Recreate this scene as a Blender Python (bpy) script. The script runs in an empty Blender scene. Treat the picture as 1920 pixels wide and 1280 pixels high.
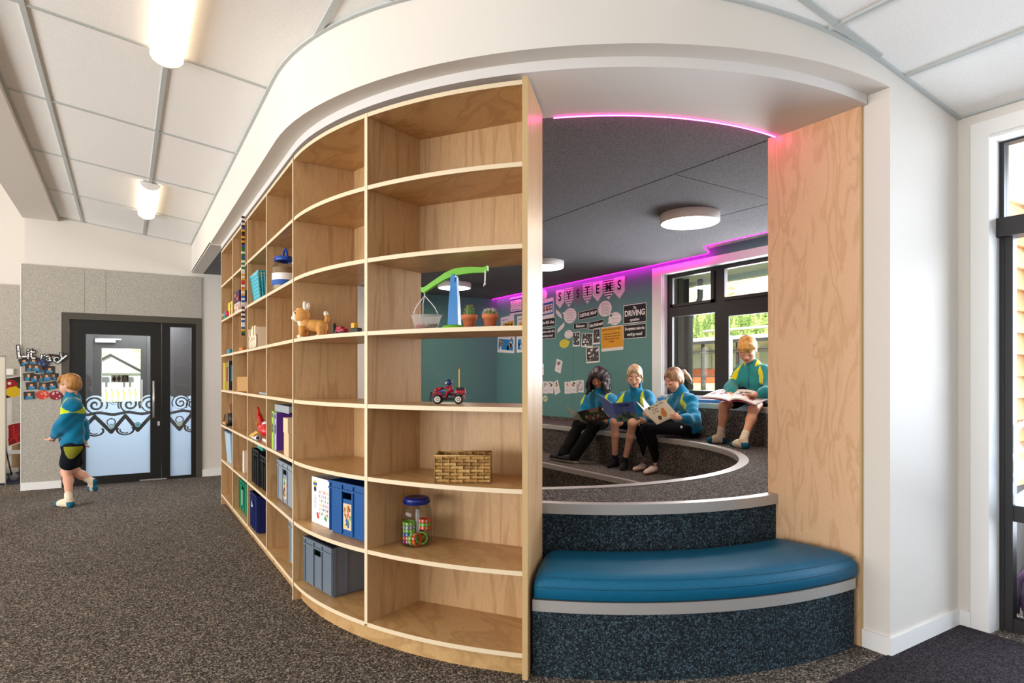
import bpy, math, random
import numpy as np
from mathutils import Vector, Matrix
random.seed(7)
D = bpy.data
COL = bpy.context.scene.collection
PI = math.pi
# ------------------------------------------------------------------ survey of the place (metres)
F_PX, HZ, EYE = 1155.0, 706.0, 1.2915
TH = math.radians(32.1167)
CS, SN = math.cos(TH), math.sin(TH)
def V(*a): return Vector(a)
def along(u, v, Z):                      # point at depth Z on the sight line through (u, v)
    l = (u-960)/F_PX*Z
    return Vector((l*CS+Z*SN, -l*SN+Z*CS, EYE-(v-HZ)*Z/F_PX))
def on_x(u, v, X): return along(u, v, X/((u-960)/F_PX*CS+SN))
def on_y(u, v, Y): return along(u, v, Y/(-(u-960)/F_PX*SN+CS))
def on_z(u, v, z): return along(u, v, F_PX*(EYE-z)/(v-HZ))
# ------------------------------------------------------------------ mesh builder
class MB:
    def __init__(s): s.v=[]; s.f=[]; s.m=[]; s.sm=[]; s.M=None; s.mi=0; s.smooth=False
    def add(s, vs, fs, mi=None, smooth=None):
        b=len(s.v)
        if s.M is not None: vs=[s.M@Vector(p) for p in vs]
        s.v+= [tuple(p) for p in vs]
        s.f+= [tuple(b+i for i in f) for f in fs]
        s.m+= [s.mi if mi is None else mi]*len(fs)
        s.sm+= [s.smooth if smooth is None else smooth]*len(fs)
        return s
    def box(s, c, d, R=None, mi=None):
        x,y,z=[q/2 for q in d]
        vs=[Vector((i*x,j*y,k*z)) for i in(-1,1) for j in(-1,1) for k in(-1,1)]
        if R is not None: vs=[R@p for p in vs]
        c=Vector(c)
        return s.add([p+c for p in vs],[(0,1,3,2),(4,6,7,5),(0,4,5,1),(2,3,7,6),(0,2,6,4),(1,5,7,3)],mi,False)
    def bb(s, x0,x1,y0,y1,z0,z1, mi=None):
        return s.box(((x0+x1)/2,(y0+y1)/2,(z0+z1)/2),(abs(x1-x0),abs(y1-y0),abs(z1-z0)),None,mi)
    def rbox(s, c, d, r, R=None, mi=None, n=3):            # box with rounded upright corners and eased rims
        x,y,z=d[0]/2,d[1]/2,d[2]/2; e=min(r*.5,z*.45)
        def ring(ins,zz):
            out=[]
            for (cx,cy,a0) in ((x-r,y-r,0),(-x+r,y-r,PI/2),(-x+r,-y+r,PI),(x-r,-y+r,1.5*PI)):
                for i in range(n+1):
                    a=a0+PI/2*i/n; out.append(Vector((cx+(r-ins)*math.cos(a),cy+(r-ins)*math.sin(a),zz)))
            return out
        rs=[ring(e,-z),ring(0,-z+e),ring(0,z-e),ring(e,z)]; k=len(rs[0]); vs=sum(rs,[]); fs=[]
        for q in range(3):
            for i in range(k): fs.append((q*k+i,q*k+(i+1)%k,(q+1)*k+(i+1)%k,(q+1)*k+i))
        fs.append(tuple(range(k))[::-1]); fs.append(tuple(3*k+i for i in range(k)))
        if R is not None: vs=[R@p for p in vs]
        c=Vector(c); return s.add([p+c for p in vs],fs,mi)
    def tube(s, pts, r, n=8, mi=None, closed=False, smooth=True):
        pts=[Vector(p) for p in pts]; rs=r if isinstance(r,(list,tuple)) else [r]*len(pts)
        vs=[]; fs=[]; N=len(pts); prev=None
        for i,p in enumerate(pts):
            if closed: t=pts[(i+1)%N]-pts[i-1]
            else: t=pts[min(i+1,N-1)]-pts[max(i-1,0)]
            if t.length<1e-9: t=Vector((0,0,1))
            t.normalize()
            if prev is None:
                a=Vector((0,0,1)) if abs(t.z)<.9 else Vector((1,0,0)); u=t.cross(a).normalized()
            else:
                u=(prev-t*prev.dot(t)); u=u.normalized() if u.length>1e-6 else t.orthogonal().normalized()
            prev=u; w=t.cross(u)
            for j in range(n):
                a=2*PI*j/n; vs.append(p+(u*math.cos(a)+w*math.sin(a))*rs[i])
        for i in range(N if closed else N-1):
            i2=(i+1)%N
            for j in range(n): fs.append((i*n+j,i*n+(j+1)%n,i2*n+(j+1)%n,i2*n+j))
        if not closed: fs.append(tuple(range(n))[::-1]); fs.append(tuple((N-1)*n+j for j in range(n)))
        return s.add(vs,fs,mi,smooth)
    def lathe(s, prof, c=(0,0,0), n=24, mi=None, R=None, smooth=True, caps=True):
        vs=[]; fs=[]; N=len(prof); c=Vector(c)
        for (r,z) in prof:
            for j in range(n):
                a=2*PI*j/n; p=Vector((r*math.cos(a),r*math.sin(a),z)); vs.append((R@p if R is not None else p)+c)
        for i in range(N-1):
            for j in range(n): fs.append((i*n+j,i*n+(j+1)%n,(i+1)*n+(j+1)%n,(i+1)*n+j))
        if caps: fs.append(tuple(range(n))[::-1]); fs.append(tuple((N-1)*n+j for j in range(n)))
        return s.add(vs,fs,mi,smooth)
    def prism(s, poly, z0, z1, mi=None, side=None):          # outline (x, y) raised from z0 to z1
        n=len(poly); vs=[(p[0],p[1],z0) for p in poly]+[(p[0],p[1],z1) for p in poly]
        s.add(vs,[tuple(range(n))[::-1],tuple(range(n,2*n))],mi,False)
        return s.add(vs,[(i,(i+1)%n,n+(i+1)%n,n+i) for i in range(n)],side if side is not None else mi,False)
    def strip(s, A, B, z0, z1, mi=None, fmi=None, emi=None):  # band between plan curves A (front) and B (back)
        n=len(A); m=mi
        vs=[(p[0],p[1],z0) for p in A]+[(p[0],p[1],z0) for p in B]+[(p[0],p[1],z1) for p in A]+[(p[0],p[1],z1) for p in B]
        a,b,c,d=0,n,2*n,3*n
        s.add(vs,[(a+i,b+i,b+i+1,a+i+1) for i in range(n-1)]+[(c+i,c+i+1,d+i+1,d+i) for i in range(n-1)]+[(b+i,d+i,d+i+1,b+i+1) for i in range(n-1)],m,False)
        s.add(vs,[(a+i,a+i+1,c+i+1,c+i) for i in range(n-1)],m if fmi is None else fmi,True)
        return s.add(vs,[(a,c,d,b),(a+n-1,b+n-1,d+n-1,c+n-1)],m if emi is None else emi,False)
    def ball(s, c, r, n=12, mi=None, R=None):
        r=r if isinstance(r,(tuple,list)) else (r,r,r); vs=[]; fs=[]; h=max(6,n//2); c=Vector(c)
        for i in range(1,h):
            t=PI*i/h
            for j in range(n):
                a=2*PI*j/n; p=Vector((r[0]*math.sin(t)*math.cos(a),r[1]*math.sin(t)*math.sin(a),r[2]*math.cos(t)))
                vs.append((R@p if R is not None else p)+c)
        T=Vector((0,0,r[2])); T=R@T if R is not None else T
        vs+= [c+T,c-T]
        for i in range(h-2):
            for j in range(n): fs.append((i*n+j,(i+1)*n+j,(i+1)*n+(j+1)%n,i*n+(j+1)%n))
        t=(h-1)*n
        for j in range(n): fs.append((t,j,(j+1)%n)); fs.append((t+1,(h-2)*n+(j+1)%n,(h-2)*n+j))
        return s.add(vs,fs,mi,True)
    def poly(s, pts, mi=None): return s.add(pts,[tuple(range(len(pts)))],mi,False)
    def slab(s, pts, th, mi=None):                             # planar outline given thickness towards its normal
        pts=[Vector(p) for p in pts]; n=len(pts); nn=Vector((0,0,0))
        for i in range(n): nn+=pts[i].cross(pts[(i+1)%n])
        nn.normalize(); vs=pts+[p+nn*th for p in pts]
        return s.add(vs,[tuple(range(n))[::-1],tuple(range(n,2*n))]+[(i,(i+1)%n,n+(i+1)%n,n+i) for i in range(n)],mi,False)
    def text(s, t, size, pos=(0,0,0), mi=None, th=0.0, bold=0.0, align='CENTER', sx=1.0, width=None, shear=0):
        vs,fs=text_mesh(t,bold,align,shear)
        if not vs: return s
        if width:
            w=max(p[0] for p in vs)-min(p[0] for p in vs); sx=width/max(w*size,1e-6)
        return s.add([(p[0]*size*sx+pos[0],p[1]*size+pos[1],pos[2]) for p in vs],fs,mi,False)
_tc={}
def text_mesh(t,bold,align,shear):
    k=(t,bold,align,shear)
    if k not in _tc:
        cu=D.curves.new('t','FONT'); cu.body=t; cu.size=1; cu.align_x=align; cu.align_y='CENTER'; cu.offset=bold; cu.shear=shear; cu.resolution_u=3
        o=D.objects.new('t',cu); COL.objects.link(o)
        dg=bpy.context.evaluated_depsgraph_get(); dg.update(); e=o.evaluated_get(dg); m=e.to_mesh()
        _tc[k]=([tuple(p.co) for p in m.vertices],[tuple(p.vertices) for p in m.polygons]); e.to_mesh_clear()
        D.objects.remove(o); D.curves.remove(cu)
    return _tc[k]
# ------------------------------------------------------------------ objects
INV={}
def inv_of(p): return INV.get(p.name) if p is not None else None
def thing(name, label, cat, loc=(0,0,0), rz=0.0, group=None):
    o=D.objects.new(name,None); COL.objects.link(o); o.empty_display_size=.05
    o.location=loc; o.rotation_euler=(0,0,rz)
    INV[o.name]=(Matrix.Translation(Vector(loc))@Matrix.Rotation(rz,4,'Z')).inverted()
    return tag(o,label,cat,group)
def tag(o, label=None, cat=None, group=None, kind=None):
    if label: o['label']=label
    if cat: o['category']=cat
    if group: o['group']=group
    if kind: o['kind']=kind
    return o
def obj(name, mb, mats, parent=None, world=False, loc=None, rz=0.0, label=None):
    """one mesh object; world=True: the builder's points are world points, brought into the parent's (or own) frame"""
    vs=mb.v; I=None
    if world:
        if parent is not None: I=inv_of(parent)
        elif loc is not None: I=(Matrix.Translation(Vector(loc))@Matrix.Rotation(rz,4,'Z')).inverted()
        if I is not None: vs=[tuple(I@Vector(p)) for p in vs]
    me=D.meshes.new(name); me.from_pydata(vs,[],mb.f)
    mats=mats if isinstance(mats,(list,tuple)) else [mats]
    for m in mats: me.materials.append(m)
    if len(mats)>1: me.polygons.foreach_set('material_index',mb.m)
    me.polygons.foreach_set('use_smooth',mb.sm); me.update()
    o=D.objects.new(name,me); COL.objects.link(o)
    if parent is not None:
        o.parent=parent; INV[o.name]=inv_of(parent)
    elif loc is not None: o.location=loc; o.rotation_euler=(0,0,rz)
    if parent is None: INV[o.name]=(Matrix.Translation(Vector(loc or (0,0,0)))@Matrix.Rotation(rz,4,'Z')).inverted()
    if label: o['label']=label
    return o
def struct(name, mb, mats, parent=None):
    o=obj(name,mb,mats,parent,world=True,loc=None)
    o['kind']='structure'; return o
def copy_tree(o, parent=None):
    c=o.copy(); COL.objects.link(c)
    if parent is not None: c.parent=parent
    for ch in o.children: copy_tree(ch,c)
    return c
def Rz(a): return Matrix.Rotation(a,3,'Z')
def Rx(a): return Matrix.Rotation(a,3,'X')
def Ry(a): return Matrix.Rotation(a,3,'Y')
def frame(o, x, y, z):                                      # 4x4 with the given axes and origin
    m=Matrix.Identity(4)
    for i,a in enumerate((x,y,z)):
        a=Vector(a)
        for r in range(3): m[r][i]=a[r]
    for r in range(3): m[r][3]=o[r]
    return m
# ------------------------------------------------------------------ materials
def lin(h):
    h=h.lstrip('#'); out=[]
    for i in (0,2,4):
        c=int(h[i:i+2],16)/255; out.append(c/12.92 if c<=.04045 else ((c+.055)/1.055)**2.4)
    return tuple(out)+(1,)
class N:                                                     # small node helper
    def __init__(s,name):
        s.mat=D.materials.new(name); s.mat.use_nodes=True; s.t=s.mat.node_tree; s.b=s.t.nodes['Principled BSDF']
        s.out=s.t.nodes['Material Output']
    def n(s,typ,**kw):
        o=s.t.nodes.new(typ)
        for k,v in kw.items():
            if k in o.inputs: o.inputs[k].default_value=v
            else: setattr(o,k,v)
        return o
    def l(s,a,b): s.t.links.new(a,b)
    def ramp(s,fac,stops):
        r=s.n('ShaderNodeValToRGB'); e=r.color_ramp.elements
        while len(e)<len(stops): e.new(.5)
        for q,(p,c) in zip(e,stops): q.position=p; q.color=c
        s.l(fac,r.inputs[0]); return r
    def bump(s,h,strength,dist=.01):
        b=s.n('ShaderNodeBump'); b.inputs['Strength'].default_value=strength; b.inputs['Distance'].default_value=dist
        s.l(h,b.inputs['Height']); s.l(b.outputs[0],s.b.inputs['Normal']); return b
    def pos(s,scale=(1,1,1),rot=(0,0,0),obj=False):
        if obj: g=s.n('ShaderNodeTexCoord').outputs['Object']
        else: g=s.n('ShaderNodeNewGeometry').outputs['Position']
        m=s.n('ShaderNodeMapping'); m.inputs['Scale'].default_value=scale; m.inputs['Rotation'].default_value=rot
        s.l(g,m.inputs[0]); return m.outputs[0]
MATS={}
def plain(col, rough=.6, metal=0., spec=.4, name=None, emit=0., alpha=None, trans=0., noise=0.):
    k=(col,rough,metal,spec,emit,alpha,trans,noise)
    if k in MATS: return MATS[k]
    q=N(name or 'paint_'+col.lstrip('#')); b=q.b; c=lin(col)
    b.inputs['Base Color'].default_value=c; b.inputs['Roughness'].default_value=rough; b.inputs['Metallic'].default_value=metal
    b.inputs['Specular IOR Level'].default_value=spec
    if trans: b.inputs['Transmission Weight'].default_value=trans
    if alpha is not None: b.inputs['Alpha'].default_value=alpha
    if emit: b.inputs['Emission Color'].default_value=c; b.inputs['Emission Strength'].default_value=emit
    if noise:
        t=q.n('ShaderNodeTexNoise'); t.inputs['Scale'].default_value=noise; t.inputs['Detail'].default_value=4; q.l(q.pos(),t.inputs['Vector'])
        r=q.ramp(t.outputs['Fac'],[(.3,tuple(x*.86 for x in c[:3])+(1,)),(.7,tuple(min(1,x*1.1) for x in c[:3])+(1,))]); q.l(r.outputs[0],b.inputs['Base Color'])
        q.bump(t.outputs['Fac'],.15,.004)
    MATS[k]=q.mat; return q.mat
def speckle(name, cols, scale=150., bump=.6, big=0.0, rough=.95, cell=0):
    """carpet and felt: fine random flecks"""
    q=N(name); p=q.pos()
    t=q.n('ShaderNodeTexNoise'); t.inputs['Scale'].default_value=scale; t.inputs['Detail'].default_value=3.; t.inputs['Roughness'].default_value=.7; q.l(p,t.inputs['Vector'])
    fac=t.outputs['Fac']
    if cell:                                             # yarn tufts: each little cell has its own tone
        v=q.n('ShaderNodeTexVoronoi'); v.inputs['Scale'].default_value=cell; q.l(p,v.inputs['Vector'])
        sp=q.n('ShaderNodeSeparateColor'); q.l(v.outputs['Color'],sp.inputs[0]); fac=sp.outputs[0]
    r=q.ramp(fac,cols)
    src=r.outputs[0]
    if big:
        t2=q.n('ShaderNodeTexNoise'); t2.inputs['Scale'].default_value=1.1; t2.inputs['Detail'].default_value=3; q.l(p,t2.inputs['Vector'])
        mx=q.n('ShaderNodeMix'); mx.data_type='RGBA'; mx.blend_type='MULTIPLY'; mx.inputs['Factor'].default_value=1
        r2=q.ramp(t2.outputs['Fac'],[(.3,(1-big,)*3+(1,)),(.7,(1+big*.3,)*3+(1,))]); q.l(src,mx.inputs['A']); q.l(r2.outputs[0],mx.inputs['B']); src=mx.outputs['Result']
    q.l(src,q.b.inputs['Base Color']); q.b.inputs['Roughness'].default_value=rough; q.b.inputs['Specular IOR Level'].default_value=.12
    q.bump(t.outputs['Fac'],bump,.006); return q.mat
def wood(name, c0, c1, c2, stretch, rough=.42, fig=1.0, mixv=.5):
    """birch plywood face: long streaks plus the wandering rings of a rotary-cut veneer"""
    q=N(name); p=q.pos(scale=stretch)
    w=q.n('ShaderNodeTexNoise'); w.inputs['Scale'].default_value=2.6; w.inputs['Detail'].default_value=2.; w.inputs['Distortion'].default_value=.9; q.l(p,w.inputs['Vector'])
    mul=q.n('ShaderNodeMath',operation='MULTIPLY'); mul.inputs[1].default_value=17.*fig; q.l(w.outputs['Fac'],mul.inputs[0])
    sn=q.n('ShaderNodeMath',operation='SINE'); q.l(mul.outputs[0],sn.inputs[0])
    h=q.n('ShaderNodeMath',operation='MULTIPLY_ADD'); h.inputs[1].default_value=.5; h.inputs[2].default_value=.5; q.l(sn.outputs[0],h.inputs[0])
    pw=q.n('ShaderNodeMath',operation='POWER'); pw.inputs[1].default_value=3.5; q.l(h.outputs[0],pw.inputs[0])
    p2=q.pos(scale=tuple(a*9 for a in stretch)); g=q.n('ShaderNodeTexNoise'); g.inputs['Scale'].default_value=6.; g.inputs['Detail'].default_value=5.; q.l(p2,g.inputs['Vector'])
    r=q.ramp(g.outputs['Fac'],[(.3,lin(c0)),(.68,lin(c1))])
    mx=q.n('ShaderNodeMix'); mx.data_type='RGBA'; f=q.n('ShaderNodeMath',operation='MULTIPLY'); f.inputs[1].default_value=mixv; q.l(pw.outputs[0],f.inputs[0])
    q.l(f.outputs[0],mx.inputs['Factor']); q.l(r.outputs[0],mx.inputs['A']); mx.inputs['B'].default_value=lin(c2)
    q.l(mx.outputs['Result'],q.b.inputs['Base Color']); q.b.inputs['Roughness'].default_value=rough; q.b.inputs['Specular IOR Level'].default_value=.35
    return q.mat
def glass(name, col='#FFFFFF', alpha=.06, rough=.02):
    """clear sheet: mostly see-through with a mirror sheen, so light passes without noise"""
    q=N(name); t=q.t; tr=q.n('ShaderNodeBsdfTransparent'); tr.inputs[0].default_value=lin(col)
    gl=q.n('ShaderNodeBsdfGlossy'); gl.inputs['Roughness'].default_value=rough
    fr=q.n('ShaderNodeFresnel'); fr.inputs['IOR'].default_value=1.45
    m=q.n('ShaderNodeMath',operation='MULTIPLY_ADD'); m.inputs[1].default_value=.4; m.inputs[2].default_value=alpha*.1; q.l(fr.outputs[0],m.inputs[0])
    mx=q.n('ShaderNodeMixShader'); q.l(m.outputs[0],mx.inputs[0]); q.l(tr.outputs[0],mx.inputs[1]); q.l(gl.outputs[0],mx.inputs[2])
    q.l(mx.outputs[0],q.out.inputs[0]); t.nodes.remove(q.b); return q.mat
def film(name, col, part=.5, col2=None):
    """translucent sheet (frosted film, cloudy plastic): part see-through, part scattering both ways"""
    q=N(name); d=q.n('ShaderNodeBsdfDiffuse'); d.inputs[0].default_value=lin(col); t=q.n('ShaderNodeBsdfTranslucent'); t.inputs[0].default_value=lin(col2 or col)
    tr=q.n('ShaderNodeBsdfTransparent'); a=q.n('ShaderNodeMixShader'); a.inputs[0].default_value=.6; q.l(d.outputs[0],a.inputs[1]); q.l(t.outputs[0],a.inputs[2])
    b=q.n('ShaderNodeMixShader'); b.inputs[0].default_value=part; q.l(a.outputs[0],b.inputs[1]); q.l(tr.outputs[0],b.inputs[2])
    q.l(b.outputs[0],q.out.inputs[0]); q.t.nodes.remove(q.b); return q.mat
def glow(name, col, strength):
    q=N(name); e=q.n('ShaderNodeEmission'); e.inputs[0].default_value=lin(col); e.inputs[1].default_value=strength
    q.l(e.outputs[0],q.out.inputs[0]); q.t.nodes.remove(q.b); return q.mat
PLY_V=wood('birch_ply_upright','#BB9467','#C7A375','#9C7449',(4.6,4.6,.36),fig=1.2)
PLY_H=wood('birch_ply_shelf','#BE9663','#CBA672','#A2784A',(2.6,1.0,2.6),rough=.34)
PLY_P=wood('birch_ply_figured','#DCB188','#E3BC94','#BC8A5C',(5.,4.2,.95),fig=1.5,mixv=.36)
PLY_E=plain('#E0CBAA',.5,name='ply_edge')
PLY_EB=plain('#C4A474',.55,name='ply_edge_layers')
WHITE=plain('#DFD8CF',.62,spec=.25,name='white_paint')
WHITE2=plain('#EDEBE8',.5,spec=.3,name='white_gloss_paint')
CARPET=speckle('brown_grey_carpet',[(.0,lin('#28231F')),(.45,lin('#4A433D')),(.8,lin('#7E736A')),(1,lin('#BBAF9F'))],150.,.35,.08,cell=170)
CARPET_MAT=speckle('dark_entry_carpet',[(.0,lin('#19161A')),(.5,lin('#2E292C')),(1,lin('#4F474B'))],150.,.35,.1,cell=170)
CARPET_T=speckle('teal_black_carpet',[(.0,lin('#15181B')),(.5,lin('#272E33')),(.8,lin('#3A474F')),(1,lin('#56707C'))],150.,.35,.08,cell=185)
CARPET_I=speckle('charcoal_carpet',[(.0,lin('#24201E')),(.45,lin('#443E3B')),(.8,lin('#6E6663')),(1,lin('#A8A09C'))],150.,.35,.1,cell=170)
FELT_D=speckle('charcoal_felt',[(.36,lin('#515054')),(.5,lin('#706F73')),(.64,lin('#969599'))],210.,.3)
FELT_G=speckle('grey_pinboard_felt',[(.36,lin('#9A948A')),(.5,lin('#ADA79C')),(.64,lin('#C0BAAF'))],95.,.25)
FELT_T=speckle('teal_pinboard_felt',[(.36,lin('#567D7C')),(.5,lin('#628B8A')),(.64,lin('#709896'))],190.,.25)
TILE=speckle('ceiling_tile',[(.3,lin('#EFECE8')),(.7,lin('#FBF9F6'))],170.,.2)
TEE=plain('#B9BDBB',.5,spec=.4,name='grid_tee_paint')
ALU=plain('#B3AFAB',.42,metal=.4,name='satin_aluminium')
BLACK=plain('#15130F',.45,name='black_door_paint')
BRONZE=plain('#4A463C',.5,name='bronze_frame_paint')
FRAME=plain('#232020',.45,name='dark_window_frame')
PANE=glass('clear_pane')
FROST=film('frosted_film','#BFDAF6',.08,'#CFE4FA')
# ------------------------------------------------------------------ plan of the curved library
XS=.823; CX,CY=2.928,3.69; R=CX-XS; SD=.37              # shelf front, arc centre, arc radius, shelf depth
YB=8.89; YN=9.15; XW=5.43; ZC=2.625                      # door wall, reading-room end wall, window wall, reading-room ceiling
Z1,Z2,Z3,ZI=.3277,.6555,1.01,.292
def cz(x): return 3.077-.119*x                            # raked ceiling
PX_,PY_,PR=2.87,4.5,1.82                                  # the pit: centre and radius
def arc(r,a0,a1,n=24,cx=CX,cy=CY): return [(cx-r*math.cos(a0+(a1-a0)*i/n),cy-r*math.sin(a0+(a1-a0)*i/n)) for i in range(n+1)]
A45=math.radians(45.2); A88=math.radians(91.2)
# floor
m=MB(); m.bb(-8,6,-6,11.8,-.1,0); struct('floor',m,CARPET)
m=MB(); m.rbox((2.79,-.3,.003),(1.76,3.58,.006),.01); 
e=obj('entrance_mat',m,CARPET_MAT); tag(e,'dark charcoal entrance mat on the floor beside the glazed door','mat')
# door wall: white above, grey pinboard, opening for the black door
m=MB(); T=.22
m.bb(-.97,3.6,YB,YB+T,2.05,4.6); m.bb(-.97,-.63,YB,YB+T,0,2.05); m.bb(.84,3.6,YB,YB+T,0,2.05); struct('wall_back',m,WHITE)
m=MB(); y0,y1=YB-.025,YB-.001
m.bb(-1.0,-.63,y0,y1,.09,2.575); m.bb(-.63,-.36,y0,y1,2.045,2.575); m.bb(-.36,.835,y0,y1,2.045,2.575)
m.bb(-1.0,-.972,y1,YB+.3,.09,2.575); p=struct('wall_pinboard',m,FELT_G)
m=MB()
for x in (-.41,-.2): m.bb(x-.0015,x+.0015,y0-.0015,y0,2.045,2.575)
struct('trim_1',m,plain('#8E887D',.9),None)
m=MB(); m.bb(-1.006,-.998,y0-.004,YB+.3,.0,2.58); struct('trim_2',m,WHITE2)
m=MB(); m.bb(-1.006,-.63,YB-.035,YB-.001,0,.088); m.bb(.84,3.58,YB-.02,YB,0,.088); struct('baseboard_back',m,WHITE2)
# further bay on the far side of the left opening
m=MB(); m.bb(-8,-.3,11.0,11.2,0,4.6); struct('wall_far',m,WHITE)
m=MB(); m.bb(-8,-1.2,10.96,10.999,.1,2.57); struct('wall_far_pinboard',m,FELT_G)
m=MB(); m.bb(-.97,-.75,YB+T,11.0,0,4.6); struct('wall_stub',m,WHITE)
# ceiling of the main room: raked tiles hung in a grid, beam on its high side
def bulk(off,n=30):
    r=R+off; return [(XS-off,YB),(XS-off,6.5),(XS-off,CY+.02)]+arc(r,0,PI/2,n)+[(3.2,CY-r),(3.68,CY-r)]
fo=bulk(.1); m=MB()
ol=[(-.664,-5.),(3.72,-5.),(3.72,1.5)]+fo[::-1]+[(-.664,YB)]
n=len(ol); vs=[(x,y,cz(x)) for x,y in ol]+[(x,y,cz(x)+.03) for x,y in ol]
m.add(vs,[tuple(range(n))[::-1],tuple(range(n,2*n))]+[(i,(i+1)%n,n+(i+1)%n,n+i) for i in range(n)]); struct('ceiling',m,TILE)
m=MB(); k=.119; sl=math.atan(k)
def tee_y(x,y0,y1,w=.026): m.box((x,(y0+y1)/2,cz(x)-.004),(w,y1-y0,.012),Ry(sl))
def tee_x(y,x0,x1,w=.016): m.box(((x0+x1)/2,y,cz((x0+x1)/2)-.003),((x1-x0)/math.cos(sl),w,.01),Ry(sl))
def y_on(x):                                              # where the curved bulkhead meets the ceiling for this x
    return CY-math.sqrt(max(0,(R+.1)**2-(CX-x)**2)) if x<CX else CY-R-.1
tee_y(-.43,-5,YB); tee_y(.193,-5,YB); tee_y(-.655,-5,YB,.03)
tee_y(.80,-5,y_on(.80) if .80>XS-.1 else YB)
for y in (1.33-1.25*3,1.33-2.5,.08,1.33,2.58,3.84,5.09,6.345,7.6):
    e=XS-.1 if y>CY else max(XS-.1,CX-math.sqrt(max(0,(R+.1)**2-(CY-y)**2))) if y>CY-R-.1 else 1.4
    tee_x(y,-.66,e)
tee_x(1.466,y_on(1.4) and 1.4,2.87,.03)
for x in (1.42,1.98,2.54,3.105): tee_y(x,-5,y_on(x)-.0,.018)
tee_x(.25,1.42,3.68,.02); tee_x(1.485,3.0,3.68,.02)
tee_y(3.672,-5,1.49,.018); tee_x(YB-.01,-.66,.72,.02)
struct('trim_3',m,TEE)
# edge trim that follows the bulkhead
m=MB(); a=bulk(.1); b=bulk(.118); vs=[]
for q in (a,b):
    for dz in (-.012,.004): vs+=[(x,y,cz(x)+dz) for x,y in q]
n=len(a); m.add(vs,[(i,i+1,2*n+i+1,2*n+i) for i in range(n-1)]+[(2*n+i,2*n+i+1,3*n+i+1,3*n+i) for i in range(n-1)])
struct('trim_4',m,TEE)
m=MB(); m.bb(-.99,-.664,-5,YB,3.1,3.5); struct('beam_left',m,WHITE)
m=MB(); m.bb(-8,-.99,-5,11.2,4.5,4.6); struct('ceiling_high',m,WHITE)
# bulkhead: outer fascia, recessed soffit, small inner fascia, lower soffit
m=MB(); A=bulk(.1)[:-2]+[(3.0,CY-R-.1)]; n=len(A); ZS=2.632
B=[(XS+.02,YB),(XS+.02,6.5),(XS+.02,CY+.02)]+arc(R-.02,0,PI/2,30)+[(3.0,CY-R+.02)]
m.add([(x,y,ZS) for x,y in A]+[(x,y,cz(x)) for x,y in A],[(i,n+i,n+i+1,i+1) for i in range(n-1)],smooth=True)
k3=n-1
m.add([(x,y,ZS) for x,y in A[:k3+1]]+[(x,y,ZS) for x,y in B[:k3+1]],[(i,i+1,n_+i+1,n_+i) for n_ in (k3+1,) for i in range(k3)])
struct('bulkhead_outer',m,WHITE)
ZL=2.588
fr=[(XS,6.87),(XS,CY+.02)]+arc(R,0,PI/2,34)+[(2.99,CY-R)]; bk=[(XS+.36,6.87),(XS+.36,CY+.02)]+arc(1.63,0,PI/2,34)+[(2.99,CY-1.63)]
m=MB(); m.strip(fr,bk,ZL,ZS+.001); struct('bulkhead_inner',m,plain('#DDD8D4',.6,spec=.25,name='soffit_paint'))
m=MB(); m.bb(XS-.1,XS+.03,6.87,YB,ZS-.01,ZS+.02); struct('bulkhead_end',m,WHITE)
rf=bulk(.06)[:-1]+[(3.4,CY-R-.06),(XW+.14,CY-R-.06),(XW+.14,YN+.2),(XS-.06,YN+.2)]
m=MB(); m.prism(rf,2.70,2.735); struct('light_leak_slab',m,WHITE)  # unseen slab added to stop sky light leaking through the ceiling gaps
# pillar and the wall beside the glazed door
m=MB(); yb=CY-R-.1
m.bb(3.0,3.2,yb,1.64,0,ZS); m.bb(3.2,3.9,yb,1.9,0,2.9); m.bb(3.0,3.2,yb,1.64,ZS,2.9); struct('wall_pillar',m,WHITE)
m=MB(); m.bb(2.987,3.0,yb-.013,1.622,0,.085); m.bb(3.0,3.68,yb-.013,yb,0,.085); m.bb(3.667,3.68,1.425,yb-.013,0,.085)
struct('baseboard_right',m,WHITE2)
XR=3.68
m=MB(); m.bb(XR,XR+.2,1.36,yb,0,3); m.bb(XR,XR+.2,-5,1.36,2.52,3); m.bb(XR,XR+.2,-5,-.6,0,3); struct('wall_right',m,WHITE)
# glazed door in the right wall
m=MB(); m.bb(XR-.012,XR,1.345,1.424,0,2.58); m.bb(XR-.012,XR,-.66,-.585,0,2.58); m.bb(XR-.012,XR,-.585,1.345,2.505,2.58)
d2=struct('door_2',MB().bb(XR+.11,XR+.17,1.325,1.36,0,2.52).bb(XR+.11,XR+.17,-.6,-.55,0,2.52).bb(XR+.11,XR+.17,-.55,1.325,2.48,2.52).bb(XR+.11,XR+.17,.28,.34,0,2.0),FRAME)
struct('door_trim',m,WHITE2,d2)
struct('door_jamb',MB().bb(XR,XR+.11,1.345,1.36,0,2.505).bb(XR,XR+.11,-.6,-.585,0,2.505).bb(XR,XR+.11,-.585,1.345,2.49,2.505),WHITE2,d2)
struct('transom_rail',MB().bb(XR+.07,XR+.19,-.55,1.358,2.0,2.095),FRAME,d2)
struct('mid_rail',MB().bb(XR+.12,XR+.16,-.55,1.289,.56,.64),FRAME,d2)
struct('bottom_rail',MB().bb(XR+.12,XR+.16,-.55,1.289,0,.07),FRAME,d2)
struct('door_stile',MB().bb(XR+.115,XR+.165,1.29,1.325,0,2.0),FRAME,d2)
struct('pane',MB().bb(XR+.138,XR+.144,-.55,1.325,.02,2.48),PANE,d2)
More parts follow.
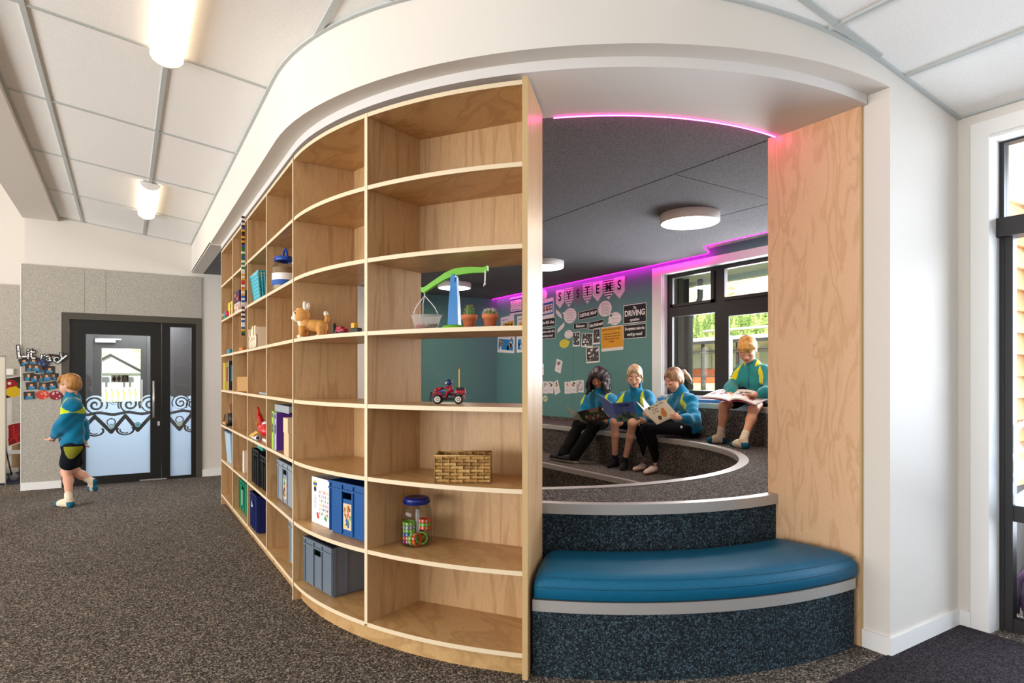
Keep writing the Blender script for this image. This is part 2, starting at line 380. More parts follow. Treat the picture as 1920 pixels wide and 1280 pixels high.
# reading room: walls, ceiling, window wall
m=MB(); m.bb(3.6,XW+.2,YN,YN+.2,0,2.8); struct('wall_nook_end',m,FELT_T)
m=MB(); m.bb(3.58,3.6,YB,YN+.1,0,2.8); struct('wall_nook_return',m,WHITE)
WY0,WY1,WZ0,WZ1=2.7,5.275,1.08,2.515
m=MB(); m.bb(XW,XW+.14,WY1,YN+.1,0,2.8); m.bb(XW,XW+.14,1.9,WY1,0,WZ0); m.bb(XW,XW+.14,1.9,WY1,WZ1,2.8); m.bb(XW,XW+.14,1.9,WY0,WZ0,WZ1)
struct('wall_nook_window',m,FELT_T)
m=MB()
m.bb(XW-.0015,XW,7.0,7.003,.7,2.6)
struct('trim_5',m,plain('#2C6263',.9))
m=MB(); m.bb(3.2,XW+.14,1.76,1.9,0,2.8); struct('wall_nook_side',m,WHITE)
m=MB()
e=[(XS+.03,YB),(XS+.03,6.9),(XS+.3,6.86),(XS+.36,CY)]+arc(1.64,0,A88,20)+[(3.0,2.07),(3.2,1.95),(5.0,1.95)]
g=[(5.0,4.15),(5.0,4.2),(5.005,4.26),(5.03,4.31),(5.09,4.36),(5.16,4.4),(5.24,4.43),(5.3,4.47),(5.335,4.53),(5.345,4.6),(5.345,YN)]
e+=[(5.0,2.5)]+g+[(3.58,YN),(3.58,YB)]
m.prism(e,ZC,ZC+.06); cn=struct('ceiling_nook',m,FELT_D)
m=MB()                                                   # panel joints of the felt ceiling
def jnt(u0,v0,u1,v1):
    a=on_z(u0,v0,ZC); b=on_z(u1,v1,ZC); m.tube([(a.x,a.y,ZC-.0002),(b.x,b.y,ZC-.0002)],.002,4)
jnt(1012,418,1456,257); jnt(1270,328,1440,372); jnt(1350,405,1456,378)
struct('trim_6',m,plain('#2A2A2C',.9),cn)
# LED strip in the shadow gap along the ceiling edge
PINK=glow('magenta_led','#FF10C8',16.)
m=MB(); m.tube([(x+.006,y,ZC-.001) for x,y in [(5.0,2.5)]+g],.0045,6,mi=0); m.tube([(x+.02,y,ZC+.02) for x,y in g[8:]],.008,6,mi=1)
o=obj('led_strip',m,[PINK,glow('magenta_led_core','#FF08C0',26.)]); tag(o,'magenta LED strip glowing along the wavy ceiling edge above the teal wall','light strip')
m=MB(); m.tube([(x,y,ZL-.002) for x,y in arc(1.627,A45+.03,A88+.008,24)],.0024,6)
o=obj('led_strip',m,glow('pink_led','#FF2FA8',60.)); tag(o,'pink LED line curving along the white soffit over the cushioned bench','light strip')
# window 1
w=struct('window_1',MB().bb(XW-.015,XW,5.275,5.43,1.0,2.6).bb(XW-.015,XW,2.6,5.275,2.51,2.6).bb(XW-.015,XW,2.6,2.7,1.0,2.6),WHITE2)
struct('window_reveal',MB().bb(XW,XW+.09,5.262,5.275,1.08,2.515).bb(XW,XW+.09,2.7,5.275,2.505,2.515),WHITE2,w)
struct('window_sill',MB().bb(XW-.03,XW+.09,2.7,5.3,1.055,1.08),WHITE2,w)
x0,x1=XW+.07,XW+.12
fm=MB(); fm.bb(x0,x1,5.2,5.262,1.08,2.505); fm.bb(x0,x1,2.7,5.2,2.46,2.505); fm.bb(x0,x1,2.7,5.2,1.08,1.135); fm.bb(x0,x1,4.43,4.56,1.135,2.46); fm.bb(x0,x1,3.0,3.06,1.135,2.46); fm.bb(x0,x1,3.06,4.43,2.0,2.115); fm.bb(x0,x1,4.56,5.2,2.0,2.115)
struct('window_frame',fm,FRAME,w)
struct('window_sash',MB().bb(x0-.02,x0,4.36,4.43,1.135,2.0).bb(x0-.02,x0,3.76,3.83,1.135,2.0).bb(x0-.02,x0,3.83,4.36,1.94,2.0).bb(x0-.02,x0,3.83,4.36,1.135,1.19).bb(x0-.02,x0,4.56,4.6,2.115,2.46).bb(x0-.02,x0,3.06,4.43,2.115,2.15).bb(x0-.02,x0,4.56,5.2,2.115,2.145).bb(x0-.02,x0,5.16,5.2,2.115,2.46).bb(x0-.02,x0,5.165,5.2,1.135,2.0),FRAME,w)
struct('window_handle',MB().bb(x0-.04,x0-.02,3.8,3.82,1.35,1.5),plain('#151515',.35),w)
struct('window_pane',MB().bb(x0+.02,x0+.026,2.7,5.2,1.1,2.48),PANE,w)
# ------------------------------------------------------------------ carpeted amphitheatre
def nosing(path, z, side, w=.055, h=.05, parent=None, nm='nosing', out=.008):
    """angled aluminium step edge along a plan curve; side = +1 when the tread lies to the left of the travel direction"""
    P=[Vector((x,y,0)) for x,y in path]; n=len(P); prof=[(-out,-h),(-out,.004),(w,.004),(w,.0),(0,0),(0,-h)]
    vs=[]; fs=[]; K=len(prof)
    for i,p in enumerate(P):
        t=(P[min(i+1,n-1)]-P[max(i-1,0)]).normalized(); nn=Vector((-t.y,t.x,0))*side
        for (a,b) in prof: q=p+nn*a; vs.append((q.x,q.y,z+b))
    for i in range(n-1):
        for j in range(K): fs.append((i*K+j,i*K+(j+1)%K,(i+1)*K+(j+1)%K,(i+1)*K+j))
    fs+= [tuple(range(K))[::-1],tuple((n-1)*K+j for j in range(K))]
    mm=MB(); mm.add(vs,fs)
    ribs=MB()
    return obj(nm,mm,ALU,parent,world=True)
a0=A45+.012; fr1=arc(R-.04,a0,A88-.01,30)
t=thing('bench_step','low curved step with teal flecked carpet riser under the blue cushion','step',(2.1,1.9,0))
m=MB(); m.strip(fr1,arc(1.63,a0,A88-.01,30),0,Z1-.001); obj('carpet_riser',m,CARPET_T,t,world=True); nosing(fr1,Z1,1,.05,.045,t)
# blue bench cushion
cu=thing('bench_cushion','long curved blue vinyl cushion on the low front bench','cushion',(2.1,1.9,Z1+.004))
def cushion_mesh(r0,r1,a0,a1,z0,z1,n=48,rad=.03):
    mm=MB(); prof=[]
    q=[(r0,z0+.004,0),(r0+.004,z0+.055,0)]
    pr=[(r0-.012,z0),(r0,z0+.008),(r0+.002,z0+.05),(r0-.0,z1-.045),(r0-.008,z1-.022),(r0-.028,z1-.006),(r0-.07,z1+.003),(r0-.2,z1+.006),((r0+r1)/2,z1+.006),(r1+.05,z1),(r1+.012,z1-.02),(r1,z1-.05),(r1,z0)]
    K=len(pr); vs=[]; fs=[]
    for i in range(n+1):
        f=i/n; a=a0+(a1-a0)*f; ed=min(f,1-f)*n
        for j,(r,z) in enumerate(pr):
            zz=z-(.016 if ed<.5 else .004 if ed<1.5 else 0)*(1 if 4<=j<=10 else 0)
            if 5<=j<=8: zz+= .0024*math.sin(a*71+j*1.7)*(.2+f)*(1 if j<8 else .4)
            vs.append((CX-r*math.cos(a),CY-r*math.sin(a),zz))
    for i in range(n):
        for j in range(K): fs.append((i*K+j,(i+1)*K+j,(i+1)*K+(j+1)%K,i*K+(j+1)%K))
    fs+=[tuple(range(K)),tuple(n*K+j for j in range(K))[::-1]]
    mm.add(vs,fs,smooth=True); return mm
q=N('blue_vinyl'); q.b.inputs['Roughness'].default_value=.5; q.b.inputs['Specular IOR Level'].default_value=.3
tn=q.n('ShaderNodeTexNoise'); tn.inputs['Scale'].default_value=260; q.l(q.pos(),tn.inputs['Vector']); r_=q.ramp(tn.outputs['Fac'],[(.35,lin('#06577A')),(.65,lin('#0A698C'))]); q.l(r_.outputs[0],q.b.inputs['Base Color']); q.bump(tn.outputs['Fac'],.12,.003); VINYL=q.mat
obj('cushion_cover',cushion_mesh(R-.03,1.64,a0+.004,A88-.006,Z1+.006,Z1+.115),VINYL,cu,world=True)
m=MB(); m.tube([(x,y,Z1+.062) for x,y in arc(R-.0285,a0+.01,A88-.012,40)],.0035,6); m.tube([(x,y,Z1+.102) for x,y in arc(R-.036,a0+.01,A88-.012,40)],.002,5); obj('piping',m,plain('#075777',.5),cu,world=True)
# upper ring and the seat tier it runs into
ph0,ph1,ph2=math.radians(211.5),math.radians(290),math.radians(335)
inn=[]; out=[]
def pit(ph,r=PR): return (PX_+r*math.cos(ph),PY_+r*math.sin(ph))
for i in range(30):
    f=i/29; inn.append(pit(ph0+(ph1-ph0)*f)); aa=.04+(A88+.06-.04)*f; out.append((CX-1.62*math.cos(aa),CY-1.62*math.sin(aa)))
for i in range(1,16):
    f=i/15; inn.append(pit(ph1+(ph2-ph1)*f)); out.append((3.003+(XW-.002-3.003)*f,2.12-.17*min(1,f*3)))
for i in range(1,12):
    f=i/11; inn.append(pit(ph2+(2*PI-ph2)*f)); out.append((XW-.002,1.95+2.55*f))
for y in (5.2,6.0,7.0,8.0,YN-.002): inn.append((PX_+PR,y)); out.append((XW-.002,y))
t=thing('upper_step','charcoal carpeted ring step sweeping round into the tier where three girls sit','step',(3.0,2.4,0))
m=MB(); m.strip(inn,out,0,Z2-.001,mi=0,fmi=0); obj('carpet_tread',m,CARPET_I,t,world=True)
m=MB(); fr2=[(CX-1.625*math.cos(.3+(A88+.05-.3)*i/40),CY-1.625*math.sin(.3+(A88+.05-.3)*i/40)) for i in range(41)]
b2=[(CX-1.6*math.cos(.3+(A88+.05-.3)*i/40),CY-1.6*math.sin(.3+(A88+.05-.3)*i/40)) for i in range(41)]
m.strip(fr2,b2,Z1,Z2-.002); obj('carpet_riser',m,CARPET_T,t,world=True)
nosing(fr2,Z2,1,.045,.048,t,out=.012); nosing(inn,Z2,-1,.06,.042,t,out=.01)
# feet tier
fe=[pit(math.radians(250)+(2*PI-math.radians(250))*i/24,1.22) for i in range(25)]+[(PX_+1.22,y) for y in (5.2,6.2,7.2,8.2,YN)]
ba=[pit(math.radians(250)+(2*PI-math.radians(250))*i/24,PR-.012) for i in range(25)]+[(PX_+PR-.012,y) for y in (5.2,6.2,7.2,8.2,YN)]
t=thing('lower_step','low charcoal carpeted step under the three girls\' feet','step',(4.2,6,0))
m=MB(); m.strip(fe,ba,0,ZI-.001); obj('carpet_tread',m,CARPET_I,t,world=True); nosing(fe,ZI,-1,.05,.045,t)
# window seat
a1,a2=math.radians(300),2*PI
ws=[pit(a1+(a2-a1)*i/24,2.265) for i in range(25)]+[(PX_+2.265,5.15)]
wb=[(min(XW,x+1.2),max(1.96,y)) for x,y in ws]; wb=[(XW-.002,max(1.96,y)) for x,y in ws]
t=thing('window_seat','raised carpeted window seat tier that the blond boy sits on','step',(5.2,4,Z2))
m=MB(); m.strip(ws,wb,Z2,Z3-.001); obj('carpet_riser',m,CARPET_I,t,world=True); nosing(ws,Z3,-1,.05,.048,t)
c1=[pit(math.radians(312)+(2*PI-math.radians(312))*i/20,2.33) for i in range(21)]+[(5.2,5.13)]
m=MB(); m.strip(c1,[(XW-.004,y) for x,y in c1],Z3+.003,Z3+.04)
o=obj('seat_pad',m,plain('#3E74B4',.42,name='pad_blue'),loc=(5.3,4.4,Z3+.003),world=True); tag(o,'thin blue pad along the window seat','cushion')
m=MB(); m.bb(XW-.012,XW,5.15,YN,Z2,Z2+.045); m.bb(3.6,XW,YN-.012,YN,Z2,Z2+.045); struct('baseboard_nook',m,CARPET_I)
# plywood reveal panel
m=MB(); m.bb(2.985,2.9995,CY-R+.03,2.115,0,ZL+.01)
rp=obj('reveal_panel',m,PLY_P,loc=(3.0,1.85,0),world=True); tag(rp,'tall birch plywood panel lining the right side of the opening','panel')
m=MB(); m.bb(2.983,2.9995,CY-R+.022,CY-R+.03,0,ZL); obj('panel_edge',m,PLY_EB,rp,world=True)
# ------------------------------------------------------------------ curved bookshelf
LV=[2.55,2.2,1.85,1.5,1.15,.8,.45,.1]
YP=[3.70+.787*k for k in range(5)]                         # straight posts, nearest first
AP=[0.0,math.radians(22.41),A45]
def fp(a,d=0): return (CX-(R-d)*math.cos(a),CY-(R-d)*math.sin(a))
bs=thing('bookshelf','long curved birch plywood bookshelf with open bays','bookshelf',(XS,5,0))
def shelf_board(A,B,z,nm='shelf'):
    m=MB(); m.strip(A,B,z-.01,z+.01,mi=0,fmi=1); return obj(nm,m,[PLY_H,PLY_E],bs,world=True)
curved=[]
for b in range(6):
    if b<4: y1,y0=YP[4-b]-.01,YP[3-b]+.01; A=[(XS,y1),(XS,y0)]; B=[(XS+SD,y1),(XS+SD,y0)]
    else:
        a0_,a1_=AP[b-4]+.005,AP[b-3]-.005; A=[fp(a0_+(a1_-a0_)*i/14) for i in range(15)]
        p0,p1=Vector(fp(a0_,SD)),Vector(fp(a1_,SD)); B=[tuple(p0.lerp(p1,i/14)) for i in range(15)]
    for k,z in enumerate(LV): shelf_board(A,B,z)
    for r in range(7):                                      # back panels; the two curved bays are open in rows 3 and 4
        if b>=4 and r in (2,3): continue
        z0,z1=LV[r+1]+.01,LV[r]-.01; m=MB()
        if b<4: m.bb(XS+SD,XS+SD+.012,y0-.01,y1+.01,z0-.01,z1+.01)
        else:
            p0,p1=Vector(B[0]+(0,)),Vector(B[-1]+(0,)); d=(p1-p0).normalized(); nn=Vector((-d.y,d.x,0)); nn=nn if nn.dot(Vector((CX,CY,0))-p0)>0 else -nn
            q=[p0-d*.01,p1+d*.01]; m.slab([(q[0].x,q[0].y,z0-.01),(q[1].x,q[1].y,z0-.01),(q[1].x,q[1].y,z1+.01),(q[0].x,q[0].y,z1+.01)],.012)
        obj('back_panel',m,PLY_V,bs,world=True)
    # toe kick
    off=.045; A2=[(XS+off,y1),(XS+off,y0)] if b<4 else [fp(a0_-.006+(a1_-a0_+.012)*i/14,off) for i in range(15)]
    B2=[(x+.02,y) for x,y in A2] if b<4 else [fp(a0_-.006+(a1_-a0_+.012)*i/14,off+.02) for i in range(15)]
    m=MB(); m.strip(A2,B2,0,.09); obj('toe_kick',m,PLY_H,bs,world=True)
def upright(p,nrm,z0,z1,th=.02,dep=SD,nm='divider',em=PLY_E):
    p=Vector((p[0],p[1],0)); nv=Vector((nrm[0],nrm[1],0)); t=Vector((-nv.y,nv.x,0)); m=MB()
    q=[p-t*th/2,p+t*th/2,p+t*th/2+nv*dep,p-t*th/2+nv*dep]; vs=[(a.x,a.y,z) for z in (z0,z1) for a in q]
    m.add(vs,[(3,2,1,0),(4,5,6,7),(1,2,6,5),(2,3,7,6),(3,0,4,7)],0,False); m.add(vs,[(0,1,5,4)],1,False)
    return obj(nm,m,[PLY_V,em],bs,world=True)
for k,y in enumerate(YP): upright((XS-.001,y),(1,0),0 if k in (0,4) else .1,2.56)
upright(fp(AP[1],-.001),(math.cos(AP[1]),math.sin(AP[1])),.1,2.56)
pe=on_z(987,1276.5,0); dirp=Vector((math.cos(A45),math.sin(A45)))
tgt=along(1012.5,706,2.955); dd=(Vector((tgt.x,tgt.y))-Vector((pe.x,pe.y))).normalized()
upright((fp(A45,-.004)),(dd.x,dd.y),0,2.572,.024,.385,'end_panel',PLY_EB)
def shelf_top(r): return LV[r-1]+.0105                      # r = shelf number from the top, 1..8
def in_bay(b, s, d):
    """point on a shelf: bay 1 (far end) .. 6 (by the opening), s 0..1 across from its left post, d metres back from the shelf edge; with the outward angle"""
    if b<=4: y=YP[5-b]+(YP[4-b]-YP[5-b])*s; return (XS+d,y,0.0)
    a=AP[b-5]+(AP[b-4]-AP[b-5])*s; return fp(a,d)+(a,)
# ------------------------------------------------------------------ lamps
LW=glow('warm_diffuser','#FFE4C0',5.); LN=glow('round_diffuser','#FFF0DC',42.)
ENDC=plain('#EDE8E0',.5)
def linear(y0,y1,x,label):
    zc=cz(x); t=thing('ceiling_light',label,'ceiling light',(x,(y0+y1)/2,zc-.008))
    t.rotation_euler=(0,math.atan(.119),0); L=(y1-y0)/2
    m=MB(); prof=[(-.078,0),(-.078,-.02),(-.06,-.045),(-.03,-.06),(0,-.065),(.03,-.06),(.06,-.045),(.078,-.02),(.078,0)]
    n=len(prof); vs=[(a,s*(L-.012),b) for s in (-1,1) for a,b in prof]
    m.add(vs,[(i,i+1,n+i+1,n+i) for i in range(n-1)],smooth=True); obj('diffuser',m,LW,t)
    for s in (-1,1):
        m=MB(); v=[(a*1.04,s*(L-.012),b*1.05) for a,b in prof]+[(a*1.04,s*L,b*1.05) for a,b in prof]
        m.add(v,[(i,i+1,n+i+1,n+i) for i in range(n-1)]+[tuple(range(n)),tuple(range(n,2*n))[::-1]]); obj('end_cap',m,ENDC,t)
    m=MB(); m.bb(-.06,.06,-L,L,-.004,.004); obj('base_tray',m,ENDC,t)
linear(2.62,3.86,.193,'long lit linear ceiling light cut off by the top of the photo')
linear(6.455,7.70,.193,'lit linear ceiling light near the black door, seen whole')
def disc(u,v,label,dia=.475):
    p=on_z(u,v,ZC-.075); t=thing('ceiling_light',label,'ceiling light',(p.x,p.y,ZC)); r=dia/2
    m=MB(); m.lathe([(r-.02,0),(r,-.004),(r,-.07),(r-.006,-.078),(r-.012,-.078),(r-.012,-.07)],n=40,caps=False); obj('drum',m,plain('#E8E4DE',.5),t)
    m=MB(); m.lathe([(.0001,-.0745),(r-.012,-.0735)],n=40,caps=False); obj('diffuser',m,LN,t)
disc(1293,418,'large round drum ceiling light, nearest the plywood reveal panel')
disc(1019,502,'round drum ceiling light half hidden by the shelf end panel')
disc(852,540,'round drum ceiling light seen through the shelf behind the green balance')
# ------------------------------------------------------------------ the black door with frosted film
def film_mesh(mask, x0,x1,z0,z1, st=.005):
    """a cut film sheet: rows of little rectangles wherever the mask keeps the film"""
    m=MB(); nz=int((z1-z0)/st); nx=int((x1-x0)/st)
    for k in range(nz):
        z=z0+(k+.5)*st; run=None
        for i in range(nx+1):
            on=i<nx and mask(x0+(i+.5)*st,z)
            if on and run is None: run=i
            if not on and run is not None:
                xa,xb=x0+run*st,x0+i*st; m.add([(xa,0,z-st/2),(xb,0,z-st/2),(xb,0,z+st/2),(xa,0,z+st/2)],[(0,1,2,3)],0,False); run=None
    return m
def koru(cs, zt, zigs, zw, fl=1):
    """mask of a wave of fern-frond spirals over a zigzag; cs = spiral centres (x, z, radius)"""
    def seg(x,z,a,b):
        dx,dz=b[0]-a[0],b[1]-a[1]; t=max(0,min(1,((x-a[0])*dx+(z-a[1])*dz)/(dx*dx+dz*dz))); return math.hypot(x-a[0]-t*dx,z-a[1]-t*dz)
    def f(x,z):
        top=zt+.018*math.sin(x*19)+.008*math.sin(x*43)
        for (a,b,r) in cs: top=max(top, b+math.sqrt(max(0,(r*1.22)**2-(x-a)**2)) if abs(x-a)<r*1.22 else -9)
        if z>top: return False
        for (a,b,r) in cs:
            d=math.hypot(x-a,(z-b)); an=math.atan2(z-b,(x-a)*fl)/(2*PI)
            if d<r and d>r*.1:
                if ((d/(r*.52)-an)%1)<.44: return False
            if r*1.06<d<r*1.22 and (z-b)>-.5*r: return False
        w=zw+.012*math.sin(x*21+1)
        if abs(z-w)<.017: return False
        for i in range(len(zigs)-1):
            if seg(x,z,zigs[i],zigs[i+1])<.021: return False
            mx=(zigs[i][0]+zigs[i+1][0])/2
        zb=min(q[1] for q in zigs); zt_=max(q[1] for q in zigs)
        for i,q in enumerate(zigs):
            if q[1]==zt_:                                       # curled fern under each peak
                d=math.hypot(x-q[0],(z-zb-.02)*1.5); 
                if abs(d-.085)<.012 and z<zb+.05: return False
                if abs(d-.055)<.009 and z<zb+.035 and x<q[0]+.03: return False
        for (a,b) in [(q[0],(zt_*.62+zb*.38)) for q in zigs if q[1]==zb]:
            if abs(math.hypot(x-a,z-b)-.042)<.006: return False
        return True
    return f
y0=YB-.01; y1=YB+.05
d1=struct('door_1',MB().bb(-.552,-.397,y0+.01,y1,0,1.965).bb(.264,.384,y0+.01,y1,0,1.965).bb(-.397,.264,y0+.01,y1,1.80,1.965).bb(-.397,.264,y0+.01,y1,0,.10),BLACK)
struct('door_frame',MB().bb(-.63,-.556,y0-.012,y1+.1,0,2.045).bb(.77,.84,y0-.012,y1+.1,0,2.045).bb(-.556,.77,y0-.012,y1+.1,1.967,2.045),BRONZE,d1)
struct('side_panel',MB().bb(.388,.48,y0+.005,y1+.01,0,1.967).bb(.719,.77,y0+.005,y1+.01,0,1.967).bb(.48,.719,y0+.005,y1+.01,1.922,1.967).bb(.48,.719,y0+.005,y1+.01,0,.035),BLACK,d1)
struct('door_pane',MB().bb(-.397,.264,y0+.03,y0+.036,.1,1.8),PANE,d1)
struct('side_pane',MB().bb(.48,.719,y0+.03,y0+.036,.035,1.922),PANE,d1)
sp=[(-.305,.955,.105),(-.115,1.0,.05),(.045,.955,.105),(.262,.955,.105)]
mk=koru(sp,1.02,[(-.42,.68),(-.31,.815),(-.145,.62),(-.0,.815),(.13,.63),(.27,.80)],.845)
fm=film_mesh(mk,-.397,.264,.1,1.1); fm.v=[(a,YB-.008+.025,c) for a,b,c in fm.v]; struct('frosted_film',fm,FROST,d1)
mk=koru([(.60,.96,.085),(.74,.93,.07)],1.04,[(.46,.78),(.585,.62),(.73,.82)],.845,-1)
fm=film_mesh(mk,.48,.719,.035,1.12); fm.v=[(a,YB-.008+.025,c) for a,b,c in fm.v]; struct('frosted_film',fm,FROST,d1)
mm=MB()
for (a,b,c) in ((-.145,.694,0),(.13,.70,1),(.585,.694,2)):
    mm.mi=(0,1,2)[c]; mm.lathe([(.001,0),(.033,0)],(a,y0+.0225,b),20,R=Rx(PI/2),caps=False)
    mm.mi=2 if c==1 else 1
    for k in range(8): mm.ball((a+.02*math.cos(k*PI/4),y0+.02,b+.02*math.sin(k*PI/4)),.0055,6)
struct('film_emblem',mm,[plain('#B9D6DD',.6),plain('#3F96B4',.6),plain('#D9E4C8',.6)],d1)
mm=MB(); mm.tube([(.299,y0-.045,.785),(.299,y0-.045,1.24)],.013,10)
for z in (.87,1.15): mm.tube([(.299,y0-.045,z),(.299,y0+.02,z)],.008,8)
struct('pull_handle',mm,plain('#C9C5BF',.3,.7),d1)
struct('door_lock',MB().bb(.34,.366,y0-.004,y0+.01,.68,.735).bb(.348,.356,y0-.012,y0,.70,.715),plain('#D3D0CB',.35,.5),d1)
struct('door_bolt',MB().bb(.15,.44,y0-.012,y0+.008,.006,.02),plain('#C9C9C9',.3,.7),d1)
m=MB(); cxp,czp=-.055,1.268; yy=y0+.018
m.bb(cxp-.09,cxp+.09,yy,yy+.004,czp-.043,czp+.043,0)
def fig(x,skirt):
    m.lathe([(.001,0),(.009,0),(.009,.003),(.001,.003)],(x,yy-.0005,czp+.029),10,1,Rx(PI/2))
    if skirt: m.slab([(x-.022,yy,czp-.018),(x+.022,yy,czp-.018),(x+.008,yy,czp+.018),(x-.008,yy,czp+.018)],.003,1)
    else: m.bb(x-.011,x+.011,yy-.003,yy,czp-.012,czp+.018,1)
    for s in (-1,1): m.bb(x+s*.006-.004,x+s*.006+.004,yy-.003,yy,czp-.037,czp-.01,1); m.bb(x+s*.015-.003,x+s*.015+.003,yy-.003,yy,czp-.008,czp+.016,1)
fig(cxp-.06,1); fig(cxp-.012,0)
m.bb(cxp+.022,cxp+.086,yy-.002,yy,czp-.04,czp+.04,1)
xx=cxp+.052; L=2
m.tube([(xx+.016*math.cos(t*.3),yy-.003,czp-.014+.018*math.sin(t*.3)) for t in range(8,21)],.003,5,L)
m.tube([(xx-.004,yy-.003,czp+.03),(xx-.003,yy-.003,czp-.002),(xx+.012,yy-.003,czp-.004),(xx+.02,yy-.003,czp-.026),(xx+.026,yy-.003,czp-.028)],.003,5,L); m.tube([(xx-.003,yy-.003,czp+.012),(xx+.01,yy-.003,czp+.012)],.003,5,L)
o=obj('toilet_sign',m,[plain('#8F8677',.45),plain('#17140F',.5),plain('#8F8677',.45)],loc=(cxp,yy,czp),world=True); tag(o,'small silver sign with toilet pictograms stuck on the black door glass','sign')
# lobby beyond the door, its outer door and what one sees outside
m=MB(); m.bb(-.75,-.47,YB+.22,10.62,0,2.7); struct('wall_lobby',m,WHITE)
m=MB(); m.bb(.95,1.05,YB+.22,9.25,0,2.7); m.bb(.95,1.05,10.5,10.62,0,2.7); m.bb(.95,1.05,9.25,10.5,0,.3); m.bb(.95,1.05,9.25,10.5,2.2,2.7); struct('wall_lobby_side',m,WHITE)
m=MB(); 
for y in (9.27,9.62,10.0,10.47): m.bb(.94,1.04,y-.02,y+.02,.3,2.2)
m.bb(.94,1.04,9.25,10.5,2.15,2.2); m.bb(.94,1.04,9.25,10.5,1.0,1.04); struct('window_2',m,WHITE2)
m=MB(); m.bb(-.75,1.05,YB+.22,10.62,2.25,2.3); struct('ceiling_lobby',m,WHITE)
yd=10.55
d3=struct('door_3',MB().bb(-.39,-.29,yd,yd+.05,0,1.95).bb(.19,.27,yd,yd+.05,0,1.95).bb(-.29,.19,yd,yd+.05,1.7,1.95).bb(-.29,.19,yd,yd+.05,0,.93),BLACK)
struct('door_frame',MB().bb(-.47,-.39,yd-.02,yd+.08,0,2.0).bb(.27,.36,yd-.02,yd+.08,0,2.0).bb(-.39,.27,yd-.02,yd+.08,1.95,2.02),FRAME,d3)
struct('transom_panel',MB().bb(.36,1.0,yd,yd+.06,0,2.25).bb(-.47,.36,yd,yd+.06,2.05,2.25),FRAME,d3)
struct('door_pane',MB().bb(-.29,.19,yd+.02,yd+.026,.93,1.7),PANE,d3)
struct('door_closer',MB().bb(-.36,-.12,yd-.06,yd-.005,1.78,1.83).bb(-.33,-.05,yd-.07,yd-.06,1.82,1.835),plain('#B9B9B5',.35,.5),d3)
struct('pull_handle',MB().bb(.20,.212,yd-.05,yd-.035,.85,1.25),plain('#D0D0CC',.3,.6),d3)
# ------------------------------------------------------------------ outdoors
GR=speckle('dry_lawn',[(.35,lin('#7F8B4A')),(.5,lin('#A8A866')),(.65,lin('#C9BE86'))],3.,.1)
m=MB(); m.bb(-40,60,11.3,140,-.3,-.12); m.bb(5.6,60,1.9,11.3,-.3,-.12); struct('ground_outside',m,GR)
m=MB(); m.bb(5.58,7.9,1.5,11.2,-.25,-.05); m.bb(3.9,5.58,-6,1.55,-.25,-.03); struct('ground_paving',m,plain('#D2CDC2',.8,noise=9.))
# veranda
m=MB(); m.bb(5.58,7.68,1.9,9.3,2.80,2.9); m.bb(7.68,7.8,1.9,9.3,2.74,2.98); 
so=struct('roof_veranda',m,plain('#E8E6E0',.6)); mm=MB(); mm.bb(6.2,6.204,1.9,9.3,2.797,2.801); mm.bb(6.9,6.904,1.9,9.3,2.797,2.801); struct('soffit_joint',mm,plain('#77756F',.8),so)
t=thing('soffit_ceiling_light','round flush light under the veranda soffit outside the window','outdoor light',(6.45,3.98,2.80))
m=MB(); m.lathe([(.13,0),(.13,-.05),(.11,-.06)],n=28); obj('housing',m,plain('#9C9A94',.4),t)
m=MB(); m.lathe([(.11,-.06),(.1,-.075),(.001,-.082)],n=28,caps=False); obj('lens',m,plain('#C9C7BF',.3),t)
PB=thing('veranda_post','dark steel veranda post outside the window, beside the downpipe','post',(7.3,0,-.05)); 
p=on_x(1278,600,7.3); m=MB(); m.bb(7.22,7.38,p.y-.012,p.y+.012,-.05,2.80); m.bb(7.22,7.236,p.y-.08,p.y+.08,-.05,2.80); m.bb(7.364,7.38,p.y-.08,p.y+.08,-.05,2.80); obj('steel_section',m,plain('#544C44',.5,noise=14.),PB,world=True)
m=MB(); m.bb(7.18,7.42,p.y-.12,p.y+.12,-.05,-.03); obj('base_plate',m,plain('#3D3833',.5),PB,world=True)
q=on_x(1294,600,7.4); q=on_x(1294,600,7.52); dp=thing('downpipe','grey rainwater downpipe with a bend outside the window','downpipe',(7.52,q.y,-.05))
m=MB(); m.tube([(7.52,q.y,-.05),(7.52,q.y,2.2),(7.52,q.y-.03,2.32),(7.52,q.y-.16,2.42),(7.52,q.y-.2,2.52),(7.52,q.y-.2,2.79)],.045,12); obj('pipe',m,plain('#6E7274',.35,.4),dp,world=True)
m=MB(); m.tube([(7.52,q.y,1.1),(7.52,q.y,1.16)],.052,12); obj('bracket',m,plain('#4C4C4C',.5),dp,world=True)
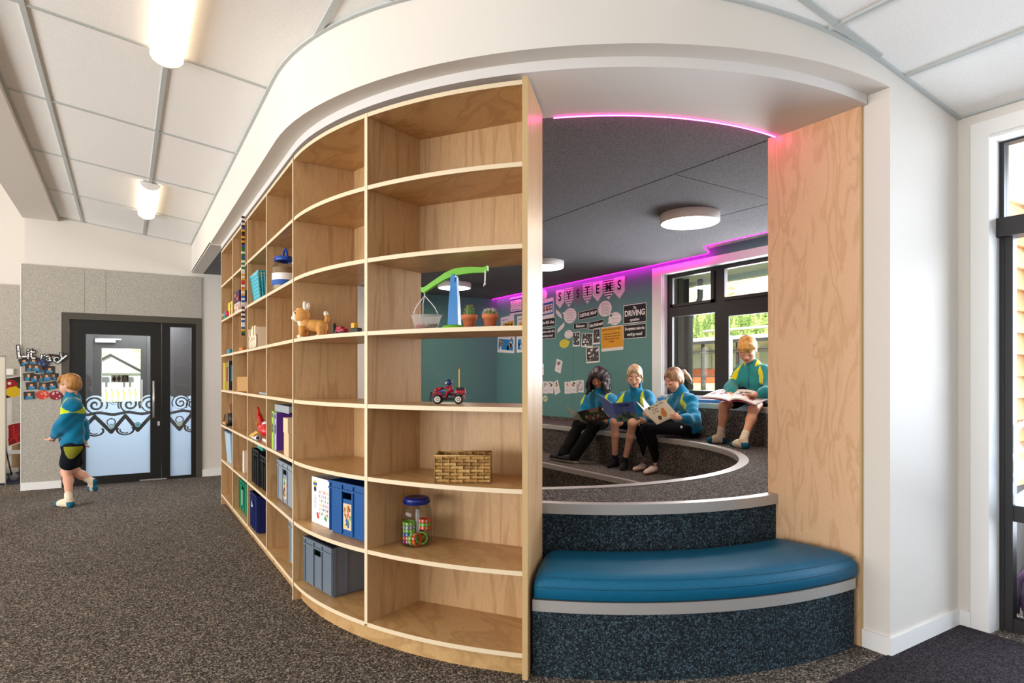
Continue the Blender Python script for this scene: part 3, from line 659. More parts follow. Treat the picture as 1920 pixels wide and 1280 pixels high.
# far building, fence, goal frame, hillside
t=thing('building','long low school building with grey roof and orange wall beyond the fence','building',(27,12,0))
def bx(nm,mt,*a): obj(nm,MB().bb(*a),mt,t,world=True)
bx('roof',plain('#BFC5CA',.5),24.5,31,2,30,3.0,3.25); bx('wall',plain('#ECEAE6',.7),26,30,3,29,1.7,3.0); bx('lower_wall',plain('#C4653A',.8),25.9,30,3,29,.9,1.7)
struct('ground_bank',MB().bb(25,31,0,40,-.14,.95),speckle('pale_dry_grass',[(.35,lin('#C2B878')),(.5,lin('#E0D8A4')),(.65,lin('#F0EAD0'))],6.,.1))
bx('gutter',plain('#3A3C3E',.5),24.4,24.5,2,30,2.92,3.06); bx('veranda_beam',plain('#4A4846',.5),24.75,24.95,2,30,2.45,2.6)
for k in range(9):
    y=7+k*2.1; obj('window',MB().bb(25.86,25.9,y,y+1.3,1.75,2.75),plain('#AEB8BE',.3),t,world=True)
    obj('veranda_column',MB().bb(24.8,24.92,y-.4,y-.28,-.12,3.0),plain('#3E3A38',.5),t,world=True)
t=thing('goal_frame','white tubular goal frame on the lawn outside the window','goal',(14,0,-.12))
a=on_x(1357,660,14); b=on_x(1371,660,14); c_=on_x(1318,660,14)
m=MB(); m.tube([(14,a.y,-.12),(14,a.y,2.6)],.05,8); m.tube([(14,b.y,-.12),(14,b.y,2.35)],.035,8); obj('upright',m,plain('#EDEDED',.4),t,world=True)
m=MB(); m.tube([(14,b.y-3,2.58),(14,c_.y,2.58)],.04,8); obj('crossbar',m,plain('#EDEDED',.4),t,world=True)
t=thing('rail_fence','low dark wire fence with rails outside the window','fence',(11,8,-.12)); 
m=MB(); 
for k,z in enumerate((.25,.6,.95,1.3)): 
    obj('rail',MB().tube([(11,3.5,z),(11,12.5,z)],.018,6),plain('#55524E',.5),t,world=True)
for k in range(7): obj('fence_post',MB().bb(10.96,11.04,3.6+k*1.45,3.68+k*1.45,-.12,1.4),plain('#4A4744',.5),t,world=True)
q=N('hill_scrub'); nz=q.n('ShaderNodeTexNoise'); nz.inputs['Scale'].default_value=.35; nz.inputs['Detail'].default_value=9; nz.inputs['Roughness'].default_value=.75; q.l(q.pos(),nz.inputs['Vector'])
r_=q.ramp(nz.outputs['Fac'],[(.36,lin('#8E7F60')),(.47,lin('#D3C4A2')),(.6,lin('#EFE6D4')),(.68,lin('#A79A78'))]); q.l(r_.outputs[0],q.b.inputs['Base Color']); q.b.inputs['Roughness'].default_value=1; SCRUB=q.mat
def hill(nm,fn,n=26):
    m=MB(); vs=[]; 
    for i in range(n+1):
        for j in range(n+1): vs.append(fn(i/n,j/n))
    m.add(vs,[(i*(n+1)+j,(i+1)*(n+1)+j,(i+1)*(n+1)+j+1,i*(n+1)+j+1) for i in range(n) for j in range(n)],smooth=True); return struct(nm,m,SCRUB)
hill('ground_hill',lambda a,b:(44+100*a,-20+190*b,-.2+46*a**.85+1.5*math.sin(b*17+a*9)*a))
hill('ground_far_hill',lambda a,b:(-120+170*a,118+90*b,-.3+30*b+3*math.sin(a*15)*b+2.5*math.sin(a*41+b*9)*b))
def crown(mm,x,y,z,h,r,mi):
    n=7; vs=[]; fs=[]; L=4
    for k in range(L):
        for s in (0,1):
            rr=r*(1-k/L*.85)*(1 if s==0 else .45); zz=z+h*(.08+.9*(k+s*.95)/L)
            for j in range(n):
                a=2*PI*(j+k*.5)/n; w=rr*random.uniform(.8,1.2); vs.append((x+w*math.cos(a),y+w*math.sin(a),zz+random.uniform(-.05,.05)*h))
    for k in range(2*L-1):
        for j in range(n): fs.append((k*n+j,k*n+(j+1)%n,(k+1)*n+(j+1)%n,(k+1)*n+j))
    mm.add(vs,fs,mi,False)
m=MB(); rnd=random.Random(3)
for k in range(2600):
    f=rnd.random(); x=44.5+12*f; y=12+rnd.random()*45; a=(x-44)/100; z=-.2+46*a**.85
    crown(m,x,y,z-.15,rnd.uniform(.9,1.8),rnd.uniform(.26,.44),rnd.choice((0,0,1,2)))
o=obj('conifer_forest',m,[plain('#6F8C46',.95),plain('#8FA85A',.95),plain('#B4C478',.95)]); tag(o,'dense green conifer forest covering the lower hillside outside the window','forest',kind='stuff')
# house and fence seen through the black door
t=thing('house','white gabled house with dark roof edge seen through the black door','house',(-3,78,0))
g1=on_y(207,665,78); hw=3.1; zt=g1.z
m=MB(); m.bb(g1.x-hw-6,g1.x+hw+10,78.2,84,-.12,zt-1.9); m.slab([(g1.x-hw,78.2,zt-1.95),(g1.x+hw,78.2,zt-1.95),(g1.x,78.2,zt-.05)],.2); obj('wall',m,plain('#B9C3CC',.7),t,world=True)
m=MB(); m.tube([(g1.x-hw-.4,78,zt-2.15),(g1.x,78,zt),(g1.x+hw+.4,78,zt-2.15)],.14,5); obj('roof_edge',m,plain('#33373B',.6),t,world=True)
m=MB(); m.slab([(g1.x,78.2,zt),(g1.x+hw+.3,78.2,zt-2.1),(g1.x+hw+.3,84,zt-2.1),(g1.x,84,zt)],.1); m.slab([(g1.x,84,zt),(g1.x-hw-.3,84,zt-2.1),(g1.x-hw-.3,78.2,zt-2.1),(g1.x,78.2,zt)],.1); obj('roof',m,plain('#7C838A',.5),t,world=True)
for k in range(4): obj('window',MB().bb(g1.x-1.4+k*2.2,g1.x-.2+k*2.2,78.1,78.22,-.0+.3,1.25),plain('#5B636A',.2),t,world=True)
t=thing('picket_fence','pale picket fence outside, seen through the black door','fence',(-2,22,-.12))
for z in (.25,.85): obj('rail',MB().bb(-8,8,22.02,22.07,z,z+.08),plain('#D9DCCB',.7),t,world=True)
for k in range(80): obj('picket',MB().bb(-6+k*.15,-6+k*.15+.09,22,22.02,-.1,1.12),plain('#E3E6D6',.7),t,world=True)
# timber cladding beyond the right-hand door, striped bag behind the glass
t=thing('clad_wall','timber weatherboard wall outside the glazed door','wall',(5,1.7,0))
CB=[plain('#C99A69',.7,noise=5.),plain('#D6A878',.7,noise=4.),plain('#BE8C5C',.7,noise=6.)]
for k in range(13):
    z=.62+k*.135; m=MB(); z1_=z+.145
    m.add([(3.92,1.56,z),(9,1.56,z),(9,1.595,z1_),(3.92,1.595,z1_),(3.92,1.6,z),(9,1.6,z)],[(0,1,2,3),(0,4,5,1)]); obj('weatherboard',m,CB[k%3],t,world=True)
obj('plinth',MB().bb(3.92,9,1.57,1.6,-.05,.62),plain('#4A4540',.8),t,world=True)
obj('gable_sheet',MB().bb(3.92,9,1.57,1.6,2.38,3.4),plain('#E3D2B0',.8),t,world=True)
mk=koru([(1.2,.98,.1),(.95,.98,.1),(.7,.98,.1),(.45,.98,.1),(.2,.98,.1),(-.05,.98,.1),(-.3,.98,.1)],1.08,[(1.33-.19*k,.86 if k%2 else .68) for k in range(10)],.885)
fm=film_mesh(mk,-.55,1.29,.64,1.25,.006); fm.v=[(XR+.134,a,c) for a,b,c in fm.v]; struct('frosted_film',fm,FROST,d2)
t=thing('striped_bag','purple and teal striped fabric bag hanging low behind the glazed door','bag',(XR+.36,1.2,-.03))
m=MB(); random.seed(4); m.lathe([(.02,0),(.12,.01),(.15,.1),(.15,.2),(.11,.3),(.05,.36),(.03,.42)],(0,0,.06),16); obj('bag_body',m,plain('#5A4668',.7,noise=30.),t)
for k,cc in enumerate(('#7E5C8C','#3C7C84','#B9A8C4','#40406A','#9C6A7A')):
    a=2.2+k*.45; m=MB(); m.tube([(.155*math.cos(a+z*.8)*(1 if z<.25 else .75),.155*math.sin(a+z*.8)*(1 if z<.25 else .75),.07+z) for z in (0.02,.08,.14,.2,.26)],.013,6); obj('stripe',m,plain(cc,.7),t)
m=MB(); m.tube([(0,0,.46),(.02,0,.6),(0,.02,.75)],.008,6); obj('strap',m,plain('#39354A',.7),t)
# ------------------------------------------------------------------ things kept on the shelves
def at_px(u, d, z, b):
    """base point on a shelf of bay b, seen at picture column u, d metres behind the shelf edge; and the facing angle"""
    if b<=4:
        x=XS+d; k=TH; y=x*math.tan(k)*(2800-u)/(u-235); return (x,y,z),-PI/2
    lo,hi=0,A45
    for _ in range(50):
        a=(lo+hi)/2; p=fp(a,d); Zc=p[0]*SN+p[1]*CS; uu=960+F_PX*(p[0]*CS-p[1]*SN)/Zc
        if uu<u: lo=a
        else: hi=a
    return fp(a,d)+(z,),a-PI/2
def crate(label,loc,rz,w,d,h,col,card=None,group=None,stripes=True,name='storage_crate'):
    t=thing(name,label,'crate',loc,rz,group); mt=plain(col,.42,spec=.35); th=.004
    x,y=w/2,d/2; bz=.012; r=x*.3; m=MB()
    m.bb(-x+.012,x-.012,-y+.012,y-.012,0,bz+.006)
    m.bb(-x,-x+th,-y,y,bz,h); m.bb(x-th,x,-y+.0,y,bz,h); m.bb(-x,x,y-th,y,bz,h)
    hz0,hz1=h*.70,h*.82; m.bb(-x,-r,-y,-y+th,bz,h); m.bb(r,x,-y,-y+th,bz,h); m.bb(-r,r,-y,-y+th,bz,hz0); m.bb(-r,r,-y,-y+th,hz1,h)
    for sx in (-1,1):
        m.bb(sx*r-.006,sx*r+.006,-y-.007,-y,bz,h-.004); m.bb(sx*(x-.006)-.006,sx*(x-.006)+.006,-y-.006,-y,bz,h); m.bb(sx*x-.004,sx*x+.004,-y+.0,-y+.02,bz,h)
        m.bb(sx*(x+.003)-.003,sx*(x+.003)+.003,-.06,-.05,bz,h*.9); m.bb(sx*(x+.003)-.003,sx*(x+.003)+.003,.05,.06,bz,h*.9)
    m.bb(-x-.004,x+.004,-y-.009,-y,h*.86-.004,h*.86+.004); obj('crate_body',m,mt,t)
    m=MB()
    m.bb(-x-.007,x+.007,-y-.009,-y+.001,h-.011,h)
    m.bb(-x-.007,-x,-y,y,h-.011,h); m.bb(x,x+.007,-y,y,h-.011,h); m.bb(-x-.007,x+.007,y-.001,y+.007,h-.011,h)
    obj('rim',m,mt,t)
    if card:
        m=MB(); m.slab([(-r*.72,-y-.0015,h*.14),(r*.72,-y-.0015,h*.14),(r*.72,-y-.0015,h*.62),(-r*.72,-y-.0015,h*.62)],.001,0); m.M=None
        rn=random.Random(card)
        for k in range(22):
            a=rn.uniform(-r*.5,r*.5); b=rn.uniform(h*.2,h*.55); s=rn.uniform(.008,.017); m.box((a,-y-.0032,b),(s,.0008,s*rn.uniform(.7,2.4)),Ry(rn.uniform(-.6,.6)),1+k%5)
        obj('picture_card',m,[plain('#D9C3A4',.5),plain('#D8432E',.5),plain('#E7B93A',.5),plain('#3F8E4A',.5),plain('#EFE6DA',.5),plain('#2E5A9C',.5)],t)
    return t
z8,z7,z6,z5,z4,z3_=[shelf_top(r) for r in (8,7,6,5,4,3)]
def by_corners(L,Rr,d):
    """centre and facing of a box whose front bottom edge runs from L to R"""
    l,r=Vector(L),Vector(Rr); v=(r-l); rz=math.atan2(v.y,v.x); n=Vector((-v.y,v.x)).normalized(); c=(l+r)/2+n*d/2; return (c.x,c.y),rz,v.length
c,rz,w=by_corners((.872,3.625),(.934,3.287),.27); crate('charcoal grey crate with handle slot on the bottom shelf, nearest the opening',c+(z8,),rz,w,.27,.268,'#66717D')
c,rz,w=by_corners((.93,3.318),(1.018,2.985),.26); crate('bright blue crate beside the white letter box',c+(z7,),rz,w,.26,.28,'#0B4E8E',card=3)
c,rz,w=by_corners((.905,3.60),(.953,3.345),.2)
t=thing('toy_box','white cardboard box printed with coloured letters beside the blue crate','box',c+(z7,),rz); h=.262; x,y=w/2,.1
m=MB(); m.bb(-x,x,-y,y,0,.004); m.bb(-x,x,-y,-y+.003,0,h); m.bb(-x,x,y-.003,y,0,h*.93); m.bb(-x,-x+.003,-y,y,0,h); m.bb(x-.003,x,-y,y,0,h*.95); obj('carton',m,[plain('#EFEDEE',.6)],t)
m=MB(); rn=random.Random(5); m.M=frame((0,-y-.0008,0),(1,0,0),(0,0,1),(0,-1,0))
for j in range(6):
    for i in range(6): m.text(rn.choice('ABCDEFGHKMNORSTUW'),.021,(-.025+i*.024+rn.uniform(-.003,.003),.185-j*.024,0),rn.randrange(4),bold=.03)
m.lathe([(.001,0),(.019,0)],(-.085,.225,.0002),14,1,caps=False,smooth=False); m.box((-.085,.224,.0006),(.044,.014,.0006),None,3); m.lathe([(.001,0),(.015,0)],(-.085,.195,.0003),12,4,caps=False); m.box((-.05,.05,.0004),(.022,.035,.0004),Rz(.5),0); m.box((.045,.045,.0004),(.03,.02,.0004),Rz(-.5),2)
for k in range(9): m.box((-.083,.155-k*.008,.0004),(.03,.0025,.0004),None,5)
obj('printing',m,[plain('#D6323A',.5),plain('#E9C02F',.5),plain('#3E9A56',.5),plain('#2F5FA8',.5),plain('#1F1C22',.5),plain('#9A9AA2',.5)],t)
t2=thing('plastic_bag','crumpled clear plastic bag poking out of the white letter box','bag',(c[0]+.07,c[1]-.02,z7+.005),rz)
m=MB(); rn=random.Random(8); m.ball((0,0,.14),(.05,.045,.14),14); m.v=[(a*(1+rn.uniform(-.2,.2)),b*(1+rn.uniform(-.2,.2)),cc) for a,b,cc in m.v]; obj('bag_body',m,film('cloudy_plastic','#DADADA',.35),t2)
# jar of linking number cubes
def jar(label,loc,rz,r,h,lid,fill=True):
    t=thing('jar',label,'jar',loc,rz)
    m=MB(); m.lathe([(.001,.002),(r*.86,.002),(r*.97,.012),(r,.03),(r,h*.68),(r*.94,h*.77),(r*.78,h*.84),(r*.76,h*.9)],n=36,caps=False); obj('jar_body',m,glass('jar_plastic','#F4F6F6',.12,.04),t)
    m=MB(); L=r*.84; m.lathe([(L*.98,h*.865),(L,h*.87),(L,h*.955),(L*.97,h*.985),(L*.86,h),(L*.6,h*.993),(.001,h*.99)],n=36,caps=False)
    for k in range(36): a=k*PI/18; m.box((L*math.cos(a)*1.005,L*math.sin(a)*1.005,h*.91),(.003,.002,h*.07),Rz(a))
    obj('lid',m,plain(lid,.3,spec=.5),t); return t
cc,rz=at_px(781,.20,z7,6); jr=jar('clear jar with dark blue lid full of coloured number bracelets',cc,rz,.076,.236,'#10217A')
JC=[('#77B62B','green'),('#8E9398','grey'),('#E0562B','orange'),('#1F5FA6','blue'),('#8E1F6B','purple')]
def ring(loc,axis,ci,k,nm='number bracelet'):
    m=MB(); R_=Vector((0,0,1)).rotation_difference(Vector(axis)).to_matrix(); n=10
    for j in range(n):
        a=2*PI*j/n; m.box(R_@Vector((.027*math.cos(a),.027*math.sin(a),0)),(.0065,.0165,.0165),R_@Rz(a),0)
        m.M=frame(R_@Vector((.0305*math.cos(a),.0305*math.sin(a),0)),R_@Vector((-math.sin(a),math.cos(a),0)),R_@Vector((0,0,1)),R_@Vector((math.cos(a),math.sin(a),0)))
        m.text(str((j*3+k)%10),.014,(0,0,.0006),1,bold=.03); m.M=None
    o=obj('bracelet',m,[plain(JC[ci][0],.45),plain('#F2F2EE',.5)],None,loc=loc); o.rotation_euler=(0,0,rz); return o
J=Vector(cc); Rj=Rz(rz); jl=[((-.022,-.03,.022),(0,0,1),4),((-.022,-.03,.0395),(0,0,1),2),((-.022,-.03,.057),(0,0,1),3),((-.022,-.03,.0745),(0,0,1),0),((-.022,-.03,.092),(0,0,1),1),((-.022,-.03,.1095),(0,0,1),0),
 ((.012,-.038,.037),(1,0,.0),0),((.033,-.036,.037),(1,0,.1),2),((.04,-.01,.04),(.55,-.8,.1),0),((-.048,-.004,.05),(.7,.6,.5),4),((-.04,.012,.09),(.8,.3,.6),0),((.036,.02,.085),(0,.1,1),2),((.036,.02,.103),(0,0,1),0),((.036,.02,.121),(0,0,1),2),((-.02,.035,.03),(0,0,1),0),((-.02,.035,.06),(.2,0,1),4)]
for k,(p,ax,ci) in enumerate(jl):
    p=J+Rj@Vector(p); o=ring(p,Rj.inverted()@(Rj@Vector(ax)),ci,k); tag(o,'%s bracelet of number cubes inside the blue-lidded jar, %s'%(JC[ci][1],['low in the upright stack','second from the bottom of the stack','third up in the stack','fourth up in the stack','fifth up in the stack','on top of the stack','standing on edge in front','standing on edge beside the green one','coiled at the lower corner','leaning against the glass','tilted near the stack','lying behind the grey tower','on the orange one behind','topmost of the rear pile','low at the back','tilted at the back'][k]),'toy','bracelets in the jar')
m=MB(); 
for k in range(9): m.box((0,0,.008+k*.0135),(.0145,.0145,.0125))
o=obj('cube_tower',m,plain('#B7B5B1',.5),loc=tuple(J+Rj@Vector((.012,-.006,.055)))); tag(o,'grey tower of linking cubes standing inside the blue-lidded jar','toy')
# woven basket
c,rz,w=by_corners((1.176,2.53),(1.387,2.398),.17); t=thing('woven_basket','small rectangular basket woven from flat seagrass on the shelf','basket',(c[0]+.004,c[1]+.004,z6),rz)
w=.25; d=.165; h=.125; BC=[plain(q,.75,noise=40.) for q in ('#B48A4E','#A67A40','#C49C5F','#96703C')]
m=MB(); m.bb(-w/2+.006,w/2-.006,-d/2+.006,d/2-.006,0,.006); obj('basket_floor',m,BC[1],t)
rn=random.Random(2); per=[(-w/2,-d/2,w/2,-d/2),(w/2,-d/2,w/2,d/2),(w/2,d/2,-w/2,d/2),(-w/2,d/2,-w/2,-d/2)]
for si,(xa,ya,xb,yb_) in enumerate(per):
    L=math.hypot(xb-xa,yb_-ya); n=max(2,round(L/.058)); dx,dy=(xb-xa)/L,(yb_-ya)/L; nx,ny=dy,-dx; m=MB(); rows=8
    for j in range(rows):
        z=.004+(j+.5)*(h-.006)/rows; off=(j%2)*.5
        k=-1
        for k in range(-1,n+1):
            a=(k+off)*L/n; b=a+L/n; a=max(a+.003,0); b=min(b-.003,L)
            if b-a<.006: continue
            pts=[]; 
            for q in range(5):
                f=a+(b-a)*q/4; o_=.0034*math.sin(PI*q/4)-.0012; pts.append((xa+dx*f+nx*o_,ya+dy*f+ny*o_,o_))
            hh=(h/rows)*.5*rn.uniform(.88,1.06); zz=z+rn.uniform(-.0012,.0012); vs=[]
            for (px,py,o_) in pts: vs+=[(px,py,zz-hh),(px+nx*.0007,py+ny*.0007,zz),(px,py,zz+hh),(px-nx*.004,py-ny*.004,zz)]
            m.add(vs,[(q*4+e,q*4+(e+1)%4,q*4+4+(e+1)%4,q*4+4+e) for q in range(4) for e in range(4)]+[(0,1,2,3),(16,19,18,17)],rn.choice((0,0,1,2,3)),True)
    obj('woven_side',m,BC,t)
    m=MB()
    for k in range(n*2+1):
        f=k*L/(n*2); m.tube([(xa+dx*f,ya+dy*f,.002),(xa+dx*f,ya+dy*f,h)],.0028,5)
    obj('stake',m,BC[2],t)
m=MB(); m.tube([(-w/2,-d/2,h),(w/2,-d/2,h),(w/2,d/2,h),(-w/2,d/2,h)],.004,6,closed=True); obj('basket_rim',m,BC[2],t)
# ride-on quad bike toy with a pencil upright in its rack
c,rz,w=by_corners((1.268,2.69),(1.352,2.638),.055); t=thing('toy_quad_bike','small red and blue toy quad bike','toy',(c[0],c[1],z5),rz)
RED=plain('#B0122C',.3,spec=.5); BLU=plain('#1B2F66',.3,spec=.5); BK=plain('#141314',.5); WHT=plain('#E8E0D2',.4)
wheels=[(-.05,-.026),(.05,-.026),(-.05,.026),(.05,.026)]
for (x,y) in wheels:
    wm=MB(); wm.lathe([(.012,-.009),(.0205,-.0095),(.0225,-.006),(.0225,.006),(.0205,.0095),(.012,.009)],(x,y,.0225),20,R=Rx(PI/2)); wh=obj('wheel',wm,BK,t)
    s=-1 if y<0 else 1; hm=MB(); hm.lathe([(.0145,.0096),(.0145,.0104),(.011,.0108),(.009,.0095)],(x,y,.0225),16,R=Rx(PI/2 if s<0 else -PI/2),caps=False)
    for k in range(5): a=k*2*PI/5; hm.box((x+.0055*math.cos(a),y+s*.0102,.0225+.0055*math.sin(a)),(.010,.001,.003),Ry(-a))
    obj('hub',hm,WHT,wh)
m=MB(); m.bb(-.055,.058,-.015,.015,.016,.030); m.bb(.05,.07,-.02,.02,.02,.045); obj('chassis',m,BK,t)
def fender(x,a0,a1,h2=.0):
    f=MB(); pts=[(x+.029*math.cos(a0+(a1-a0)*i/8),.0235+.029*math.sin(a0+(a1-a0)*i/8)) for i in range(9)]
    for s in (-1,1):
        vs=[(a,s*.02,b) for a,b in pts]+[(a,s*.037,b) for a,b in pts]+[(a,s*.02,b+.004) for a,b in pts]+[(a,s*.037,b+.004) for a,b in pts]
        f.add(vs,[(i,i+1,9+i+1,9+i) for i in range(8)]+[(18+i,27+i,27+i+1,18+i+1) for i in range(8)]+[(9+i,9+i+1,27+i+1,27+i) for i in range(8)]+[(i,18+i,18+i+1,i+1) for i in range(8)],smooth=True)
    return f
f=fender(-.05,PI*.95,.15); f.prism([(-.075,-.02),(-.03,-.02),(-.03,.02),(-.075,.02)],.044,.054); obj('front_fender',f,RED,t)
f=fender(.05,PI*.9,.0); f.rbox((.058,0,.058),(.05,.05,.018),.008); obj('rear_fender',f,RED,t)
m=MB(); m.slab([(-.062,-.014,.05),(-.01,-.014,.034),(-.012,-.014,.062),(-.045,-.014,.066)],-.028); obj('tank',m,BLU,t)
m=MB(); m.ball((-.058,0,.066),(.012,.011,.011),12); m.ball((-.04,0,.073),(.012,.012,.008),10); obj('headlamp',m,RED,t)
m=MB(); m.rbox((.012,0,.045),(.05,.022,.012),.006); obj('saddle',m,BK,t)
m=MB(); m.tube([(-.028,-.03,.078),(-.026,0,.07),(-.028,.03,.078)],.0028,6); obj('handlebar',m,BK,t)
m=MB(); m.tube([(-.083,-.02,.055),(-.088,-.02,.03),(-.087,-.02,.012)],.0018,5); m.tube([(-.083,.02,.055),(-.088,.02,.03),(-.087,.02,.012)],.0018,5); m.tube([(-.088,-.02,.03),(-.088,.02,.03)],.0018,5); m.tube([(-.083,-.02,.055),(-.075,0,.052),(-.083,.02,.055)],.0018,5); obj('bull_bar',m,BK,t)
m=MB(); m.bb(.04,.078,-.022,.022,.067,.071)
for y in (-.022,.022): m.bb(.04,.078,y-.001,y+.001,.071,.079)
for x in (.04,.078): m.bb(x-.001,x+.001,-.022,.022,.071,.079)
obj('rack',m,BK,t)
W0=t.matrix_basis
def quad_world(p): return (Matrix.Translation(Vector((c[0],c[1],z5)))@Matrix.Rotation(rz,4,'Z'))@Vector(p)
t2=thing('toy_rider','tiny helmeted rider figure seated on the toy quad bike','toy',tuple(quad_world((.012,0,.052))),rz)
m=MB(); m.tube([(0,0,.004),(-.002,0,.02),(-.006,0,.036)],[.011,.0115,.009],10); 
for s in (-1,1): m.tube([(-.005,s*.01,.034),(-.018,s*.018,.026),(-.036,s*.02,.026)],[.0055,.005,.004],8); m.tube([(0,s*.007,.004),(-.02,s*.014,.004),(-.02,s*.017,-.022)],[.007,.006,.005],8)
obj('rider_body',m,RED,t2)
m=MB(); m.ball((-.01,0,.052),(.0165,.015,.0155),14); obj('helmet',m,BLU,t2)
m=MB(); m.ball((-.0195,0,.049),(.009,.0105,.0065),10); obj('visor',m,WHT,t2)
o=thing('pencil','yellow pencil standing upright in the rack of the toy quad bike','pencil',tuple(quad_world((.052,.0,.0712))),rz)
m=MB(); m.tube([(0,0,0),(0,0,.098)],.0036,6,smooth=False); obj('pencil_body',m,plain('#E0B23C',.5),o); m=MB(); m.tube([(0,0,.098),(0,0,.104),(0,0,.107)],[.0037,.0045,.002],8); obj('eraser',m,plain('#A8163A',.6),o)
# balance scale and two cacti on the open shelf
cc,rz=at_px(852,.17,z4,6); t=thing('balance_scale','green and blue toy balance with a single hanging pan','balance scale',cc,rz+.12)
GRN=plain('#6FBE1E',.38,spec=.45); BL2=plain('#1873B8',.38,spec=.45)
m=MB(); m.lathe([(.001,.026),(.03,.026),(.05,.022),(.062,.012),(.066,.003),(.066,0)],n=32,caps=False); obj('base',m,GRN,t)
m=MB(); vs=[]
for z,a,b in ((.022,.027,.02),(.12,.0235,.017),(.2,.018,.013),(.25,.0165,.012)):
    for (sx,sy) in ((-1,-1),(1,-1),(1,1),(-1,1)): vs.append((sx*a,sy*b,z))
m.add(vs,[(4*i+j,4*i+(j+1)%4,4*i+4+(j+1)%4,4*i+4+j) for i in range(3) for j in range(4)]+[(3,2,1,0),(12,13,14,15)])
m.bb(-.009,.009,-.017,.017,.228,.262); obj('column',m,BL2,t)
tilt=-.33; m=MB()
bp=[(-.17,.2035,.012),(-.155,.2,.0135),(-.10,.232,.014),(-.045,.262,.0165),(0,.278,.0175),(.05,.283,.0165),(.10,.284,.0145),(.15,.281,.0125),(.168,.289,.012)]
vs=[]
for (x,z,hh) in bp:
    for (y,s) in ((-.011,-1),(.011,-1),(.011,1),(-.011,1)): vs.append((x,y,z-.004+s*hh*.95))
n=len(bp); m.add(vs,[(4*i+j,4*i+(j+1)%4,4*i+4+(j+1)%4,4*i+4+j) for i in range(n-1) for j in range(4)]+[(3,2,1,0),tuple(4*(n-1)+j for j in range(4))]); obj('beam',m,GRN,t)
m=MB(); m.lathe([(.006,-.012),(.006,.012)],(0,0,.262),12,R=Rx(PI/2)); obj('pivot',m,GRN,t)
STR=plain('#E6E2DC',.7); m=MB(); px=-.158; tubp=(-.15,-.0,.0)
m.tube([(px,0,.212),(px+.002,0,.19),(px+.004,0,.17)],.0028,6)
for (x,y) in ((-.20,-.03),(-.185,.045),(-.083,-.0)): m.tube([(px+.004,0,.17),((px+x)/2,(y)*.4,.135),((px+x)/2*.45+x*.55,y*.75,.11),(x,y,.078)],.0022,5)
obj('pan_string',m,STR,t)
m=MB(); m.tube([(.158,-.002,.288),(.158,-.012,.27),(.157,-.012,.22),(.151,-.012,.20)],.0025,5); m.tube([(.159,.004,.288),(.161,-.013,.27),(.16,-.013,.23),(.158,-.013,.213)],.0025,5); m.ball((.158,-.013,.211),.005,8); obj('spare_string',m,STR,t)
m=MB(); prof=[(.05,0),(.054,.004),(.073,.068),(.078,.072),(.08,.0745),(.076,.0745),(.071,.067),(.052,.006),(.001,.006)]
m.lathe(prof,(-.145,0,.001),28,caps=False); m.v=[(x,y*.82,z) for x,y,z in m.v]; obj('pan',m,film('milky_pan','#EAE6E2',.76),t)
rn=random.Random(6); Mb=Matrix.Translation(Vector(cc))@Matrix.Rotation(rz+.12,4,'Z'); k=0
for (x,colr,nm) in ((-.172,'#B8334A','red'),(-.118,'#2B2523','dark')):
    m=MB()
    for q in range(26):
        m.ball((x+rn.uniform(-.021,.021),rn.uniform(-.025,.025),.012+rn.uniform(0,.018)),rn.uniform(.005,.0075),6)
    o=obj('counter_pile',m,plain(colr,.4),None); o.matrix_basis=Mb; tag(o,'small heap of %s counters in the hanging balance pan'%nm,'counters',kind='stuff')
def cactus(u,label,tall):
    cc,rz=at_px(u,.10,z4,6); t=thing('potted_cactus',label,'cactus',cc,rz)
    m=MB(); m.lathe([(.001,0),(.0235,0),(.031,.042),(.036,.042),(.0375,.062),(.034,.062),(.033,.05),(.001,.05)],n=28,caps=False); obj('terracotta_pot',m,plain('#BE6E45',.8,noise=50.),t)
    m=MB(); m.lathe([(.033,.051),(.001,.054)],n=16,caps=False); obj('soil',m,plain('#3A2A20',.9,noise=200.),t)
    R0,H=(.0155,.056) if tall else (.024,.03); m=MB(); n=36; vs=[]; fs=[]; L=9
    for i in range(L+1):
        f=i/L; rr=R0*(math.sin(PI*min(1,.18+f*.82))**.55 if not tall else (1-f**5)**.5*.98+.02) if f<1 else .001
        for j in range(n): a=2*PI*j/n; q=rr*(1+.14*math.cos(a*9)); vs.append((q*math.cos(a),q*math.sin(a),.051+H*f))
    for i in range(L):
        for j in range(n): fs.append((i*n+j,i*n+(j+1)%n,(i+1)*n+(j+1)%n,(i+1)*n+j))
    m.add(vs,fs,smooth=True); obj('cactus_stem',m,plain('#4E7A3A',.6),t)
    m=MB(); rn=random.Random(u); NS=150 if tall else 190
    for k in range(NS):
        f=rn.uniform(.08,.98) if tall else rn.uniform(.25,1); a=2*PI*rn.randrange(9)/9+rn.uniform(-.12,.12)
        rr=R0*1.12*((1-f**5)**.5 if tall else math.sqrt(max(0,1-((f-.35)/.66)**2))); p=Vector((rr*math.cos(a),rr*math.sin(a),.051+H*f))
        d=(Vector((math.cos(a),math.sin(a),.35 if tall else (f-.3)*2.2))+Vector((rn.uniform(-.5,.5),rn.uniform(-.5,.5),rn.uniform(-.4,.5)))).normalized()*rn.uniform(.007,.012 if tall else .018)
        m.tube([p,p+d],[.0006,.0002],3)
    o=obj('spines',m,plain('#C9A46A' if tall else '#EADDD2',.6),t); o['kind']='stuff'
cactus(880,'terracotta pot with a tall brown-spined cactus, beside the blue scale column',True)
cactus(919,'terracotta pot with a low round white-spined cactus',False)
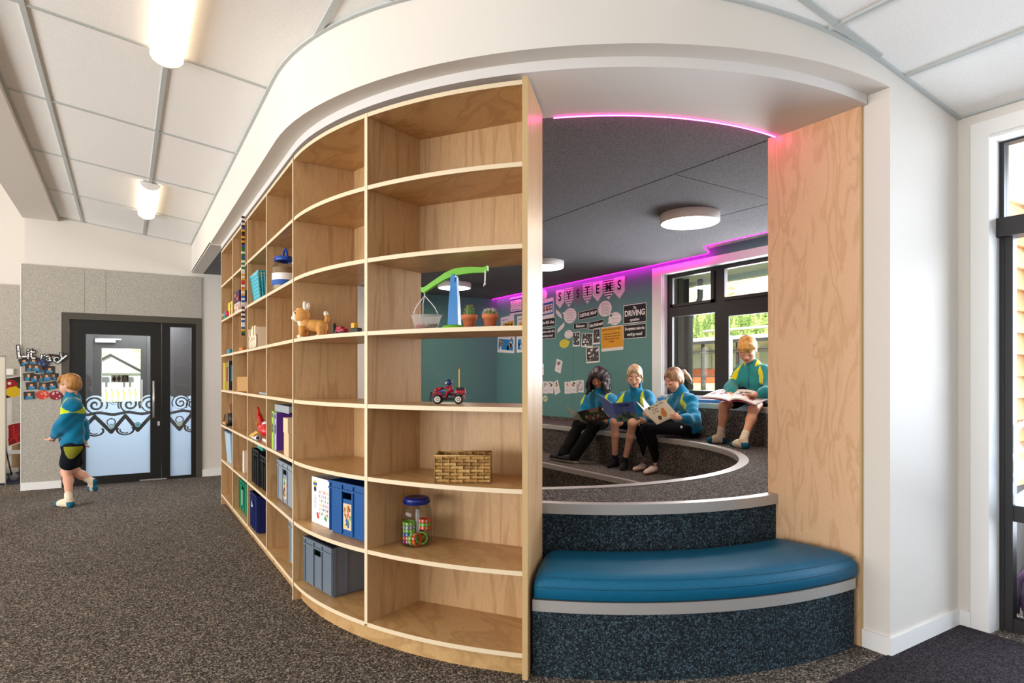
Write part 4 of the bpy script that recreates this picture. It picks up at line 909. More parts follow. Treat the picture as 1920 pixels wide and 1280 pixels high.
# plush corgi and the small toys beside it
cc,rz=at_px(584,.085,z4,5); t=thing('plush_dog','standing tan and white plush puppy with pricked ears','soft toy',(cc[0],cc[1],z4),-TH-.05)
TAN=plain('#D39A58',.95,noise=120.,spec=.05); CRM=plain('#EFE3D2',.95,noise=120.,spec=.05)
m=MB(); m.ball((.02,0,.075),(.068,.036,.036),16,R=Ry(.12)); m.ball((.055,0,.068),(.042,.038,.040),14); m.ball((-.03,0,.08),(.04,.035,.042),14); obj('body',m,TAN,t)
m=MB(); m.ball((-.055,0,.135),(.045,.044,.046),18); hd=obj('head',m,TAN,t)
m=MB(); m.ball((-.085,0,.13),(.024,.032,.034),14); m.ball((-.1,0,.12),(.018,.02,.016),12); m.ball((-.075,0,.157),(.018,.014,.022),12); obj('muzzle',m,CRM,hd)
m=MB(); m.ball((-.118,0,.124),(.005,.007,.005),8)
for s in (-1,1): m.ball((-.082,s*.032,.145),(.0065,.004,.0075),10)
obj('eye',m,plain('#17110D',.15),hd)
for s in (-1,1):
    m=MB(); m.ball((-.03,s*.024,.186),(.012,.008,.028),12,R=Rx(-s*.25)); obj('ear',m,CRM,hd)
m=MB(); m.ball((-.055,0,.088),(.024,.03,.04),12,R=Ry(-.4)); obj('chest',m,CRM,t)
for (x,y) in ((-.045,-.025),(-.045,.025),(.062,-.026),(.062,.026)):
    m=MB(); m.tube([(x,y,.07),(x-.002,y,.03),(x-.004,y,.012)],[.022,.017,.016],10); lg=obj('leg',m,TAN,t); m=MB(); m.ball((x-.009,y,.012),(.022,.016,.012),12); obj('paw',m,CRM,lg)
m=MB(); m.tube([(.08,0,.09),(.092,0,.11),(.09,0,.135)],[.012,.014,.013],10); tl=obj('tail',m,TAN,t); m=MB(); m.ball((.086,0,.142),(.014,.014,.018),12,R=Ry(-.4)); obj('tail_tip',m,CRM,tl)
def small(u,d,b,z,label,cat,name,fn,group=None):
    cc,rz=at_px(u,d,z,b); t=thing(name,label,cat,cc,rz,group); fn(t); return t
def f_blade(t): obj('toy_body',MB().rbox((0,0,.03),(.012,.02,.06),.003).bb(-.004,.004,-.006,.006,.058,.07),plain('#1D2B24',.4),t)
small(627,.10,5,z4,'dark upright toy block beside the plush puppy','toy','toy_block',f_blade)
def f_car(cols):
    def f(t):
        m=MB(); m.rbox((0,0,.022),(.085,.04,.022),.01); m.rbox((-.012,0,.037),(.05,.034,.016),.008); obj('toy_body',m,plain(cols[0],.35,spec=.5),t)
        for x in (-.028,.028):
            for y in (-.02,.02): m=MB(); m.lathe([(.001,-.004),(.011,-.004),(.011,.004),(.001,.004)],(x,y,.011),14,R=Rx(PI/2)); obj('wheel',m,plain(cols[1],.5),t)
    return f
small(641,.09,5,z4,'crimson toy car beside the plush puppy','toy','toy_car',f_car(('#9E1636','#31394A')))
def f_dig(t):
    m=MB(); m.rbox((.0,0,.016),(.07,.036,.03),.01); obj('track',m,plain('#2F332C',.6),t); m=MB(); m.rbox((-.015,0,.045),(.03,.028,.028),.005); obj('cab',m,plain('#E3A62C',.4),t)
small(668,.10,5,z4,'yellow and dark grey toy digger by the shelf divider','toy','toy_digger',f_dig)
def f_bar(t):
    m=MB(); m.tube([(-.03,0,.003),(.03,0,.003)],.003,6); m.tube([(-.03,0,.03),(.03,0,.032)],.0025,6); m.tube([(-.03,0,.003),(-.03,0,.03)],.0025,6); m.tube([(.03,0,.003),(.03,0,.032)],.0025,6); obj('clear_frame',m,plain('#D9C9C2',.3,alpha=.7),t)
small(654,.12,5,z4,'clear plastic toy frame between the crimson car and the digger','toy','toy_gate',f_bar)
# bay 4: jar with handle, file boxes, crates
cc,rz=at_px(534.5,.088,z3_,4); t=jar('big clear jar with royal blue lid and carry handle on the third shelf',cc,rz,.082,.235,'#1647A8')
m=MB(); m.tube([(-.066*math.cos(a),0,.215+.075*math.sin(a)) for a in [PI*i/14 for i in range(15)]],.007,8); obj('carry_handle',m,plain('#1647A8',.3),t)
m=MB(); m.lathe([(.0828,.075),(.0828,.12)],n=36,caps=False); m.mi=1; m.lathe([(.083,.04),(.083,.075)],n=36,caps=False); obj('paper_label',m,[plain('#EDEBE6',.6),plain('#2456A8',.6)],t)
m=MB(); m.lathe([(.078,.012),(.078,.16),(.001,.165)],n=30,caps=False); o=obj('bead_fill',m,plain('#A98A68',.8,noise=90.),None,loc=cc); tag(o,'small brown beads filling the jar with the carry handle','beads',kind='stuff')
def bx3(nm,label,cat,b,y,d0,w,dep,h,z,col,rz=-PI/2,extra=None,lean=0):
    """upright box in a straight bay: y = its far (left-hand) front corner, w = width along the shelf"""
    t=thing(nm,label,cat,(XS+d0,y-w/2,z),rz); m=MB(); m.bb(-w/2,w/2,0,dep,0,h); o=obj('box_body',m,plain(col,.5),t)
    if lean: t.rotation_euler=(0,lean,rz)
    if extra: extra(t,w,dep,h)
    return t
def ex_file(fr,hole):
    def f(t,w,dep,h):
        m=MB(); m.bb(-w/2,w/2,-.002,0,.0,h); obj('spine',m,plain(fr,.5),t)
        m=MB()
        for k,zz in enumerate((h*.9,h*.62,h*.5)): m.lathe([(.001,0),(w*.28,0)],(0,-.003,zz),14,R=Rx(PI/2),caps=False)
        obj('finger_hole',m,plain(hole,.5),t)
    return f
bx3('file_box','lime green magazine file box beside the purple one','file box',4,4.34,.008,.055,.24,.25,z6,'#A9D13A',extra=ex_file('#A9D13A','#2E3440'))
bx3('file_box','purple magazine file box with lilac spine beside cardboard boxes','file box',4,4.275,.012,.06,.25,.245,z6,'#5A2E8C',extra=ex_file('#B4A6E0','#33264F'))
t=thing('document_tray','flat grey tray lying on top of the file boxes','tray',(XS+.03,4.22,z6+.2525),-PI/2); m=MB(); m.bb(-.13,.29,0,.3,0,.006); m.bb(-.13,.29,-.003,0,0,.045); m.bb(-.13,.29,.297,.3,0,.045); m.bb(-.133,-.13,0,.3,0,.045); m.bb(.287,.29,0,.3,0,.045); obj('tray_body',m,plain('#9DA3A8',.4),t)
t=bx3('cardboard_box','lower pale cardboard box beside the shelf post','box',4,3.955,.003,.13,.2,.14,z6,'#DDBE93'); bx3('cardboard_box','upper pale cardboard box stacked beside the shelf post','box',4,3.96,.0,.125,.19,.09,z6+.1405,'#E3C59C')
crate('mid grey crate with colourful picture card, under the file boxes',(XS+.05+.135,4.16,z7),-PI/2,.44,.26,.275,'#8B95A0',card=11)
crate('mid grey crate on the bottom shelf, mostly hidden by the post',(XS+.055+.135,3.885,z8),-PI/2,.33,.26,.275,'#8B95A0')
# bay 3
t=thing('storage_basket','turquoise plastic basket with square holes','basket',(XS+.115,5.03,z3_),-PI/2); TQ=plain('#2FA6B4',.4)
a0_,b0_,a1_,b1_,hh=.13,.08,.165,.105,.215
def side(P,Q,P2,Q2):
    m=MB(); P,Q,P2,Q2=map(Vector,(P,Q,P2,Q2)); nx,nz=9,8
    g=lambda i,j:(P.lerp(Q,i)).lerp(P2.lerp(Q2,i),j)
    for j in range(nz+1):
        f=j/nz; m.tube([g(0,f),g(1,f)],.0075 if j in (0,nz) else .006,4,smooth=False)
    for i in range(nx+1): m.tube([g(i/nx,0),g(i/nx,1)],.0055,4,smooth=False)
    obj('lattice_side',m,TQ,t)
co=[(-a0_,-b0_,.006),(a0_,-b0_,.006),(a0_,b0_,.006),(-a0_,b0_,.006)]; ct=[(-a1_,-b1_,hh),(a1_,-b1_,hh),(a1_,b1_,hh),(-a1_,b1_,hh)]
for i in range(4): side(co[i],co[(i+1)%4],ct[i],ct[(i+1)%4])
m=MB(); m.rbox((0,0,.004),(2*a0_,2*b0_,.008),.02); obj('basket_floor',m,TQ,t)
m=MB(); m.tube(ct,.007,6,closed=True); obj('rim',m,plain('#DCE8E8',.4),t)
t=thing('puzzle_box','cream box of interlocking wooden puzzle pieces with square cut-outs','box',(XS+.004,5.075,z4),-PI/2); m=MB(); w,d,h=.36,.2,.155
CRS=plain('#EBD3B4',.6); m.bb(-w/2,w/2,0,d,0,.004)
m.bb(-w/2,w/2,0,.006,0,h*.62)
for k in range(7):
    x=-w/2+k*w/7; 
    if k not in (1,4,6): m.bb(x,x+w/7,0,.006,h*.62,h*(.97 if k<3 else 1.08))
m.bb(-w/2,w/2,d-.006,d,0,h); m.bb(-w/2,-w/2+.006,0,d,0,h); m.bb(w/2-.006,w/2,0,d,0,h); obj('box_body',m,CRS,t)
m=MB(); rn=random.Random(9)
for k in range(70): m.box((rn.uniform(-w/2+.01,w/2-.01),-.0006,rn.uniform(.008,h*.6)),(rn.choice((.012,.003,.008)),.0012,rn.choice((.003,.012,.005))))
obj('piece_joint',m,plain('#8A6A48',.7),t)
bx3('paper_tray','thin grey tray lying on the fifth shelf','tray',3,5.06,.05,.32,.24,.012,z5,'#A9AFB4')
t=thing('toy_plane','red and yellow toy aeroplane with upturned tail on the sixth shelf','toy',(XS+.035,4.93,z6+.0205),-PI/2); RD=plain('#C8161E',.32,spec=.5)
m=MB(); m.tube([(-.2,.03,.17),(-.16,.03,.135),(-.1,.03,.09),(-.02,.03,.07),(.1,.03,.065),(.2,.03,.06)],[.012,.02,.032,.046,.05,.038],12); obj('fuselage',m,RD,t)
m=MB(); m.slab([(-.24,.028,.15),(-.17,.028,.13),(-.16,.028,.2),(-.22,.028,.225)],.012); obj('tail_fin',m,RD,t)
m=MB(); m.slab([(-.06,-.02,.05),(.02,-.02,.045),(-.03,-.07,.01),(-.07,-.07,.012)],.008); m.slab([(-.12,-.006,.1),(-.08,-.006,.075),(-.05,-.016,.1),(-.09,-.012,.12)],.004); obj('wing',m,plain('#E6B52A',.4),t)
m=MB(); m.ball((.06,.03,.1),(.05,.03,.03),12); obj('canopy',m,plain('#D9DCE0',.2),t)
m=MB(); m.bb(-.16,.22,.05,.2,.0,.02); o=obj('paper_pile',m,plain('#D8D2C6',.8)); o.matrix_basis=Matrix.Translation((XS+.0,4.86,z6))@Matrix.Rotation(-PI/2,4,'Z'); tag(o,'flat pile of paper under the red toy plane','paper')
t=thing('paper_roll','rolled white paper lying in front of the red toy plane','paper',(XS+.018,5.03,z6),-PI/2); m=MB(); m.tube([(-.11,.0,.022),(.1,.0,.022)],.02,12); obj('roll',m,plain('#E9E6E8',.7),t); m=MB(); m.tube([(.1,0,.022),(.102,0,.022)],.013,10); obj('roll_end',m,plain('#3A3644',.7),t)
crate('black crate with teal lid edge on the seventh shelf',(XS+.022+.12,5.03,z7),-PI/2,.27,.24,.275,'#17181A'); crate('second black crate, next to the one with the teal edge',(XS+.03+.12,4.72,z7),-PI/2,.27,.24,.255,'#1B1C1E')
m=MB(); m.box((0,0,0),(.24,.2,.03),Ry(.05)); o=obj('folded_cloth',m,plain('#3D8F86',.7),None,loc=(XS+.15,5.03,z7+.287)); o.rotation_euler=(0,0,-PI/2); tag(o,'teal folded cloth on top of the black crate','cloth')
crate('dark navy blue crate on the bottom shelf, third bay from the far end',(XS+.014+.13,5.06,z8),-PI/2,.27,.26,.285,'#10205C')
m=MB(); m.slab([(-.02,0,-.02),(.025,0,-.012),(-.018,0,.03)],.002); o=obj('paper_scrap',m,plain('#E6E6F2',.7),None,loc=(XS+.001,5.06,z8+.2)); o.rotation_euler=(0,0,-PI/2); tag(o,'white triangular paper scrap stuck on the navy crate handle','paper')
# bay 2
BB=[('dark purple boxed game with red badge, upper of two on the third shelf','#3A1C4E',.086,.28,.095),('pale patterned boxed game, lower of two on the third shelf','#D9C9B8',.0,.30,.08)]
for lab,colr,dz,w,h in BB:
    def ex(t,w,dep,h,colr=colr):
        m=MB(); 
        for k in range(7): m.box((-w*.42+k*w*.14,-.001,h*(.3+.4*(k%2))),(w*.09,.002,h*.3),None,k%3)
        obj('printing',m,[plain('#B2222E',.5),plain('#E2C85A',.5),plain('#5A3A7A',.5)],t)
    bx3('game_box',lab,'box',2,6.035,.008,w,.2,h,z3_+dz,colr,extra=ex)
m=MB(); m.bb(-.16,.16,0,.2,0,.004); o=obj('game_tray',m,plain('#1C1A1E',.5),None,loc=(XS+.008,5.885,z3_+.0806)); o.rotation_euler=(0,0,-PI/2); tag(o,'thin black tray between the two boxed games','tray')
def f_or(t): obj('toy_body',MB().ball((0,0,.018),(.05,.03,.018),12),plain('#D8854A',.6),t); obj('toy_tail',MB().tube([(-.04,0,.012),(-.09,0,.006)],[.008,.004],6),plain('#4A3626',.6),t)
small(454.5,.03,2,z4,'small orange toy animal on the fourth shelf','toy','toy_animal',f_or)
bx3('cardboard_box','brown cardboard carton on the fifth shelf','box',2,6.03,.03,.6,.26,.13,z5,'#B98A4C')
o=MB(); o.box((0,.013,.004),(.3,.02,.006)); q=obj('card_sheet',o,plain('#8E4A2C',.7),None,loc=(XS-.0,5.6,z5)); q.rotation_euler=(0,0,-PI/2); tag(q,'thin reddish card lying in front of the brown carton','card')
def bk(t,w,dep,h): obj('pages',MB().bb(-w/2+.003,w/2-.003,-.001,dep-.004,.003,h-.003),plain('#E8E0D0',.8),t)
bx3('picture_book','brown covered book standing on the seventh shelf','book',2,5.84,.05,.03,.2,.17,z7,'#8A5A30',extra=bk); bx3('picture_book','cream covered book standing beside the brown one','book',2,5.79,.045,.05,.21,.19,z7,'#E3D6C2',extra=bk)
crate('green crate with white label on the bottom shelf',(XS+.045+.125,5.77,z8),-PI/2,.42,.25,.275,'#0F7A56'); m=MB(); m.bb(-.014,.014,-.002,0,.07,.2); q=obj('paper_label',m,plain('#E4E6DA',.6),None,loc=(XS+.035,5.77,z8)); q.rotation_euler=(0,0,-PI/2); tag(q,'narrow white paper label on the green crate','label')
# bay 1 (far end)
def f_dino(t):
    obj('toy_body',MB().ball((0,.03,.046),(.07,.045,.046),14).ball((-.06,.02,.035),(.04,.03,.035),12),plain('#2F8F78',.5),t); obj('eye',MB().ball((-.075,-.008,.05),.009,8),plain('#F0F0E8',.4),t)
small(421.5,.014,1,z3_,'green round toy creature at the far end of the third shelf','toy','toy_creature',f_dino)
def exy(t,w,dep,h):
    m=MB()
    for k,zz in enumerate((.28,.72)): m.lathe([(.001,0),(.03,0)],(.03,-.001,h*zz),18,R=Rx(PI/2),caps=False)
    obj('printed_dot',m,plain('#2E2348',.5),t)
bx3('game_box','yellow box with dark dots on the third shelf','box',1,6.44,.01,.26,.2,.13,z3_,'#E6C81E',extra=exy)
def f_pk(t): obj('toy_body',MB().ball((0,0,.03),(.03,.03,.03),12),plain('#C2185B',.5),t)
small(427.5,.005,1,z3_,'magenta ball between the green creature and yellow box','ball','toy_ball',f_pk)
def f_tl(t): obj('toy_body',MB().rbox((.03,0,.022),(.12,.05,.044),.01),plain('#2A8A9A',.5),t); obj('toy_front',MB().rbox((-.08,0,.018),(.09,.05,.036),.01),plain('#6A4A3A',.5),t)
small(432,.03,1,z4,'small teal and brown toy truck on the fourth shelf','toy','toy_truck',f_tl)
for k,(lab,colr,y,h,ln,cc_) in enumerate((('yellow spined thin book leaning on the fifth shelf','#E8CF3E',6.76,.27,.12,'#D05A70'),('dark book with teal cover picture leaning on the fifth shelf','#2A1E24',6.68,.29,.16,'#2E9AB8'),('tall white book behind the leaning dark one','#E6E6EA',6.6,.345,.0,'#8A3A4A'))):
    def ex(t,w,dep,h,cc_=cc_): obj('pages',MB().bb(-w/2+.003,w/2-.003,-.001,dep-.004,.003,h-.003),plain('#EFE8D8',.8),t); obj('cover_picture',MB().bb(w/2,w/2+.001,.02,dep-.02,h*.3,h*.85),plain(cc_,.5),t)
    bx3('picture_book',lab,'book',1,y,.012+.03*k,.03 if k<2 else .2,.22 if k<2 else .02,min(h,.32),z5,colr,extra=ex,lean=0 if k==2 else -.0)
t=thing('pencil_pot','black pencil pot with bunch of pencils on the sixth shelf','pot',(XS+.085,6.62,z6),-PI/2); m=MB(); m.lathe([(.001,0),(.05,0),(.06,.12),(.056,.12),(.046,.006),(.001,.006)],n=20,caps=False); obj('pot_body',m,plain('#1A1A1C',.5),t)
t=thing('wooden_tool','small tool with pale wooden handle beside the pencil pot','tool',(XS+.012,6.66,z6),-PI/2); m=MB(); m.tube([(-.1,0,.02),(.06,0,.018)],[.012,.017],10); obj('handle',m,plain('#D79A5A',.5),t); m=MB(); m.tube([(-.1,0,.02),(-.16,.01,.05),(-.17,.02,.1)],.004,6); m.tube([(.06,0,.018),(.16,0,.012)],.01,6); obj('metal_end',m,plain('#3A3A3C',.4,.6),t)
rn=random.Random(12)
for k in range(12):
    a=k*2.4; r0=.03*rn.random(); p=(XS+.085+r0*math.cos(a),6.62+r0*math.sin(a),z6+.008); q=(p[0]+.025*math.cos(a),p[1]+.04*math.sin(a),p[2]+rn.uniform(.19,.225))
    m=MB(); m.tube([(0,0,0),tuple(Vector(q)-Vector(p))],.004,6); o=obj('pencil',m,plain(('#9A5A44','#B47A5A','#7A4A3A')[k%3],.6),None,loc=p); tag(o,'brown wooden pencil standing in the black pot on the sixth shelf','pencil','pencils in the black pot')
t=thing('waste_bin','pale blue tapered bin with dark rim on the seventh shelf','bin',(XS+.115,6.545,z7),-PI/2); m=MB(); vs=[]
for z,a,b in ((0,.15,.08),(.30,.185,.10)):
    for (sx,sy) in ((-1,-1),(1,-1),(1,1),(-1,1)): vs.append((sx*a,sy*b,z))
m.add(vs,[(j,(j+1)%4,4+(j+1)%4,4+j) for j in range(4)]+[(3,2,1,0)]); obj('bin_body',m,plain('#A9C3D4',.4),t); m=MB(); m.tube([(-.187,-.102,.3),(.187,-.102,.3),(.187,.102,.3),(-.187,.102,.3)],.009,6,closed=True); obj('rim',m,plain('#2A3540',.5),t)
m=MB(); m.box((0,0,.12),(.1,.03,.2),Ry(.1)); o=obj('white_pack',m,plain('#EAEAEE',.6),None,loc=(XS+.06,6.27,z7)); o.rotation_euler=(0,0,-PI/2); tag(o,'white paper pack beside the pale blue bin','pack')
# stick of linking cubes hanging down the shelf front
cols='D W D W D B Y K D Y D Y D B G G W G B G W G W G W W Y W Y R R W O Y W Y B W B W P D W D W K W B W W B Y G K'.split()
CM={'D':'#4A1622','W':'#E6E1DA','B':'#2A55A0','Y':'#E0A92A','K':'#1A1618','G':'#1F6A34','R':'#CC2A2A','O':'#E0622C','P':'#C9AFA6'}
t=thing('hanging_cube_stick','long stick of coloured linking cubes hanging down the shelf front','toy',(XS-.024,5.325,1.62)); n=len(cols); keys=list(CM); zt=2.575; zb=1.62; st=(zt-zb)/n
for k,cc in enumerate(cols):
    z=zt-(k+1)*st; obj('cube',MB().bb(-.012,.012,-.012,.012,z+.0008-1.62,z+st-1.62),plain(CM[cc],.45),t)
# ------------------------------------------------------------------ things pinned to the teal wall
PAPER=plain('#E4DDDD',.7,name='white_card'); INK=plain('#1B191C',.7,name='black_ink'); PWHITE=plain('#F0ECEA',.7)
def wall_frame(u,v,X=XW-.0005,rot=0,lift=.0):
    p=on_x(u,v,X-lift); a=Vector((0,-math.cos(rot),math.sin(rot))); b=Vector((0,math.sin(rot),math.cos(rot))); return p,frame((0,0,0),a,b,(-1,0,0))
def wsize(u0,v0,u1,v1,X=XW):
    a=on_x(u0,(v0+v1)/2,X); b=on_x(u1,(v0+v1)/2,X); uc=(u0+u1)/2; t=on_x(uc,v0,X); c=on_x(uc,v1,X); return abs(a.y-b.y),abs(t.z-c.z)
def zz(*a):                                              # corner pixels read in the enlarged view of the wall
    return [920+a[0]/4.4125,490+a[1]/4.4125,920+a[2]/4.4125,490+a[3]/4.4125]
def pinned(name,label,cat,box,draw,mats,rot=0,outline=None,group=None,lift=0.,sc_=1.0):
    u0,v0,u1,v1=box; w,h=wsize(*box); p,Fm=wall_frame((u0+u1)/2,(v0+v1)/2,rot=rot,lift=lift); w*=sc_
    m=MB(); m.M=Fm; pts=outline(w,h) if outline else [(-w/2,-h/2),(w/2,-h/2),(w/2,h/2),(-w/2,h/2)]
    m.slab([(x,y,.0004) for x,y in pts],.0014,0); m.z=.0024
    draw(m,w,h); m.M=None
    o=obj(name,m,mats,None,loc=tuple(p)); return tag(o,label,cat,group)
def rect(m,x,y,w,h,mi,z=.0023,r=0):
    c,s=math.cos(r),math.sin(r); m.add([(x+a*w/2*c-b*h/2*s,y+a*w/2*s+b*h/2*c,z) for a,b in ((-1,-1),(1,-1),(1,1),(-1,1))],[(0,1,2,3)],mi,False)
def disc2(m,x,y,r,mi,z=.0023,n=20,sx=1): m.add([(x+r*sx*math.cos(2*PI*k/n),y+r*math.sin(2*PI*k/n),z) for k in range(n)],[tuple(range(n))],mi,False)
def ringl(m,x,y,r,t,mi,z=.0025,n=22,sx=1):
    vs=[(x+q*sx*math.cos(2*PI*k/n),y+q*math.sin(2*PI*k/n),z) for q in (r,r-t) for k in range(n)]; m.add(vs,[(k,(k+1)%n,n+(k+1)%n,n+k) for k in range(n)],mi,False)
# banner of seven pennants
GREY=plain('#6E7A7A',.7); PATT=plain('#C9C3C8',.7)
def pen_out(w,h): return [(-w/2,h*.5),(-w/2,-h*.18),(0,-h*.5),(w/2,-h*.18),(w/2,h*.5)]
pens=[('S',zz(540,235,607,388),0,'first pennant of the banner'),('Y',zz(612,220,682,378),1,'second pennant of the banner'),('S',zz(686,205,760,364),2,'third pennant of the banner, solid grey'),('T',zz(764,180,838,350),1,'fourth pennant of the banner'),('E',zz(845,165,925,332),0,'fifth pennant of the banner'),('M',zz(932,150,1019,314),3,'sixth pennant of the banner, black stripes'),('S',zz(1022,127,1109,307),0,'last pennant of the banner')]
for ch,bx_,st,lab in pens:
    def d(m,w,h,ch=ch,st=st):
        if st in (1,3):
            for k in range(7):
                y=h*.43-k*h*.125; ww=w*.96 if y>-h*.18 else w*.96*max(.1,(y+h*.5)/(h*.32)); rect(m,0,y,ww,h*.055,3 if st==1 else 1,.0021)
        if st==0: ringl(m,0,h*.1,w*.47,w*.09,4,.0021); ringl(m,0,h*.1,w*.34,w*.05,4,.0021)
        m.text(ch,h*.62,(0,h*.1,.0026),1,bold=.028,sx=.95)
    pinned('hanging_pennant','pointed paper pennant with black letter %s, %s'%(ch,lab),'pennant',bx_,d,[plain('#DAD3D6',.7) if st!=2 else GREY,INK,PWHITE,GREY,PATT],outline=pen_out,rot=.0,group='banner pennants')
# speech bubbles
def bub(tail,sq=1.):
    def f(w,h):
        n=26; out=[]; tx,ty=tail
        ta=math.atan2(ty,tx)
        for k in range(n):
            a=ta+.22+ (2*PI-.44)*k/(n-1); out.append((w*.46*math.cos(a),h*.46*math.sin(a)))
        out.append((tx*w*.56,ty*h*.56)); return out
    return f
def leaf(dx):
    def f(w,h):
        out=[]; n=10
        for k in range(n+1): t=k/n; out.append((dx*w*(.5-t)+.0, h*(.5-t)) if False else (dx*(-w/2+w*t)+ (w*.32)*math.sin(PI*t), h/2-h*t))
        for k in range(1,n): t=1-k/n; out.append((dx*(-w/2+w*t)-(w*.32)*math.sin(PI*t), h/2-h*t))
        return out[::-1]
    return f
def scrib(n,seed,k=.7):
    def d(m,w,h):
        rn=random.Random(seed)
        for j in range(n):
            y=h*.3-j*h*.6/max(1,n-1) if n>1 else 0; x=-w*.32*k
            while x<w*.32*k:
                l=rn.uniform(.05,.12)*w; rect(m,x+l/2,y+rn.uniform(-.01,.01)*h,l,h*.022,1); x+=l+w*.035
    return d
def bubble(lab,bx_,out,n,seed,col=PAPER,rot=0): pinned('speech_bubble_sign',lab,'speech bubble',bx_,scrib(n,seed),[col,INK],rot=rot,outline=out)
bubble('large white speech bubble high behind the shelf end panel',zz(392,228,470,330),bub((-.4,-1)),4,1)
bubble('small white leaf-shaped bubble under the first pennant',zz(540,392,588,476),leaf(1),3,2)
bubble('white speech bubble under the second pennant with tail to its upper corner',zz(600,380,714,517),bub((-1,.45)),5,3)
bubble('narrow white leaf bubble tilted below the other leaf',zz(553,508,612,588),leaf(-1),2,4)
bubble('white pointed bubble above the yellow one',zz(608,565,682,641),bub((1,.2)),2,5)
bubble('round yellow speech bubble',zz(567,640,652,719),bub((1,.4)),4,6,plain('#D9CC4A',.7))
bubble('big white bubble with dense writing under the fifth pennant',zz(886,320,1006,462),bub((.9,-.95)),8,7)
bubble('white bubble with tail to the lower corner beside the big driving sign',zz(970,415,1086,530),bub((-1,-.55)),3,8)
# black signs
def sign(lab,bx_,rows,rot=0,lift=0.):
    def d(m,w,h):
        for s in (1,-1): rect(m,0,s*h*.475,w*.99,h*.035,2); rect(m,s*w*.485,0,w*.02,h*.98,2)
        for (t,y,sz,ww) in rows: m.text(t,h*sz,(0,h*y,.0026),2,bold=.025,width=w*ww)
    pinned('lettered_sign',lab,'sign',bx_,d,[INK,INK,PWHITE],rot=rot,lift=lift)
sign('big black sign lettered The DRIVING question in white',zz(1096,350,1288,510),[('The',.3,.22,.14),('DRIVING',.02,.42,.86),('question',-.31,.2,.4)])
sign('black sign asking Do systems make the world go round',zz(1096,518,1287,636),[('Do systems make the',.2,.3,.84),('world go round?',-.2,.3,.66)])
sign('black sign lettered The BIG idea beside the shelf end panel',zz(408,470,536,540),[('The BIG idea',0,.5,.82)])
sign('black sign reading Systems make the world go round beside the shelf end panel',zz(408,553,536,641),[('Systems make the',.2,.32,.84),('world go round!',-.2,.32,.66)])
sign('black strip lettered DEFINE MAP under the fourth pennant',zz(725,402,888,470),[('DEFINE MAP',0,.6,.86)],rot=.06)
sign('small black strip lettered Relevant',zz(684,508,800,558),[('Relevant',0,.7,.62)],rot=-.02)
sign('small black strip lettered Not Relevant',zz(809,490,938,555),[('Not Relevant',0,.6,.85)],rot=.08)
# pictures
BWM=[PWHITE,INK,plain('#8A8788',.7),plain('#4A4848',.7)]
def bw(seed,txt=None):
    def d(m,w,h):
        rn=random.Random(seed); rect(m,0,h*.03,w*.9,h*.86,3)
        for k in range(26): rect(m,rn.uniform(-.38,.38)*w,rn.uniform(-.36,.4)*h,rn.uniform(.05,.22)*w,rn.uniform(.03,.13)*h,rn.choice((0,1,2,3)),.0024+k*.00002,rn.uniform(-.5,.5))
    return d
for lab,b,rt,sd in (('small tall black and white photo beside the yellow bubble',zz(680,583,738,703),0,1),('black and white photo with white lettering, tilted',zz(752,592,846,709),-.08,2),('narrow black and white photo touching the yellow poster',zz(848,556,906,684),0,3),('black and white crowd photo below the yellow poster',zz(790,708,900,838),.04,4)):
    pinned('photo_picture',lab,'photo',b,bw(sd),BWM,rot=rt,group='black and white photos')
def dposter(m,w,h):
    rect(m,0,h*.045,w*.98,h*.84,4)
    for k,t in enumerate(["WHAT'S THE DEFINITION OF SYSTEMS...?",'A SYSTEM HAS A LOT MORE PARTS','TO MAKE A WHOLE. THINGS THAT ARE','CONSTANTLY USED ARE A WAY OF','SYSTEMS.']): m.text(t,h*.07,(-w*.02,h*(.38 if k==0 else .30-k*.105),.0026),1,bold=.03,width=w*(.86,.76,.78,.7,.24)[k])
pinned('definition_poster','orange yellow poster with black definition text on the teal wall','poster',zz(914,536,1094,738),dposter,[PAPER,INK,PWHITE,INK,plain('#D9992A',.7)],rot=.03)  # paper poster pinned to the teal wall
def frame_poster(m,w,h):
    rect(m,0,0,w*.94,h*.62,4); rect(m,0,-h*.02,w*.84,h*.42,0,.0024)
    for k in range(4): rect(m,-w*.3+k*w*.2,h*.02,w*.15,h*.26,(1,3,1,3)[k],.0026); rect(m,-w*.3+k*w*.2,h*.05,w*.07,h*.12,5,.0028); rect(m,-w*.3+k*w*.2,-h*.17,w*.12,h*.03,2,.0026)
    m.text('SYSTEMS',h*.08,(-w*.2,h*.24,.0027),0)
pinned('framed_poster','white poster with blue frame and row of four pictures beside the end panel','poster',zz(392,312,521,475),frame_poster,[PAPER,plain('#3A3230',.7),GREY,plain('#6A4A30',.7),plain('#1F5C9E',.7),plain('#C9B08A',.7)],rot=.05)
def faces(m,w,h):
    for s in (-1,1): rect(m,0,s*h*.36,w*.97,h*.08,4)
    rect(m,-w*.46,0,w*.05,h*.7,4); rect(m,w*.46,0,w*.05,h*.7,4)
    for k in (-1,0,1): ringl(m,k*w*.27,h*.02,w*.11,w*.016,1); ringl(m,k*w*.27,h*.01,w*.05,w*.01,1)
    m.text('Self-Regulation',h*.1,(0,-h*.23,.0026),1,bold=.02,width=w*.7); rect(m,-w*.2,h*.24,w*.3,h*.03,2)
pinned('framed_poster','white poster with navy border and three round faces, seen through the shelf','poster',zz(160,292,262,437),faces,[PAPER,INK,GREY,GREY,plain('#26386A',.7)])
